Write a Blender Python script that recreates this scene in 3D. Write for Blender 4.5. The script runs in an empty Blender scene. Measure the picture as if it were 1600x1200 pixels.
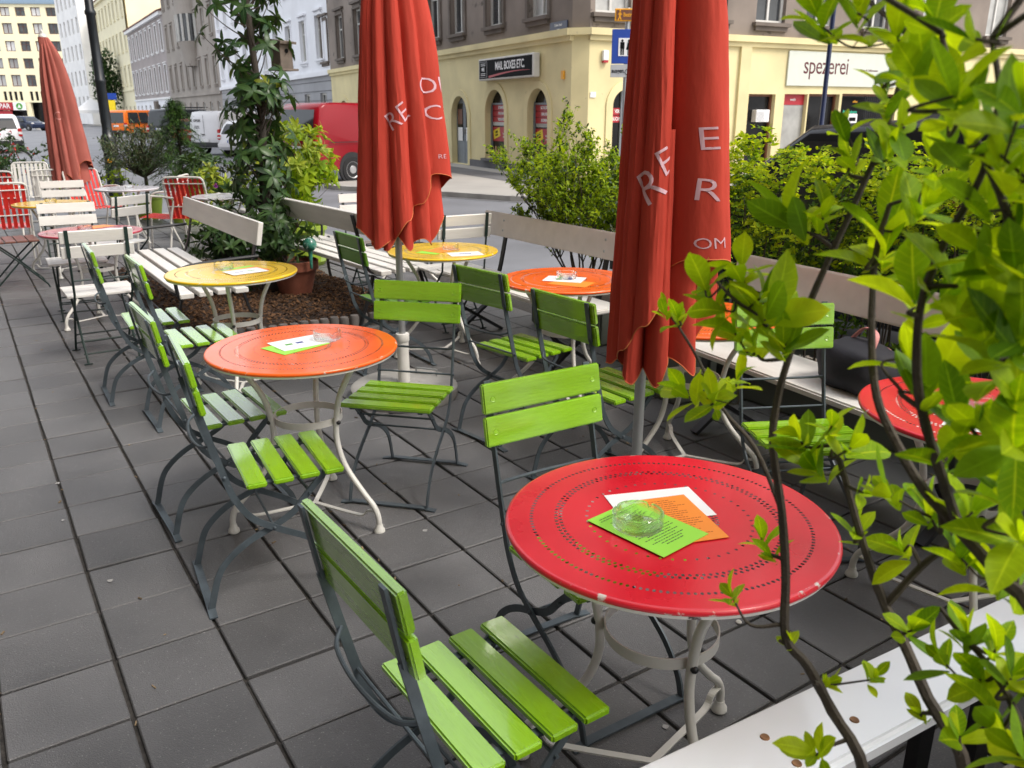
import bpy, bmesh, math, random
from mathutils import Vector, Matrix, noise
R = math.radians
rnd = random.Random(11)
scene = bpy.context.scene
col = scene.collection

# ------------------------------------------------------------------ camera, sky, sun, exposure
CAM_H, PITCH, YAW, FPX = 1.546, 18.06, 33.2, 1294.0      # metres, degrees, degrees, focal length in photo pixels (1600 wide)
cam_d = bpy.data.cameras.new('camera'); cam = bpy.data.objects.new('camera', cam_d); col.objects.link(cam)
cam_d.sensor_width = 36.0; cam_d.lens = FPX / 1600 * 36.0
cam_d.clip_start = 0.05; cam_d.clip_end = 2000
cam.location = (0, 0, CAM_H); cam.rotation_euler = (R(90 - PITCH), 0, R(-YAW))
cam_d.dof.use_dof = True; cam_d.dof.focus_distance = 2.6; cam_d.dof.aperture_fstop = 9.0
scene.camera = cam
scene.cycles.transparent_max_bounces = 32

SUN_EL, SUN_AZ = 52.0, 150.0        # azimuth clockwise from +Y
world = bpy.data.worlds.new('World'); scene.world = world; world.use_nodes = True
wn = world.node_tree; wn.nodes.clear()
w_out = wn.nodes.new('ShaderNodeOutputWorld'); w_bg = wn.nodes.new('ShaderNodeBackground')
w_sky = wn.nodes.new('ShaderNodeTexSky'); w_sky.sky_type = 'NISHITA'; w_sky.sun_disc = False
w_sky.sun_elevation = R(SUN_EL); w_sky.sun_rotation = R(SUN_AZ)
w_sky.air_density = 1.0; w_sky.dust_density = 7.0; w_sky.ozone_density = 1.0
w_mix = wn.nodes.new('ShaderNodeMix'); w_mix.data_type = 'RGBA'
w_mix.inputs[0].default_value = 0.5                       # thin bright cloud cover over the blue
w_mix.inputs[7].default_value = (10.5, 10.8, 11.2, 1)
wn.links.new(w_sky.outputs[0], w_mix.inputs[6]); wn.links.new(w_mix.outputs[2], w_bg.inputs[0])
w_bg.inputs[1].default_value = 0.12
wn.links.new(w_bg.outputs[0], w_out.inputs[0])
sun_d = bpy.data.lights.new('sun', 'SUN'); sun = bpy.data.objects.new('sun', sun_d); col.objects.link(sun)
sun_d.energy = 1.25; sun_d.angle = R(15); sun_d.color = (1.0, 0.96, 0.9)
sun.rotation_euler = (R(90 - SUN_EL), 0, R(180 - SUN_AZ))
vs = scene.view_settings
vs.view_transform = 'Standard'; vs.look = 'None'; vs.exposure = 0.85; vs.gamma = 1.0; vs.use_curve_mapping = False

# ------------------------------------------------------------------ photo pixel helpers
_p, _y = R(PITCH), R(YAW)
FW = Vector((math.sin(_y) * math.cos(_p), math.cos(_y) * math.cos(_p), -math.sin(_p)))
RT = Vector((math.cos(_y), -math.sin(_y), 0)); UP = RT.cross(FW); EYE = Vector((0, 0, CAM_H))
def ray(x, y): return FW * FPX + RT * (x - 800) - UP * (y - 600)
def gp(x, y, z=0.0):
    d = ray(x, y); return EYE + d * ((z - CAM_H) / d.z)
def at(x, y, depth):
    d = ray(x, y); return EYE + d * (depth / d.dot(FW))

# ------------------------------------------------------------------ materials
def _n(nt, t, **kw):
    n = nt.nodes.new(t)
    for k, v in kw.items(): setattr(n, k, v)
    return n
def new_mat(name):
    m = bpy.data.materials.new(name); m.use_nodes = True
    nt = m.node_tree; b = nt.nodes['Principled BSDF']; return m, nt, b
def c4(c): return (c[0], c[1], c[2], 1)
def mat(name, base, rough=0.5, var=0.12, scale=6.0, bump=0.0, bscale=60.0, metallic=0.0, coat=0.0, rand=0.0, stretch=None,
        spots=None, spot_scale=30.0, spot_lo=0.62, coords='Object', spec=0.5, transl=0.0, rvar=0.0, coat_ior=1.5, wear=None):
    """Painted/rough surface: base colour with noise mottling, optional spots (wear), bump, per-object variation."""
    m, nt, b = new_mat(name); L = nt.links
    tc = _n(nt, 'ShaderNodeTexCoord'); mp = _n(nt, 'ShaderNodeMapping')
    L.new(tc.outputs[coords], mp.inputs[0])
    if stretch: mp.inputs['Scale'].default_value = stretch
    oi = _n(nt, 'ShaderNodeObjectInfo')
    if coords == 'Object':
        ad = _n(nt, 'ShaderNodeVectorMath', operation='SCALE'); ad.inputs[0].default_value = (37.1, 11.7, 23.3)
        L.new(oi.outputs['Random'], ad.inputs['Scale']); L.new(ad.outputs[0], mp.inputs['Location'])
    nz = _n(nt, 'ShaderNodeTexNoise'); nz.inputs['Scale'].default_value = scale; nz.inputs['Detail'].default_value = 6
    L.new(mp.outputs[0], nz.inputs['Vector'])
    mr = _n(nt, 'ShaderNodeMapRange'); mr.inputs[1].default_value = 0.3; mr.inputs[2].default_value = 0.7
    mr.inputs[3].default_value = 1 - var; mr.inputs[4].default_value = 1 + var
    L.new(nz.outputs[0], mr.inputs[0])
    val = mr.outputs[0]
    if rand:
        rr = _n(nt, 'ShaderNodeMapRange'); rr.inputs[3].default_value = 1 - rand; rr.inputs[4].default_value = 1 + rand
        L.new(oi.outputs['Random'], rr.inputs[0])
        mu = _n(nt, 'ShaderNodeMath', operation='MULTIPLY'); L.new(val, mu.inputs[0]); L.new(rr.outputs[0], mu.inputs[1]); val = mu.outputs[0]
    sc = _n(nt, 'ShaderNodeVectorMath', operation='SCALE'); sc.inputs[0].default_value = base[:3]; L.new(val, sc.inputs['Scale'])
    colr = sc.outputs[0]
    if spots:
        n2 = _n(nt, 'ShaderNodeTexNoise'); n2.inputs['Scale'].default_value = spot_scale; n2.inputs['Detail'].default_value = 8; n2.inputs['Roughness'].default_value = .65
        L.new(mp.outputs[0], n2.inputs['Vector'])
        m2 = _n(nt, 'ShaderNodeMapRange'); m2.inputs[1].default_value = spot_lo; m2.inputs[2].default_value = spot_lo + 0.05
        L.new(n2.outputs[0], m2.inputs[0])
        mx = _n(nt, 'ShaderNodeMix', data_type='RGBA'); L.new(m2.outputs[0], mx.inputs[0]); L.new(colr, mx.inputs[6]); mx.inputs[7].default_value = c4(spots)
        colr = mx.outputs[2]
    if wear:      # worn edges and dirt: pointiness picks out corners, broken up by noise
        ge = _n(nt, 'ShaderNodeNewGeometry'); n4 = _n(nt, 'ShaderNodeTexNoise'); n4.inputs['Scale'].default_value = 45; n4.inputs['Detail'].default_value = 6; L.new(tc.outputs[coords], n4.inputs['Vector'])
        m4 = _n(nt, 'ShaderNodeMath', operation='MULTIPLY'); a4 = _n(nt, 'ShaderNodeMapRange'); a4.inputs[1].default_value = .52; a4.inputs[2].default_value = .60; L.new(ge.outputs['Pointiness'], a4.inputs[0])
        b4 = _n(nt, 'ShaderNodeMapRange'); b4.inputs[1].default_value = .52; b4.inputs[2].default_value = .60; L.new(n4.outputs[0], b4.inputs[0]); L.new(a4.outputs[0], m4.inputs[0]); L.new(b4.outputs[0], m4.inputs[1])
        x4 = _n(nt, 'ShaderNodeMix', data_type='RGBA'); L.new(m4.outputs[0], x4.inputs[0]); L.new(colr, x4.inputs[6]); x4.inputs[7].default_value = c4(wear); colr = x4.outputs[2]
    L.new(colr, b.inputs['Base Color'])
    b.inputs['Roughness'].default_value = rough; b.inputs['Metallic'].default_value = metallic
    b.inputs['Specular IOR Level'].default_value = spec
    if rvar:
        m3 = _n(nt, 'ShaderNodeMapRange'); m3.inputs[1].default_value = .3; m3.inputs[2].default_value = .7
        m3.inputs[3].default_value = rough - rvar; m3.inputs[4].default_value = rough + rvar
        L.new(nz.outputs[0], m3.inputs[0]); L.new(m3.outputs[0], b.inputs['Roughness'])
    if coat: b.inputs['Coat Weight'].default_value = coat; b.inputs['Coat Roughness'].default_value = 0.10; b.inputs['Coat IOR'].default_value = coat_ior
    if transl: b.inputs['Transmission Weight'].default_value = 0
    if bump:
        n3 = _n(nt, 'ShaderNodeTexNoise'); n3.inputs['Scale'].default_value = bscale; n3.inputs['Detail'].default_value = 5
        L.new(mp.outputs[0], n3.inputs['Vector'])
        bp = _n(nt, 'ShaderNodeBump'); bp.inputs['Strength'].default_value = bump; bp.inputs['Distance'].default_value = 0.004
        L.new(n3.outputs[0], bp.inputs['Height']); L.new(bp.outputs[0], b.inputs['Normal'])
    return m
def emit_free(name, base, rough=.4): return mat(name, base, rough, var=.03)
def leaf_mat(name, c1, c2, rough=0.35, trans=0.35, vein=False, scale=4.0, spec=.3):
    """Leaf: two greens varied leaf by leaf, paler midrib and side veins, blotches, light passing through."""
    m, nt, b = new_mat(name); L = nt.links
    geo = _n(nt, 'ShaderNodeNewGeometry'); oi = _n(nt, 'ShaderNodeObjectInfo')
    ad = _n(nt, 'ShaderNodeMath', operation='ADD'); L.new(geo.outputs['Random Per Island'], ad.inputs[0]); L.new(oi.outputs['Random'], ad.inputs[1])
    fr = _n(nt, 'ShaderNodeMath', operation='FRACT'); L.new(ad.outputs[0], fr.inputs[0])
    mx = _n(nt, 'ShaderNodeMix', data_type='RGBA'); L.new(fr.outputs[0], mx.inputs[0]); mx.inputs[6].default_value = c4(c1); mx.inputs[7].default_value = c4(c2)
    colr = mx.outputs[2]
    if vein:
        at_ = _n(nt, 'ShaderNodeAttribute', attribute_name='leafpos'); sp = _n(nt, 'ShaderNodeSeparateXYZ'); L.new(at_.outputs['Vector'], sp.inputs[0])
        def mth(op, a, c=None):
            n = _n(nt, 'ShaderNodeMath', operation=op)
            for i, v in enumerate((a, c)):
                if v is None: continue
                if isinstance(v, (int, float)): n.inputs[i].default_value = v
                else: L.new(v, n.inputs[i])
            return n.outputs[0]
        au = mth('ABSOLUTE', sp.outputs[0]); mid = mth('LESS_THAN', au, .07)
        sv = mth('LESS_THAN', mth('FRACT', mth('MULTIPLY', mth('SUBTRACT', sp.outputs[1], mth('MULTIPLY', au, .16)), 8.0)), .10)
        ve = mth('MAXIMUM', mid, mth('MULTIPLY', sv, .45))
        tc = _n(nt, 'ShaderNodeTexCoord'); nz = _n(nt, 'ShaderNodeTexNoise'); nz.inputs['Scale'].default_value = 55; nz.inputs['Detail'].default_value = 4; L.new(tc.outputs['Object'], nz.inputs['Vector'])
        mr = _n(nt, 'ShaderNodeMapRange'); mr.inputs[1].default_value = .3; mr.inputs[2].default_value = .75; mr.inputs[3].default_value = .80; mr.inputs[4].default_value = 1.12; L.new(nz.outputs[0], mr.inputs[0])
        sc = _n(nt, 'ShaderNodeVectorMath', operation='SCALE'); L.new(colr, sc.inputs[0]); L.new(mr.outputs[0], sc.inputs['Scale'])
        m2 = _n(nt, 'ShaderNodeMix', data_type='RGBA'); L.new(ve, m2.inputs[0]); L.new(sc.outputs[0], m2.inputs[6]); m2.inputs[7].default_value = (min(1, c2[0] * 1.05), min(1, c2[1] * 1.05), c2[2] * 1.5, 1)
        colr = m2.outputs[2]
        bp = _n(nt, 'ShaderNodeBump'); bp.inputs['Strength'].default_value = .5; bp.inputs['Distance'].default_value = .001; bp.invert = True; L.new(ve, bp.inputs['Height']); L.new(bp.outputs[0], b.inputs['Normal'])
    L.new(colr, b.inputs['Base Color']); b.inputs['Roughness'].default_value = rough
    b.inputs['Specular IOR Level'].default_value = spec
    tr = _n(nt, 'ShaderNodeBsdfTranslucent'); br = _n(nt, 'ShaderNodeMix', data_type='RGBA', blend_type='MULTIPLY'); br.inputs[0].default_value = 1
    L.new(colr, br.inputs[6]); br.inputs[7].default_value = (1.5, 1.35, .5, 1); L.new(br.outputs[2], tr.inputs[0])
    ms = _n(nt, 'ShaderNodeMixShader'); ms.inputs[0].default_value = trans
    L.new(b.outputs[0], ms.inputs[1]); L.new(tr.outputs[0], ms.inputs[2]); L.new(ms.outputs[0], nt.nodes['Material Output'].inputs[0])
    return m
def perforated(name, base):
    """Enamelled sheet top, pierced by rings of small holes (polar coordinates of the disc)."""
    m = mat(name, base, .33, var=.10, scale=5, coat=.6, bump=.06, bscale=24, spots=(base[0]*.45+.03, base[1]*.45+.03, base[2]*.45+.03), spot_scale=34, spot_lo=.685, rvar=.10)
    nt = m.node_tree; L = nt.links; b = nt.nodes['Principled BSDF']
    tc = _n(nt, 'ShaderNodeTexCoord'); sp = _n(nt, 'ShaderNodeSeparateXYZ'); L.new(tc.outputs['Object'], sp.inputs[0])
    def mth(op, a, c=None, d=None):
        n = _n(nt, 'ShaderNodeMath', operation=op)
        for i, v in enumerate((a, c, d)):
            if v is None: continue
            if isinstance(v, (int, float)): n.inputs[i].default_value = v
            else: L.new(v, n.inputs[i])
        return n.outputs[0]
    r = mth('SQRT', mth('ADD', mth('POWER', sp.outputs[0], 2.0), mth('POWER', sp.outputs[1], 2.0)))
    th = mth('ARCTAN2', sp.outputs[1], sp.outputs[0])
    tot = None
    for r0, n_h, off, ra in ((.300, 150, 0, .0034), (.246, 110, 0, .0034), (.236, 110, .5, .0034), (.178, 46, 0, .003), (.105, 60, 0, .0032), (.097, 60, .5, .0032)):
        u = mth('FRACT', mth('ADD', mth('MULTIPLY', th, n_h / (2 * math.pi)), off + 100))
        du = mth('MULTIPLY', mth('SUBTRACT', u, .5), 2 * math.pi * r0 / n_h)
        dd = mth('SQRT', mth('ADD', mth('POWER', du, 2.0), mth('POWER', mth('MULTIPLY', mth('SUBTRACT', r, r0), .8), 2.0)))
        hit = mth('LESS_THAN', dd, ra)
        tot = hit if tot is None else mth('MAXIMUM', tot, hit)
    tr = _n(nt, 'ShaderNodeBsdfTransparent'); ms = _n(nt, 'ShaderNodeMixShader')
    L.new(tot, ms.inputs[0]); L.new(b.outputs[0], ms.inputs[1]); L.new(tr.outputs[0], ms.inputs[2])
    L.new(ms.outputs[0], nt.nodes['Material Output'].inputs[0])
    return m
def glass_mat(name, tint=(.97, 1, .985)):
    """clear pressed glass; part of the light goes straight through so that what lies under it stays bright"""
    m, nt, b = new_mat(name); L = nt.links
    b.inputs['Base Color'].default_value = c4(tint); b.inputs['Roughness'].default_value = .02; b.inputs['Transmission Weight'].default_value = 1; b.inputs['IOR'].default_value = 1.45
    tr = _n(nt, 'ShaderNodeBsdfTransparent'); ms = _n(nt, 'ShaderNodeMixShader'); ms.inputs[0].default_value = .35
    L.new(b.outputs[0], ms.inputs[1]); L.new(tr.outputs[0], ms.inputs[2]); L.new(ms.outputs[0], nt.nodes['Material Output'].inputs[0])
    return m
MT = {}
def M(k): return MT[k]
MT['slab'] = mat('slab', (.106, .105, .107), .46, var=.26, scale=2.2, bump=.8, bscale=260, rand=.15, spots=(.27, .26, .26), spot_scale=170, spot_lo=.615, rvar=.10)
MT['joint'] = mat('joint', (.034, .030, .026), .95, var=.5, scale=40, bump=.8, bscale=120, spots=(.2, .15, .09), spot_scale=90, spot_lo=.72)
MT['asphalt'] = mat('asphalt', (.155, .16, .175), .72, var=.22, scale=.7, bump=.3, bscale=150, spots=(.25, .25, .26), spot_scale=90, spot_lo=.68)
MT['walk'] = mat('walk', (.34, .325, .30), .8, var=.1, scale=1.0, bump=.2, bscale=80)
MT['walkdark'] = mat('walkdark', (.12, .12, .125), .85, var=.15, scale=1.0, bump=.2, bscale=80)
MT['kerb'] = mat('kerb', (.33, .32, .30), .8, var=.2, scale=3, bump=.3, bscale=60)
MT['green'] = mat('green', (.235, .47, .007), .26, var=.12, scale=3.0, bump=.28, bscale=26, stretch=(1, 7, 7), rand=.12, coat=1.0, coat_ior=1.7, spec=.5, spots=(.10, .15, .012), spot_scale=16, spot_lo=.672, rvar=.08)
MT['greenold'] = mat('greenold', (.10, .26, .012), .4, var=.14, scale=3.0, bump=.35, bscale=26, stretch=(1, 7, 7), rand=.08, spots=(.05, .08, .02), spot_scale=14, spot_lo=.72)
MT['whitewood'] = mat('whitewood', (.70, .68, .64), .38, var=.06, scale=3, bump=.3, bscale=24, stretch=(1, 7, 7), rand=.06, spots=(.22, .18, .14), spot_scale=22, spot_lo=.70)
MT['whitewoodY'] = mat('whitewoodY', (.72, .68, .64), .36, var=.06, scale=3, bump=.3, bscale=24, stretch=(7, 1, 7), rand=.06, spots=(.22, .18, .14), spot_scale=26, spot_lo=.705)
MT['boardY'] = mat('boardY', (.66, .61, .57), .5, var=.05, scale=2, bump=.15, bscale=24, stretch=(7, 1, 7), spots=(.2, .16, .12), spot_scale=16, spot_lo=.74)
MT['brownwood'] = mat('brownwood', (.17, .07, .05), .35, var=.2, scale=4, bump=.3, bscale=24, stretch=(1, 7, 7))
MT['steel'] = mat('steel', (.075, .095, .11), .45, var=.25, scale=14, bump=.25, bscale=70, metallic=.25, spots=(.20, .22, .23), spot_scale=30, spot_lo=.70)
MT['screw'] = mat('screw', (.05, .07, .02), .5, var=.2)
MT['darkgreensteel'] = mat('darkgreensteel', (.012, .028, .024), .4, var=.2, scale=10)
MT['black'] = mat('black', (.012, .012, .014), .4, var=.2, scale=10)
MT['galv'] = mat('galv', (.42, .43, .44), .45, var=.1, scale=12, metallic=.6)
MT['whitepaint'] = mat('whitepaint', (.62, .61, .57), .38, var=.07, scale=8, bump=.15, bscale=40, spots=(.20, .13, .08), spot_scale=24, spot_lo=.715)
MT['rim'] = mat('rim', (.72, .70, .66), .4, var=.1, scale=8, spots=(.03, .02, .02), spot_scale=14, spot_lo=.62)
for k, c in (('red', (.62, .008, .022)), ('orange', (.86, .115, .007)), ('yellow', (.80, .50, .006)), ('pink', (.42, .03, .06)), ('pale', (.62, .60, .64))):
    MT['top_' + k] = perforated('top_' + k, c)
    MT['edge_' + k] = mat('edge_' + k, c, .32, var=.1, scale=6, coat=.3, spots=(.62, .55, .5), spot_scale=22, spot_lo=.60)
MT['redsteel'] = mat('redsteel', (.62, .022, .014), .38, var=.08, scale=6, coat=.2)
MT['glass'] = glass_mat('glass')
MT['paper_white'] = mat('paper_white', (.82, .82, .82), .4, var=.02)
MT['paper_green'] = mat('paper_green', (.30, .68, .06), .4, var=.02)
MT['paper_orange'] = mat('paper_orange', (.85, .26, .03), .4, var=.02)
MT['ink'] = mat('ink', (.03, .05, .03), .6, var=.02)
MT['inkblue'] = mat('inkblue', (.03, .06, .25), .6, var=.02)
MT['inkgreen'] = mat('inkgreen', (.06, .3, .03), .6, var=.02)
MT['inkorange'] = mat('inkorange', (.35, .07, .01), .6, var=.02)

# ------------------------------------------------------------------ mesh helpers
class MB:
    def __init__(s): s.v = []; s.f = []
    def add(s, vs_, fs):
        o = len(s.v); s.v += [tuple(v) for v in vs_]; s.f += [tuple(i + o for i in f) for f in fs]; return s
    def box(s, c, d, rot=None):
        x, y, z = d[0] / 2, d[1] / 2, d[2] / 2
        pts = [Vector((a, b_, e)) for a in (-x, x) for b_ in (-y, y) for e in (-z, z)]
        if rot: pts = [rot @ p for p in pts]
        c = Vector(c)
        return s.add([p + c for p in pts], [(0, 1, 3, 2), (4, 6, 7, 5), (0, 4, 5, 1), (2, 3, 7, 6), (0, 2, 6, 4), (1, 5, 7, 3)])
    def bar(s, pts, side, w, t):
        """flat bar along pts; t along 'side' (fixed), w across in the plane of the path"""
        pts = [Vector(p) for p in pts]; side = Vector(side).normalized(); o = len(s.v); n = len(pts)
        for i, p in enumerate(pts):
            d = (pts[min(i + 1, n - 1)] - pts[max(i - 1, 0)]).normalized(); u = side.cross(d).normalized()
            for a, b_ in ((1, 1), (-1, 1), (-1, -1), (1, -1)): s.v.append(tuple(p + side * (a * t / 2) + u * (b_ * w / 2)))
        for i in range(n - 1):
            for k in range(4): s.f.append((o + i * 4 + k, o + i * 4 + (k + 1) % 4, o + i * 4 + 4 + (k + 1) % 4, o + i * 4 + 4 + k))
        s.f.append((o + 3, o + 2, o + 1, o)); e = o + (n - 1) * 4; s.f.append((e, e + 1, e + 2, e + 3)); return s
    def tube(s, pts, r, seg=8, closed=False):
        pts = [Vector(p) for p in pts]; n = len(pts); o = len(s.v); rs = r if isinstance(r, (list, tuple)) else [r] * n
        t0 = (pts[1] - pts[0]).normalized(); ref = Vector((0, 0, 1)) if abs(t0.z) < .9 else Vector((1, 0, 0))
        u = t0.cross(ref).normalized()
        for i, p in enumerate(pts):
            if closed: d = pts[(i + 1) % n] - pts[i - 1]
            else: d = pts[min(i + 1, n - 1)] - pts[max(i - 1, 0)]
            d = d.normalized() if d.length > 1e-9 else t0
            u = (u - d * u.dot(d)); u = u.normalized() if u.length > 1e-6 else d.orthogonal().normalized(); w = d.cross(u)
            for k in range(seg):
                a = 2 * math.pi * k / seg; s.v.append(tuple(p + (u * math.cos(a) + w * math.sin(a)) * rs[i]))
        for i in range(n if closed else n - 1):
            j = (i + 1) % n
            for k in range(seg): s.f.append((o + i * seg + k, o + i * seg + (k + 1) % seg, o + j * seg + (k + 1) % seg, o + j * seg + k))
        if not closed:
            s.f.append(tuple(o + k for k in reversed(range(seg)))); s.f.append(tuple(o + (n - 1) * seg + k for k in range(seg)))
        return s
    def lathe(s, prof, seg=32, c=(0, 0, 0), cap=True):
        o = len(s.v); n = len(prof)
        for r_, z in prof:
            for k in range(seg):
                a = 2 * math.pi * k / seg; s.v.append((c[0] + r_ * math.cos(a), c[1] + r_ * math.sin(a), c[2] + z))
        for i in range(n - 1):
            for k in range(seg): s.f.append((o + i * seg + k, o + i * seg + (k + 1) % seg, o + (i + 1) * seg + (k + 1) % seg, o + (i + 1) * seg + k))
        if cap:
            s.f.append(tuple(o + k for k in reversed(range(seg)))); s.f.append(tuple(o + (n - 1) * seg + k for k in range(seg)))
        return s
    def prism(s, poly, y0, y1):
        """polygon in x,z extruded along y"""
        n = len(poly); o = len(s.v)
        for y in (y0, y1): s.v += [(p[0], y, p[1]) for p in poly]
        s.f.append(tuple(o + i for i in range(n))); s.f.append(tuple(o + n + i for i in reversed(range(n))))
        for i in range(n): s.f.append((o + i, o + n + i, o + n + (i + 1) % n, o + (i + 1) % n))
        return s
    def mesh(s, name, m=None, smooth=False, bevel=0.0, seg=1):
        me = bpy.data.meshes.new(name); me.from_pydata(s.v, [], s.f)
        bm = bmesh.new(); bm.from_mesh(me)
        bmesh.ops.recalc_face_normals(bm, faces=bm.faces)
        if bevel: bmesh.ops.bevel(bm, geom=list(bm.edges), offset=bevel, segments=seg, affect='EDGES', clamp_overlap=True)
        bm.to_mesh(me); bm.free()
        if smooth:
            me.polygons.foreach_set('use_smooth', [True] * len(me.polygons))
            try: me.set_sharp_from_angle(angle=R(40))
            except Exception: pass
        if m is not None: me.materials.append(m)
        me.update(); return me
def crv(pts, n=6):
    """Catmull-Rom through points"""
    P = [Vector(p) for p in pts]; P = [P[0] * 2 - P[1]] + P + [P[-1] * 2 - P[-2]]; out = []
    for i in range(1, len(P) - 2):
        a, b_, c, d = P[i - 1], P[i], P[i + 1], P[i + 2]
        for k in range(n):
            t = k / n; out.append(.5 * ((2 * b_) + (c - a) * t + (2 * a - 5 * b_ + 4 * c - d) * t * t + (3 * b_ - a - 3 * c + d) * t ** 3))
    out.append(P[-2]); return out
def link(o, parent=None):
    col.objects.link(o)
    if parent is not None: o.parent = parent
    return o
def obj(name, me, parent=None, loc=(0, 0, 0), rz=0.0, mtx=None):
    o = bpy.data.objects.new(name, me); link(o, parent)
    if mtx is not None: o.matrix_local = mtx
    else: o.location = loc; o.rotation_euler = (0, 0, rz)
    return o
def tag(o, label=None, cat=None, group=None, kind=None):
    if label: o['label'] = label
    if cat: o['category'] = cat
    if group: o['group'] = group
    if kind: o['kind'] = kind
    return o
def thing(name, label, cat, loc=(0, 0, 0), rz=0.0, group=None, mtx=None):
    o = bpy.data.objects.new(name, None); o.empty_display_size = .1; link(o)
    if mtx is not None: o.matrix_local = mtx
    else: o.location = loc; o.rotation_euler = (0, 0, rz)
    return tag(o, label, cat, group)
_cache = {}
def cached(key, fn):
    if key not in _cache: _cache[key] = fn()
    return _cache[key]
_dg = None
def text_me(body, size, m, extrude=0.0, align='CENTER', bold=0.0, shear=0.0, squeeze=1.0, tight=1.0):
    def f():
        cu = bpy.data.curves.new('text', 'FONT'); cu.body = body; cu.size = size; cu.extrude = extrude; cu.align_x = align; cu.align_y = 'CENTER'
        cu.offset = bold; cu.shear = shear; cu.resolution_u = 3; cu.space_character = tight
        o = bpy.data.objects.new('text', cu); col.objects.link(o)
        dg = bpy.context.evaluated_depsgraph_get(); me = bpy.data.meshes.new_from_object(o.evaluated_get(dg))
        bpy.data.objects.remove(o); bpy.data.curves.remove(cu)
        me.materials.clear(); me.materials.append(m)
        if squeeze != 1.0:
            for v in me.vertices: v.co.x *= squeeze
        return me
    return cached(('txt', body, size, m.name, extrude, align, bold, shear, squeeze, tight), f)
# ------------------------------------------------------------------ ground, road, pavements
TILE = 0.30; TX0, TY0 = 0.1545, 0.0           # joint lines measured from the photograph
EDGE_X, EDGE_Y = 3.98, 14.6
ROAD_Z, FAR_Z = -0.15, -0.05
g = MB().add([(-400, -400, -.4), (400, -400, -.4), (400, 400, -.4), (-400, 400, -.4)], [(0, 1, 2, 3)])
tag(obj('ground', g.mesh('ground', M('walk'))), 'flat ground beneath the street and terrace', 'ground', kind='structure')
g = MB().add([(-60, -40, ROAD_Z), (120, -40, ROAD_Z), (120, 230, ROAD_Z), (-60, 230, ROAD_Z)], [(0, 1, 2, 3)])
tag(obj('road', g.mesh('road', M('asphalt'))), 'grey asphalt street between terrace and houses', 'road', kind='structure')
# terrace: joint bed with the slabs on it
x_lo, y_lo = -6 * TILE + TX0, -4 * TILE + TY0
terr = obj('terrace_pavement', MB().box(((x_lo + EDGE_X) / 2, (y_lo + EDGE_Y) / 2, -.213), (EDGE_X - x_lo, EDGE_Y - y_lo, .40)).mesh('terrace_pavement', M('joint')))
tag(terr, 'dark grey square concrete slab paving of the cafe terrace', 'pavement', kind='structure')
BED = (1.16, 2.98, 5.82, 9.3)                  # mulch bed x0 x1 y0 y1
slab_me = []
for k in range(4):
    hs = TILE / 2 - .0045; rr = random.Random(k)
    b = MB().box((0, 0, -.03), (TILE - .0115, TILE - .0105, .06)); me = b.mesh('paving_slab', M('slab'), bevel=.0035); slab_me.append(me)
cells = []
nx = int((EDGE_X - .13 - x_lo) / TILE); ny = int((EDGE_Y - .13 - y_lo) / TILE)
for i in range(nx):
    for j in range(ny):
        cx, cy = x_lo + (i + .5) * TILE, y_lo + (j + .5) * TILE
        if BED[0] + .05 < cx < BED[1] - .05 and BED[2] + .05 < cy < BED[3] - .05: continue
        v = Vector((cx, cy, 0)) - EYE; dpt = v.dot(FW)
        vis = dpt > .3 and abs(v.dot(RT) / dpt) < 800 / FPX + .06 and abs(v.dot(UP) / dpt) < 600 / FPX + .08
        cells.append((0 if vis else 1, dpt, cx, cy))
cells.sort()
far = MB()
for n_, (nv, dpt, cx, cy) in enumerate(cells):
    dz = rnd.uniform(-.003, .002); rx, ry, rz_ = rnd.gauss(0, .0045), rnd.gauss(0, .0045), rnd.gauss(0, .006)
    if n_ < 300:
        o = obj('paving_slab', slab_me[n_ % 4], terr); o.location = (cx + rnd.gauss(0, .0008), cy + rnd.gauss(0, .0008), dz)
        o.rotation_euler = (rx, ry, rz_ + rnd.choice((0, R(180))))
    else:
        far.box((cx, cy, -.03 + dz), (TILE - .0115, TILE - .0105, .06), Matrix.Rotation(rx, 3, 'X') @ Matrix.Rotation(rz_, 3, 'Z'))
tag(obj('paving_slabs', far.mesh('paving_slabs', M('slab')), terr), 'more grey slabs of the terrace', kind='stuff')
# kerb of the terrace
kb = MB().box((EDGE_X + .065, (y_lo + EDGE_Y) / 2, -.2), (.13, EDGE_Y - y_lo, .396)).box(((x_lo + EDGE_X) / 2, EDGE_Y + .065, -.2), (EDGE_X - x_lo + .26, .13, .396))
tag(obj('terrace_kerb', kb.mesh('terrace_kerb', M('kerb'), bevel=.012)), 'stone kerb along the street edge of the terrace', 'kerb', kind='structure')

# far side: facade chain (street bends slightly)
def dirs(phi): p = R(phi); return Vector((math.sin(p), math.cos(p), 0)), Vector((math.cos(p), -math.sin(p), 0))
def hit(x, y, P, n):
    r = ray(x, y); return EYE + r * ((P - EYE).dot(n) / r.dot(n))
D1, D2 = dirs(6.7)
FB = gp(800, 267, FAR_Z)
CORNER = hit(892, 150, FB, D2); CORNER.z = FAR_Z
chain = [('corner', CORNER, 6.7, 23.0)]
cur = hit(519, 150, FB, D2); cur.z = FAR_Z
CH = []
for nm, x, phi in (('white', 347, 5.5), ('grey', 268, 3.5), ('brown', 211, 2.5), ('yellow', 166, 1.0)):
    d, n_ = dirs(phi); q = hit(x, 150, cur, n_); q.z = FAR_Z
    CH.append((nm, cur.copy(), phi, (q - cur).length)); cur = q
CHAIN_END = cur
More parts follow.
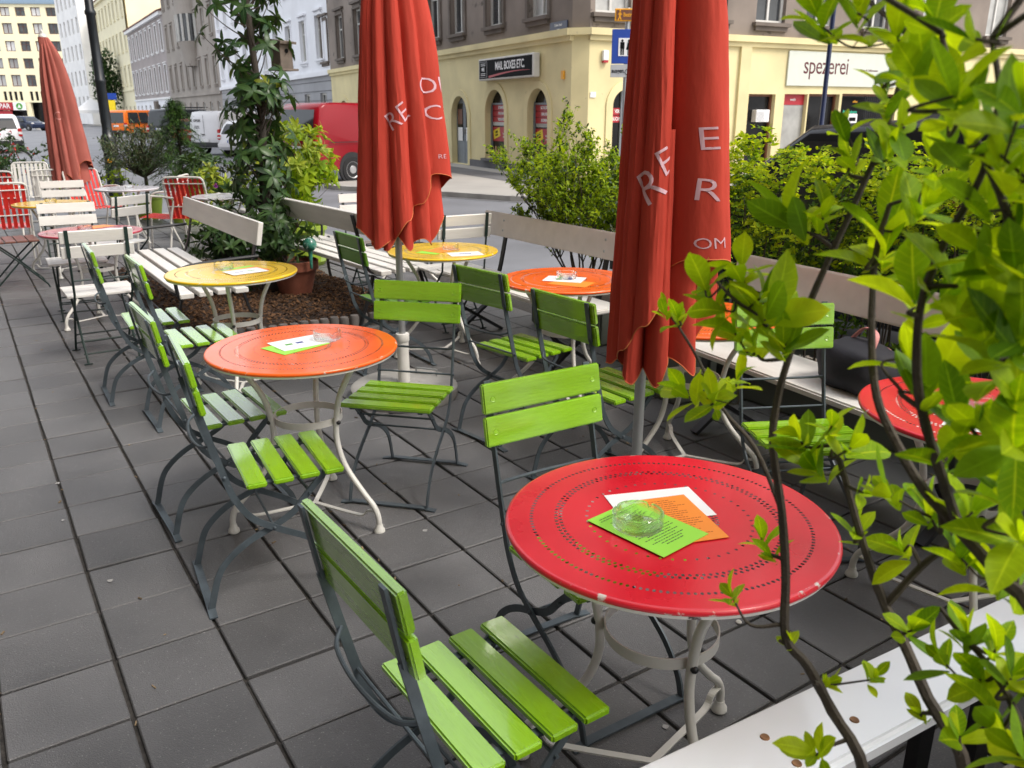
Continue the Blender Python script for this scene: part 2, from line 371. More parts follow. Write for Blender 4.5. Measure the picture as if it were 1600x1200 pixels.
# pavement on the far side with a bulb-out at the corner
kerb = [gp(1600, 318, ROAD_Z + .1) + Vector((20, -3, 0)), Vector((13.5, 11.6, 0)), Vector((10.9, 12.7, 0)), gp(800, 314, ROAD_Z), gp(700, 307, ROAD_Z), gp(600, 301, ROAD_Z), gp(528, 297, ROAD_Z)]
kerb += [Vector((7.45, 19.5, 0)), Vector((8.1, 19.95, 0)), CORNER + D1 * 2.2 - D2 * 3.3]
for nm, p, phi, ln in CH:
    d, n_ = dirs(phi); kerb.append(p - n_ * 3.3)
kerb.append(CHAIN_END - dirs(1)[1] * 3.3)
poly = [(p.x, p.y) for p in kerb] + [(60, CHAIN_END.y), (60, 8)]
bm = bmesh.new(); vsx = [bm.verts.new((x, y, FAR_Z)) for x, y in poly]; bm.faces.new(vsx)
ex = bmesh.ops.extrude_face_region(bm, geom=bm.faces[:]); bmesh.ops.translate(bm, vec=(0, 0, -.3), verts=[v for v in ex['geom'] if isinstance(v, bmesh.types.BMVert)])
bmesh.ops.recalc_face_normals(bm, faces=bm.faces); me = bpy.data.meshes.new('far_pavement'); bm.to_mesh(me); bm.free(); me.materials.append(M('walk'))
tag(obj('far_pavement', me), 'pale grey pavement in front of the houses', 'pavement', kind='structure')
kb = MB()
for a, b in zip(kerb[:-1], kerb[1:]):
    a2, b2 = Vector((a.x, a.y, 0)), Vector((b.x, b.y, 0)); d = (b2 - a2); ln = d.length
    if ln < .05: continue
    kb.box(((a2 + b2) / 2) + Vector((0, 0, FAR_Z - .13)), (ln + .02, .14, .27), Matrix.Rotation(math.atan2(d.y, d.x), 3, 'Z'))
tag(obj('far_kerb', kb.mesh('far_kerb', M('kerb'))), 'pale stone kerb of the opposite pavement', 'kerb', kind='structure')
# dark asphalt strip near the facade
s = MB(); strip = [CORNER - D1 * 1.2 - D2 * 1.9, CORNER - D1 * 1.2 - D2 * .75, CORNER + D1 * 8 - D2 * .75, CORNER + D1 * 8 - D2 * 1.9]
s.add([(p.x, p.y, FAR_Z + .004) for p in strip], [(0, 1, 2, 3)])
tag(obj('asphalt_strip', s.mesh('asphalt_strip', M('walkdark'))), 'dark asphalt strip in the opposite pavement', 'pavement', kind='structure')
# road marking / gutter line
s = MB()
for a, b in zip(kerb[2:7], kerb[3:8]):
    a2, b2 = Vector((a.x, a.y, ROAD_Z + .004)), Vector((b.x, b.y, ROAD_Z + .004)); d = (b2 - a2).normalized(); n2 = Vector((-d.y, d.x, 0))
    if n2.dot(Vector((-1, -1, 0))) < 0: n2 = -n2
    o_ = .09; s.add([a2 + n2 * o_, b2 + n2 * o_, b2 + n2 * (o_ + .22), a2 + n2 * (o_ + .22)], [(0, 1, 2, 3)])
tag(obj('gutter_strip', s.mesh('gutter_strip', M('walkdark'))), 'darker gutter strip along the opposite kerb', 'road', kind='structure')

# mulch bed
bx0, bx1, by0, by1 = BED
bed = MB(); N_ = 26
for j in range(N_ + 1):
    for i in range(N_ + 1):
        x = bx0 + (bx1 - bx0) * i / N_; y = by0 + (by1 - by0) * j / N_
        e = min(i, j, N_ - i, N_ - j) / 4; z = .012 + .055 * min(1, e) + .02 * noise.noise((x * 3, y * 3, 0)); bed.v.append((x, y, z))
for j in range(N_):
    for i in range(N_): a = j * (N_ + 1) + i; bed.f.append((a, a + 1, a + N_ + 2, a + N_ + 1))
MT['mulchsoil'] = mat('mulchsoil', (.035, .02, .013), .9, var=.4, scale=20, bump=1, bscale=60)
MT['mulch'] = leaf_mat('mulch', (.022, .012, .008), (.15, .075, .032), .8, 0.0)
tag(obj('planting_bed', bed.mesh('planting_bed', M('mulchsoil'), smooth=True)), 'earth of the planting bed between the white benches', 'planting bed', kind='structure')
ch = MB(); rr = random.Random(5)
for k in range(9000):
    x, y = rr.uniform(bx0 + .02, bx1 - .02), rr.uniform(by0 + .02, by1 - .02)
    if y > 8 and rr.random() < .5: continue
    e = min(x - bx0, bx1 - x, (y - by0), by1 - y) / .28; z = .018 + .055 * min(1, e) + .02 * noise.noise((x * 3, y * 3, 0)) + rr.uniform(0, .012)
    l, w, t = rr.uniform(.015, .04), rr.uniform(.007, .016), rr.uniform(.002, .005)
    ch.box((x, y, z), (l, w, t), Matrix.Rotation(rr.uniform(0, 6.3), 3, 'Z') @ Matrix.Rotation(rr.gauss(0, .35), 3, 'Y') @ Matrix.Rotation(rr.gauss(0, .3), 3, 'X'))
tag(obj('bark_mulch', ch.mesh('bark_mulch', M('mulch'))), 'brown bark mulch covering the planting bed', 'mulch', kind='stuff')
# palisade edging: short round concrete posts
MT['palisade'] = mat('palisade', (.10, .09, .085), .85, var=.3, scale=12, bump=.5, bscale=60)
edging = thing('bed_edging', 'low edging of short dark concrete posts along the mulch bed', 'edging', (1.9, by0, 0))
pm = MB().lathe([(.036, -.05), (.036, .085), (.03, .1), (.0, .102)], 10).mesh('edging_post', M('palisade'), smooth=True)
for k in range(int((bx1 - 1.3) / .078)): obj('edging_post', pm, edging, (1.34 - 1.9 + k * .078, -.03 + rnd.gauss(0, .004), rnd.uniform(-.012, .006)))
# litter on the terrace: flakes, dry bits in the joints, pale spots
lt = MB(); rr = random.Random(19)
for k in range(420):
    i, j = rr.randint(0, 18), rr.randint(0, 40); x, y = x_lo + (i + (0 if rr.random() < .6 else rr.random())) * TILE + rr.gauss(0, .003), y_lo + (j + rr.random()) * TILE
    if x > 3.9 or y > 13: continue
    lt.box((x, y, .0015), (rr.uniform(.004, .02), rr.uniform(.003, .007), .003), Matrix.Rotation(rr.uniform(0, 6), 3, 'Z'))
MT['litter'] = leaf_mat('litter', (.05, .035, .02), (.30, .22, .13), .85, 0)
tag(obj('litter', lt.mesh('litter', M('litter'))), 'scattered dry bits and flakes in the paving joints', 'litter', kind='stuff')
sp_m = MB()
for k in range(26):
    x, y, r_ = rr.uniform(.0, 2.6), rr.uniform(.9, 6), rr.uniform(.006, .014); n = 9
    sp_m.add([(x + r_ * rr.uniform(.6, 1.1) * math.cos(6.283 * q / n), y + r_ * rr.uniform(.6, 1.1) * math.sin(6.283 * q / n), .0028) for q in range(n)], [tuple(range(n))])
MT['gum'] = mat('gum', (.30, .295, .285), .8, var=.2)
tag(obj('gum_spots', sp_m.mesh('gum_spots', M('gum'))), 'pale trodden gum spots on the slabs', 'litter', kind='stuff')
# pebbles
MT['pebble'] = mat('pebble', (.55, .53, .48), .7, var=.2)
for px, py in ((1154, 974),):
    p = gp(px, py); me = MB().lathe([(.002, -.006), (.008, -.003), (.010, .002), (.007, .006), (.001, .008)], 9).mesh('pebble', M('pebble'), smooth=True)
    tag(obj('pebble', me, None, (p.x, p.y, .004)), 'small white pebble on the slabs beneath the red table', 'pebble')
# ------------------------------------------------------------------ tables
TOP_R, TOP_Z = .358, .705
def leg_path(n=7): return crv([(.255, 0, .690), (.234, 0, .648), (.168, 0, .532), (.143, 0, .425), (.142, 0, .336), (.176, 0, .245), (.254, 0, .155), (.305, 0, .105), (.325, 0, .06), (.326, 0, .012)], n)
def table(colr, x, y, ang, label, top_z=TOP_Z):
    t = thing('bistro_table', label, 'table', (x, y, 0), R(ang), 'round perforated metal cafe tables')
    top = cached(('top', colr), lambda: MB().lathe([(.0005, 0), (.12, 0), (.24, 0), (.349, 0)], 96, cap=False).mesh('table_top', M('top_' + colr)))
    o = obj('table_top', top, t, (0, 0, TOP_Z))
    rim = cached(('rimE', colr), lambda: MB().lathe([(.349, 0.0), (.353, -.0005), (.3565, -.003), (.358, -.0075), (.3565, -.012), (.353, -.0145)], 96, cap=False).mesh('rim', M('edge_' + colr), smooth=True))
    obj('rim', rim, o)
    un = cached(('under',), lambda: MB().lathe([(.353, -.0146), (.351, -.022), (.347, -.0225), (.345, -.004)], 96, cap=False).mesh('apron', M('rim'), smooth=True))
    obj('apron', un, t, (0, 0, TOP_Z))
    lm = cached(('tleg',), lambda: MB().tube(leg_path(), .0115, 10).mesh('leg', M('whitepaint'), smooth=True))
    fm = cached(('tfoot',), lambda: MB().lathe([(.013, .034), (.015, .022), (.021, .014), (.022, .004), (.019, 0)], 14, (.326, 0, 0)).mesh('foot', M('whitepaint'), smooth=True))
    bm_ = cached(('tbolt',), lambda: MB().lathe([(.009, -.004), (.009, .002), (.006, .006), (.001, .0075)], 10).mesh('bolt', M('black'), smooth=True))
    sm = cached(('tbrace',), lambda: MB().bar(crv([(.0, 0, .048), (.2, 0, .05), (.255, 0, .058), (.275, 0, .082), (.314, 0, .087)], 5), (0, 1, 0), .005, .018).mesh('brace', M('whitepaint')))
    for k in range(3):
        a = R(120 * k); l = obj('leg', lm, t, rz=a); obj('foot', fm, l)
        b = obj('bolt', bm_, l); b.matrix_local = Matrix.Translation((.142 + .0125, 0, .423)) @ Matrix.Rotation(R(90), 4, 'Y')
        obj('brace', sm, t, rz=a)
    rg = cached(('tring',), lambda: MB().lathe([(.131, .41), (.131, .437), (.1275, .437), (.1275, .41), (.131, .41)], 48, cap=False).mesh('ring', M('whitepaint'), smooth=True))
    obj('ring', rg, t)
    return t
T = {}
for k, colr, x, y, a, lab in (
    ('red', 'red', 1.180, 1.178, 14, 'bright red perforated metal table beside the near white bench, three leaflets under its ashtray'),
    ('orange', 'orange', 1.000, 2.985, -63, 'orange perforated table with glossy green chairs along its open side'),
    ('yelL', 'yellow', 1.215, 4.735, 8, 'yellow perforated metal table at the end of the slatted bench with armrests'),
    ('yelM', 'yellow', 2.573, 4.752, 40, 'yellow metal table partly behind the parasol that stands on a concrete base'),
    ('orM', 'orange', 2.655, 3.52, 130, 'orange perforated metal table in front of a plank bench, ashtray on a white leaflet'),
    ('orB', 'orange', 2.60, 2.52, 60, 'orange metal table half hidden behind the big parasol in front'),
    ('redR', 'red', 2.46, 1.17, 100, 'red metal table glimpsed through the foreground shrub, near a black bag'),
    ('pink', 'pink', .795, 7.03, 210, 'dull crimson metal table between two white folding chairs'),
    ('yelF', 'yellow', .765, 9.52, 20, 'yellow metal table among white and red chairs at the far end'),
    ('white', 'pale', 1.70, 11.0, 50, 'pale white round metal table among the red slatted armchairs'),
    ('pale', 'pale', 2.42, 9.35, 30, 'pale round metal table half hidden behind leafy shrubs and a bench back'),
    ('orF', 'orange', 3.30, 6.83, 75, 'orange metal table at the kerb, mostly behind a closed red parasol')):
    T[k] = table(colr, x, y, a, lab)

# ------------------------------------------------------------------ folding chairs
UA = [(0, -.262, .858), (0, -.248, .785), (0, -.236, .711), (0, -.211, .602), (0, -.176, .459), (0, -.153, .383), (0, -.108, .309), (0, -.040, .258), (0, .056, .203), (0, .135, .145), (0, .190, .072), (0, .212, .006)]
UB = [(0, -.263, .006), (0, -.230, .119), (0, -.191, .174), (0, -.124, .222), (0, -.040, .258), (0, .028, .295), (0, .072, .344), (0, .146, .420)]
def folding_chair(x, y, th, label, wood='green', metal='steel', group='green slatted folding chairs on grey steel frames'):
    t = thing('folding_chair', label, 'chair', (x, y, 0), R(th), group)
    ss = cached(('seatslat', wood), lambda: MB().box((0, 0, 0), (.385, .064, .019)).mesh('seat_slat', M(wood), bevel=.0045, seg=2))
    for k in range(4):
        o = obj('seat_slat', ss, t, (rnd.gauss(0, .0012), -.083 + k * .0835, .4255)); o.rotation_euler = (rnd.gauss(0, .006), 0, rnd.gauss(0, .006) + (R(180) if rnd.random() < .5 else 0))
    bs = cached(('backslat', wood), lambda: MB().box((0, 0, 0), (.395, .019, .083)).mesh('back_slat', M(wood), bevel=.004, seg=2))
    tilt = math.atan2(.026, .147)
    for zc, yc in ((.815, -.241), (.725, -.2255)):
        o = obj('back_slat', bs, t, (0, yc, zc)); o.rotation_euler = (tilt, 0, 0)
    pg = cached(('plug', wood), lambda: MB().lathe([(.0075, 0), (.0075, .0012), (.006, .0004), (.0005, .0006)], 14).mesh('screw_plug', M(wood)))
    for s_ in (-1, 1):
        for zc, yc in ((.815, -.241), (.725, -.2255)):
            o = obj('screw_plug', pg, t); o.matrix_local = Matrix.Translation((s_ * .168, yc + .0096, zc)) @ Matrix.Rotation(tilt - R(90), 4, 'X')
    ua = cached(('upright', metal), lambda: MB().bar(crv(UA[2:], 6), (1, 0, 0), .021, .006).bar([(0, -.2375, .70), (0, -.2535, .79), (0, -.2655, .858)], (1, 0, 0), .006, .021).mesh('upright', M(metal)))
    ub = cached(('legbar', metal), lambda: MB().bar(crv(UB, 6), (1, 0, 0), .021, .006).mesh('leg', M(metal)))
    for s_ in (-1, 1):
        obj('upright', ua, t, (s_ * .168, 0, 0)); obj('leg', ub, t, (s_ * .158, 0, 0))
    fr = cached(('rail', metal), lambda: MB().bar([(-.205, 0, .003), (-.19, 0, .004), (-.15, 0, .012), (.15, 0, .012), (.19, 0, .004), (.205, 0, .003)], (0, 1, 0), .005, .026).mesh('foot_rail', M(metal)))
    obj('foot_rail', fr, t, (0, -.263, 0)); obj('foot_rail', fr, t, (0, .212, 0))
    sr = cached(('seatrail', metal), lambda: MB().box((0, .04, .4115), (.02, .30, .007)).mesh('seat_rail', M(metal)))
    obj('seat_rail', sr, t, (-.145, 0, 0)); obj('seat_rail', sr, t, (.145, 0, 0))
    rd = cached(('rod', metal), lambda: MB().tube(crv([(-.168, 0, 0), (-.12, -.030, -.012), (0, -.042, -.016), (.12, -.030, -.012), (.168, 0, 0)], 5), .005, 8).mesh('rod', M(metal), smooth=True))
    obj('rod', rd, t, (0, -.205, .575))
    r2 = cached(('rod2', metal), lambda: MB().tube([(-.168, 0, 0), (.168, 0, 0)], .0045, 8).mesh('rod', M(metal), smooth=True))
    obj('rod', r2, t, (0, -.177, .465)); obj('rod', r2, t, (0, .085, .352)); obj('rod', r2, t, (0, -.04, .258))
    rv = cached(('rivets', metal), lambda: (lambda b: [b.lathe([(.0055, -.002), (.0055, .003), (.003, .005), (.0005, .0055)], 8, (0, 0, 0))] and b)(MB()).mesh('rivet', M(metal), smooth=True))
    for s_ in (-1, 1):
        for (yy, zz) in ((-.04, .258), (-.178, .465)):
            o = obj('rivet', rv, t); o.matrix_local = Matrix.Translation((s_ * .173, yy, zz)) @ Matrix.Rotation(R(90 * s_), 4, 'Y')
    return t
G = 'green'
folding_chair(.702, 1.213, -88.3, 'lime green folding chair at the near red table, seen from behind, nothing on its seat')
folding_chair(1.277, 1.560, 179.1, 'lime green folding chair tucked under the red table beside the big parasol pole')
folding_chair(.738, 2.628, -95.4, 'lime green folding chair pushed to the orange table, glossy seat with slats still green')
folding_chair(.737, 3.247, -89.1, 'lime green folding chair at the orange table, its seat glaring white with reflected sky')
folding_chair(.920, 4.482, -89.5, 'lime green folding chair at the yellow table, the one nearer the orange table')
folding_chair(.786, 5.044, -91.1, 'lime green folding chair at the yellow table, the one nearer the white chairs')
folding_chair(1.424, 3.026, 134.0, 'lime green folding chair facing the orange table in front of the concrete parasol base')
folding_chair(2.222, 3.342, -81.2, 'green folding chair at the orange table whose ashtray stands on a white leaflet')
folding_chair(2.194, 2.627, -86.7, 'green folding chair at the orange table that the big parasol hides')
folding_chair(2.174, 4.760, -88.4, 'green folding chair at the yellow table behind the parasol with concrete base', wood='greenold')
folding_chair(2.46, 1.80, 154.0, 'lime green folding chair behind the foreground shrub, facing the red table by the black bag')

# thin-framed folding chairs with two back slats
def garden_chair(x, y, th, label, wood='whitewood', slats=4, group='white slatted folding chairs on thin dark green frames'):
    t = thing('garden_chair', label, 'chair', (x, y, 0), R(th), group); mt = M('darkgreensteel')
    ss = cached(('gseat', wood), lambda: MB().box((0, 0, 0), (.42, .085, .017)).mesh('seat_slat', M(wood), bevel=.003))
    for k in range(4): obj('seat_slat', ss, t, (0, -.14 + k * .094, .44))
    bs = cached(('gback', wood), lambda: MB().box((0, 0, 0), (.42, .017, .076)).mesh('back_slat', M(wood), bevel=.003))
    for zc, yc in ((.825, -.262), (.73, -.245)):
        o = obj('back_slat', bs, t, (0, yc, zc)); o.rotation_euler = (R(10), 0, 0)
    up = cached('gup', lambda: MB().bar([(0, -.278, .87), (0, -.257, .70)], (1, 0, 0), .008, .022).tube([(0, -.258, .71), (0, -.22, .46), (0, .0, .25), (0, .20, .03), (0, .21, .005)], .0075, 8).mesh('upright', mt, smooth=True))
    lg = cached('glg', lambda: MB().tube([(0, .19, .425), (0, .0, .25), (0, -.21, .03), (0, -.22, .005)], .0075, 8).mesh('leg', mt, smooth=True))
    for s_ in (-1, 1): obj('upright', up, t, (s_ * .17, 0, 0)); obj('leg', lg, t, (s_ * .155, 0, 0))
    rd = cached('grd', lambda: MB().tube([(-.17, 0, 0), (.17, 0, 0)], .0055, 8).mesh('rod', mt, smooth=True))
    for yy, zz in ((.17, .06), (-.18, .06), (-.235, .55), (-.11, .13), (.11, .13)): obj('rod', rd, t, (0, yy, zz))
    ft = cached('gft', lambda: MB().box((0, 0, .004), (.05, .014, .007)).mesh('foot', mt))
    for s_ in (-1, 1): obj('foot', ft, t, (s_ * .155, -.22, 0)); obj('foot', ft, t, (s_ * .17, .21, 0))
    sr = cached('gsr', lambda: MB().box((0, 0, .427), (.016, .36, .008)).mesh('seat_rail', mt))
    for s_ in (-1, 1): obj('seat_rail', sr, t, (s_ * .14, 0, 0))
    return t
garden_chair(.672, 6.03, 1.0, 'white folding chair seen from behind, turned to the crimson table')
garden_chair(.70, 7.40, 178, 'white folding chair facing out across the crimson table')
garden_chair(.93, 10.05, 175, 'white folding chair facing out behind the yellow table at the far end')
garden_chair(1.12, 8.28, 33, 'white folding chair seen from behind, turned toward the far yellow table')
garden_chair(.36, 8.98, -88, 'brown slatted folding chair with crossed dark green legs', wood='brownwood', group='brown folding chair')
garden_chair(3.03, 6.90, 176, 'white folding chair at the orange table by the kerb, facing the parasol')
garden_chair(3.02, 5.46, -4, 'white folding chair seen from behind beyond the parasol-side yellow table')

# tubular armchairs with steel slats
def armchair(x, y, th, label, slat='redsteel', rows=8):
    t = thing('slat_armchair', label, 'armchair', (x, y, 0), R(th), 'tubular armchairs with upright steel slats')
    tb = M('whitepaint')
    hoop = cached('ahoop', lambda: MB().tube(crv([(-.235, -.13, .36), (-.235, -.19, .60), (-.232, -.245, .80), (-.215, -.258, .852), (-.17, -.262, .87), (0, -.262, .872), (.17, -.262, .87), (.215, -.258, .852), (.232, -.245, .80), (.235, -.19, .60), (.235, -.13, .36)], 5), .0115, 8).mesh('back_frame', tb, smooth=True))
    obj('back_frame', hoop, t)
    bs = cached(('aslat', slat), lambda: MB().bar([(0, -.258, .855), (0, -.222, .70), (0, -.185, .53), (0, -.155, .405)], (1, 0, 0), .003, .036).mesh('back_slat', M(slat)))
    ssl = cached(('asslat', slat), lambda: MB().bar(crv([(0, -.16, .40), (0, .0, .405), (0, .19, .42), (0, .225, .405)], 4), (1, 0, 0), .003, .036).mesh('seat_slat', M(slat)))
    for k in range(rows):
        xx = -.195 + .39 * k / (rows - 1); obj('back_slat', bs, t, (xx, 0, 0)); obj('seat_slat', ssl, t, (xx, 0, 0))
    rb = cached('abar', lambda: MB().tube([(-.235, 0, 0), (.235, 0, 0)], .006, 8).mesh('cross_bar', tb, smooth=True))
    for yy, zz in ((-.256, .80), (-.196, .54), (-.0, .392), (.2, .405)): obj('cross_bar', rb, t, (0, yy, zz))
    arm = cached('aarm', lambda: MB().tube(crv([(0, -.20, .635), (0, -.05, .655), (0, .12, .66), (0, .19, .635), (0, .225, .55), (0, .235, .40), (0, .25, .2), (0, .265, .012)], 5), .0115, 8).mesh('arm', tb, smooth=True))
    rl = cached('arl', lambda: MB().tube(crv([(0, -.13, .36), (0, -.17, .25), (0, -.23, .1), (0, -.25, .012)], 5), .0115, 8).mesh('leg', tb, smooth=True))
    for s_ in (-1, 1): obj('arm', arm, t, (s_ * .252, 0, 0)); obj('leg', rl, t, (s_ * .235, 0, 0))
    return t
armchair(2.28, 10.22, -35, 'red slatted armchair turned to the pale table beside the leafy shrubs')
armchair(1.98, 10.45, 62, 'red slatted armchair at the pale white table, seen from the side')
armchair(.36, 10.36, 3, 'red slatted armchair seen from behind next to the brown folding chair')
armchair(.42, 12.55, -10, 'red slatted armchair in front of the flowering bush, seen from behind')
armchair(1.47, 12.05, 205, 'red slatted armchair in front of the black lamp post')
armchair(.90, 14.12, 170, 'white slatted armchair at the far end by the parked bicycle', slat='whitepaint')
armchair(1.08, 12.55, -8, 'white slatted armchair just under the faded parasol', slat='whitepaint')
# ------------------------------------------------------------------ benches
def park_bench(x, y, th, label, length=2.1, slats=4):
    """slatted seat, one wide back board, bent black flat-steel frames with armrests; local +y = facing"""
    t = thing('park_bench', label, 'bench', (x, y, 0), R(th), 'white slatted park benches with black iron armrests')
    sl = cached(('pbs', length), lambda: MB().box((0, 0, 0), (length, .088, .034)).mesh('seat_slat', M('whitewood'), bevel=.004))
    for k in range(slats): obj('seat_slat', sl, t, (rnd.gauss(0, .004), -.16 + k * .118, .43 - .004 * abs(k - 1.5)))
    o = obj('back_board', cached(('pbb', length), lambda: MB().box((0, 0, 0), (length + .04, .034, .155)).mesh('back_board', M('whitewood'), bevel=.004)), t, (0, -.305, .79)); o.rotation_euler = (R(11), 0, 0)
    bk = M('black')
    fr = cached('pbf', lambda: MB().bar(crv([(0, -.345, .85), (0, -.31, .70), (0, -.26, .50), (0, -.215, .415), (0, -.13, .402), (0, .1, .400), (0, .21, .405), (0, .27, .44)], 5), (1, 0, 0), .012, .04).mesh('frame', bk))
    lf = cached('pbl', lambda: MB().bar(crv([(0, .20, .395), (0, .235, .26), (0, .25, .12), (0, .27, .004)], 5), (1, 0, 0), .014, .036).mesh('leg', bk))
    lr = cached('pbr', lambda: MB().bar(crv([(0, -.20, .395), (0, -.235, .26), (0, -.29, .12), (0, -.33, .004)], 5), (1, 0, 0), .014, .036).mesh('leg', bk))
    arm = cached('pba', lambda: MB().tube(crv([(0, -.295, .64), (0, -.15, .635), (0, .05, .625), (0, .19, .605), (0, .245, .56), (0, .25, .48), (0, .235, .40)], 5), .012, 8).mesh('armrest', bk, smooth=True))
    for s_ in (-1, 1):
        xx = s_ * (length / 2 - .14)
        f = obj('frame', fr, t, (xx, 0, 0)); obj('leg', lf, t, (xx, 0, 0)); obj('leg', lr, t, (xx, 0, 0)); obj('armrest', arm, t, (s_ * (length / 2 - .03), 0, 0))
    br = cached(('pbbar', length), lambda: MB().tube([(-length / 2 + .14, 0, 0), (length / 2 - .14, 0, 0)], .008, 8).mesh('stretcher', bk, smooth=True))
    obj('stretcher', br, t, (0, .24, .2))
    return t
park_bench(1.32, 6.60, 90, 'white slatted bench with black armrests, back turned to the planting bed, facing the open pavement')
park_bench(2.66, 6.66, -87, 'white slatted bench with black armrests behind the terracotta pot, facing the street')
def plank_bench(x, y, th, label, length=1.9, back=True, depth=.36, board='boardY', n_legs=2):
    t = thing('plank_bench', label, 'bench', (x, y, 0), R(th), 'white plank benches on black steel legs'); bk = M('black')
    n_pl = 1
    sp = MB().box((0, 0, 0), (length, depth, .032)).mesh('seat_plank', M('whitewood'), bevel=.008, seg=2)
    obj('seat_plank', sp, t, (0, .02, .438))
    if back:
        b = MB().box((0, 0, 0), (length, .024, .17)); me = b.mesh('back_board', M(board), bevel=.008, seg=2)
        o = obj('back_board', me, t, (0, -.235, .775)); o.rotation_euler = (R(9), 0, 0)
    for k in range(n_legs):
        xx = -length / 2 + .28 + (length - .56) * k / max(1, n_legs - 1)
        if back: obj('back_support', cached('pbs2', lambda: MB().bar(crv([(0, -.262, .80), (0, -.235, .66), (0, -.19, .46), (0, -.16, .41)], 4), (1, 0, 0), .012, .04).mesh('back_support', bk)), t, (xx, 0, 0))
        obj('leg', cached('pl1', lambda: MB().bar([(0, .17, .419), (0, .17, .26), (0, .14, .22), (0, -.20, .008)], (1, 0, 0), .02, .045).mesh('leg', bk)), t, (xx, 0, 0))
        obj('leg', cached('pl2', lambda: MB().bar([(0, -.16, .419), (0, -.16, .24), (0, .17, .008)], (1, 0, 0), .02, .045).mesh('leg', bk)), t, (xx + .05, 0, 0))
        obj('bracket', cached('pl3', lambda: MB().box((0, 0, .412), (.05, .33, .016)).mesh('bracket', bk)), t, (xx, .01, 0))
        bl = cached('plbolt', lambda: MB().lathe([(.009, 0), (.008, .003), (.001, .005)], 10).mesh('bolt', M('galv'), smooth=True))
        if back:
            for zz in (.74, .81):
                o = obj('bolt', bl, t); o.matrix_local = Matrix.Translation((xx, -.2225 - (zz - .775) * .158, zz)) @ Matrix.Rotation(R(-81), 4, 'X')
    return t
plank_bench(3.06, 4.55, 90, 'white plank bench with a wide back board beside the orange table with the white leaflet', 1.72)
plank_bench(3.02, 2.06, 84.5, 'white plank bench with a black bag on its seat, in front of the hedge', 1.86)
# near bench: plank with rounded edge and bolt heads, no back in view
nb = thing('low_bench', 'white painted backless plank bench beside the red table, rusty bolt heads in its top', 'bench', (1.75, .730, 0), R(-3.5))
MT['benchwhite'] = mat('benchwhite', (.78, .80, .84), .2, var=.04, scale=2, bump=.1, bscale=20, coat=.9, spots=(.25, .2, .15), spot_scale=26, spot_lo=.76)
obj('seat_plank', MB().box((0, 0, 0), (3.0, .178, .045)).mesh('seat_plank', M('benchwhite'), bevel=.012, seg=3), nb, (0, 0, .424))
MT['rust'] = mat('rust', (.22, .11, .05), .8, var=.4, scale=60)
bl = MB().lathe([(.0095, 0), (.008, .0025), (.0065, .002), (.0005, .0018)], 14).mesh('bolt', M('rust'), smooth=True)
for px, py in ((1195, 1152), (1245, 1193), (1335, 1125), (1505, 1035), (1560, 1060)):
    p = gp(px, py, .4465); q = Matrix.Rotation(R(3.5), 3, 'Z') @ (p - Vector((1.75, .730, 0))); obj('bolt', bl, nb, (q.x, max(-.07, min(.07, q.y)), .4462))
MT['oldwood'] = mat('oldwood', (.22, .2, .18), .8, var=.3, scale=6, stretch=(1, 8, 8), bump=.5, bscale=30)
for xx in (-1.1, -.1, .95):
    obj('leg', MB().box((xx, .06, .2), (.05, .03, .4)).mesh('leg', M('black')), nb); obj('leg', MB().box((xx, -.06, .2), (.05, .03, .4)).mesh('leg', M('black')), nb)
    obj('bracket', MB().box((xx, 0, .392), (.06, .17, .018)).mesh('bracket', M('black')), nb)

# ------------------------------------------------------------------ black bag on the bench
MT['bagcloth'] = mat('bagcloth', (.012, .012, .018), .75, var=.2, scale=20, bump=.3, bscale=200)
MT['bagpink'] = mat('bagpink', (.62, .25, .24), .6, var=.1)
bp = gp(1358, 566, .47)
bag = thing('backpack', 'black cloth backpack with pink piping lying on the bench', 'bag', (3.02, 1.97, .455), R(75))
bm = bmesh.new(); bmesh.ops.create_cube(bm, size=1); bmesh.ops.subdivide_edges(bm, edges=bm.edges[:], cuts=6, use_grid_fill=True)
for v in bm.verts:
    n_ = v.co.normalized(); v.co = v.co.lerp(n_ * .56, .8); v.co = Vector((v.co.x * .36, v.co.y * .24, v.co.z * .21))
    v.co += v.co.normalized() * .016 * noise.noise(v.co * 14); v.co.z = max(v.co.z, -.088) + .088
me = bpy.data.meshes.new('bag_body'); bm.to_mesh(me); bm.free(); me.materials.append(M('bagcloth')); me.polygons.foreach_set('use_smooth', [True] * len(me.polygons))
obj('bag_body', me, bag)
obj('piping', MB().tube(crv([(-.16, -.05, .10), (-.10, -.09, .15), (0, -.10, .172), (.1, -.085, .155), (.165, -.04, .10)], 6), .004, 6).mesh('piping', M('bagpink'), smooth=True), bag)
obj('piping', MB().tube(crv([(-.15, -.075, .05), (-.06, -.125, .09), (.05, -.128, .085), (.13, -.09, .05)], 6), .003, 6).mesh('piping', M('bagpink'), smooth=True), bag)
obj('strap', MB().bar(crv([(-.08, .02, .178), (-.05, -.02, .235), (.02, -.02, .25), (.08, .0, .182)], 6), (0, 1, 0), .006, .022).mesh('strap', M('bagpink')), bag)
obj('strap', MB().bar(crv([(.15, .0, .12), (.20, -.06, .10), (.22, -.1, .05), (.19, -.12, .012)], 6), (0, 1, 0), .006, .028).mesh('strap', M('bagcloth')), bag)

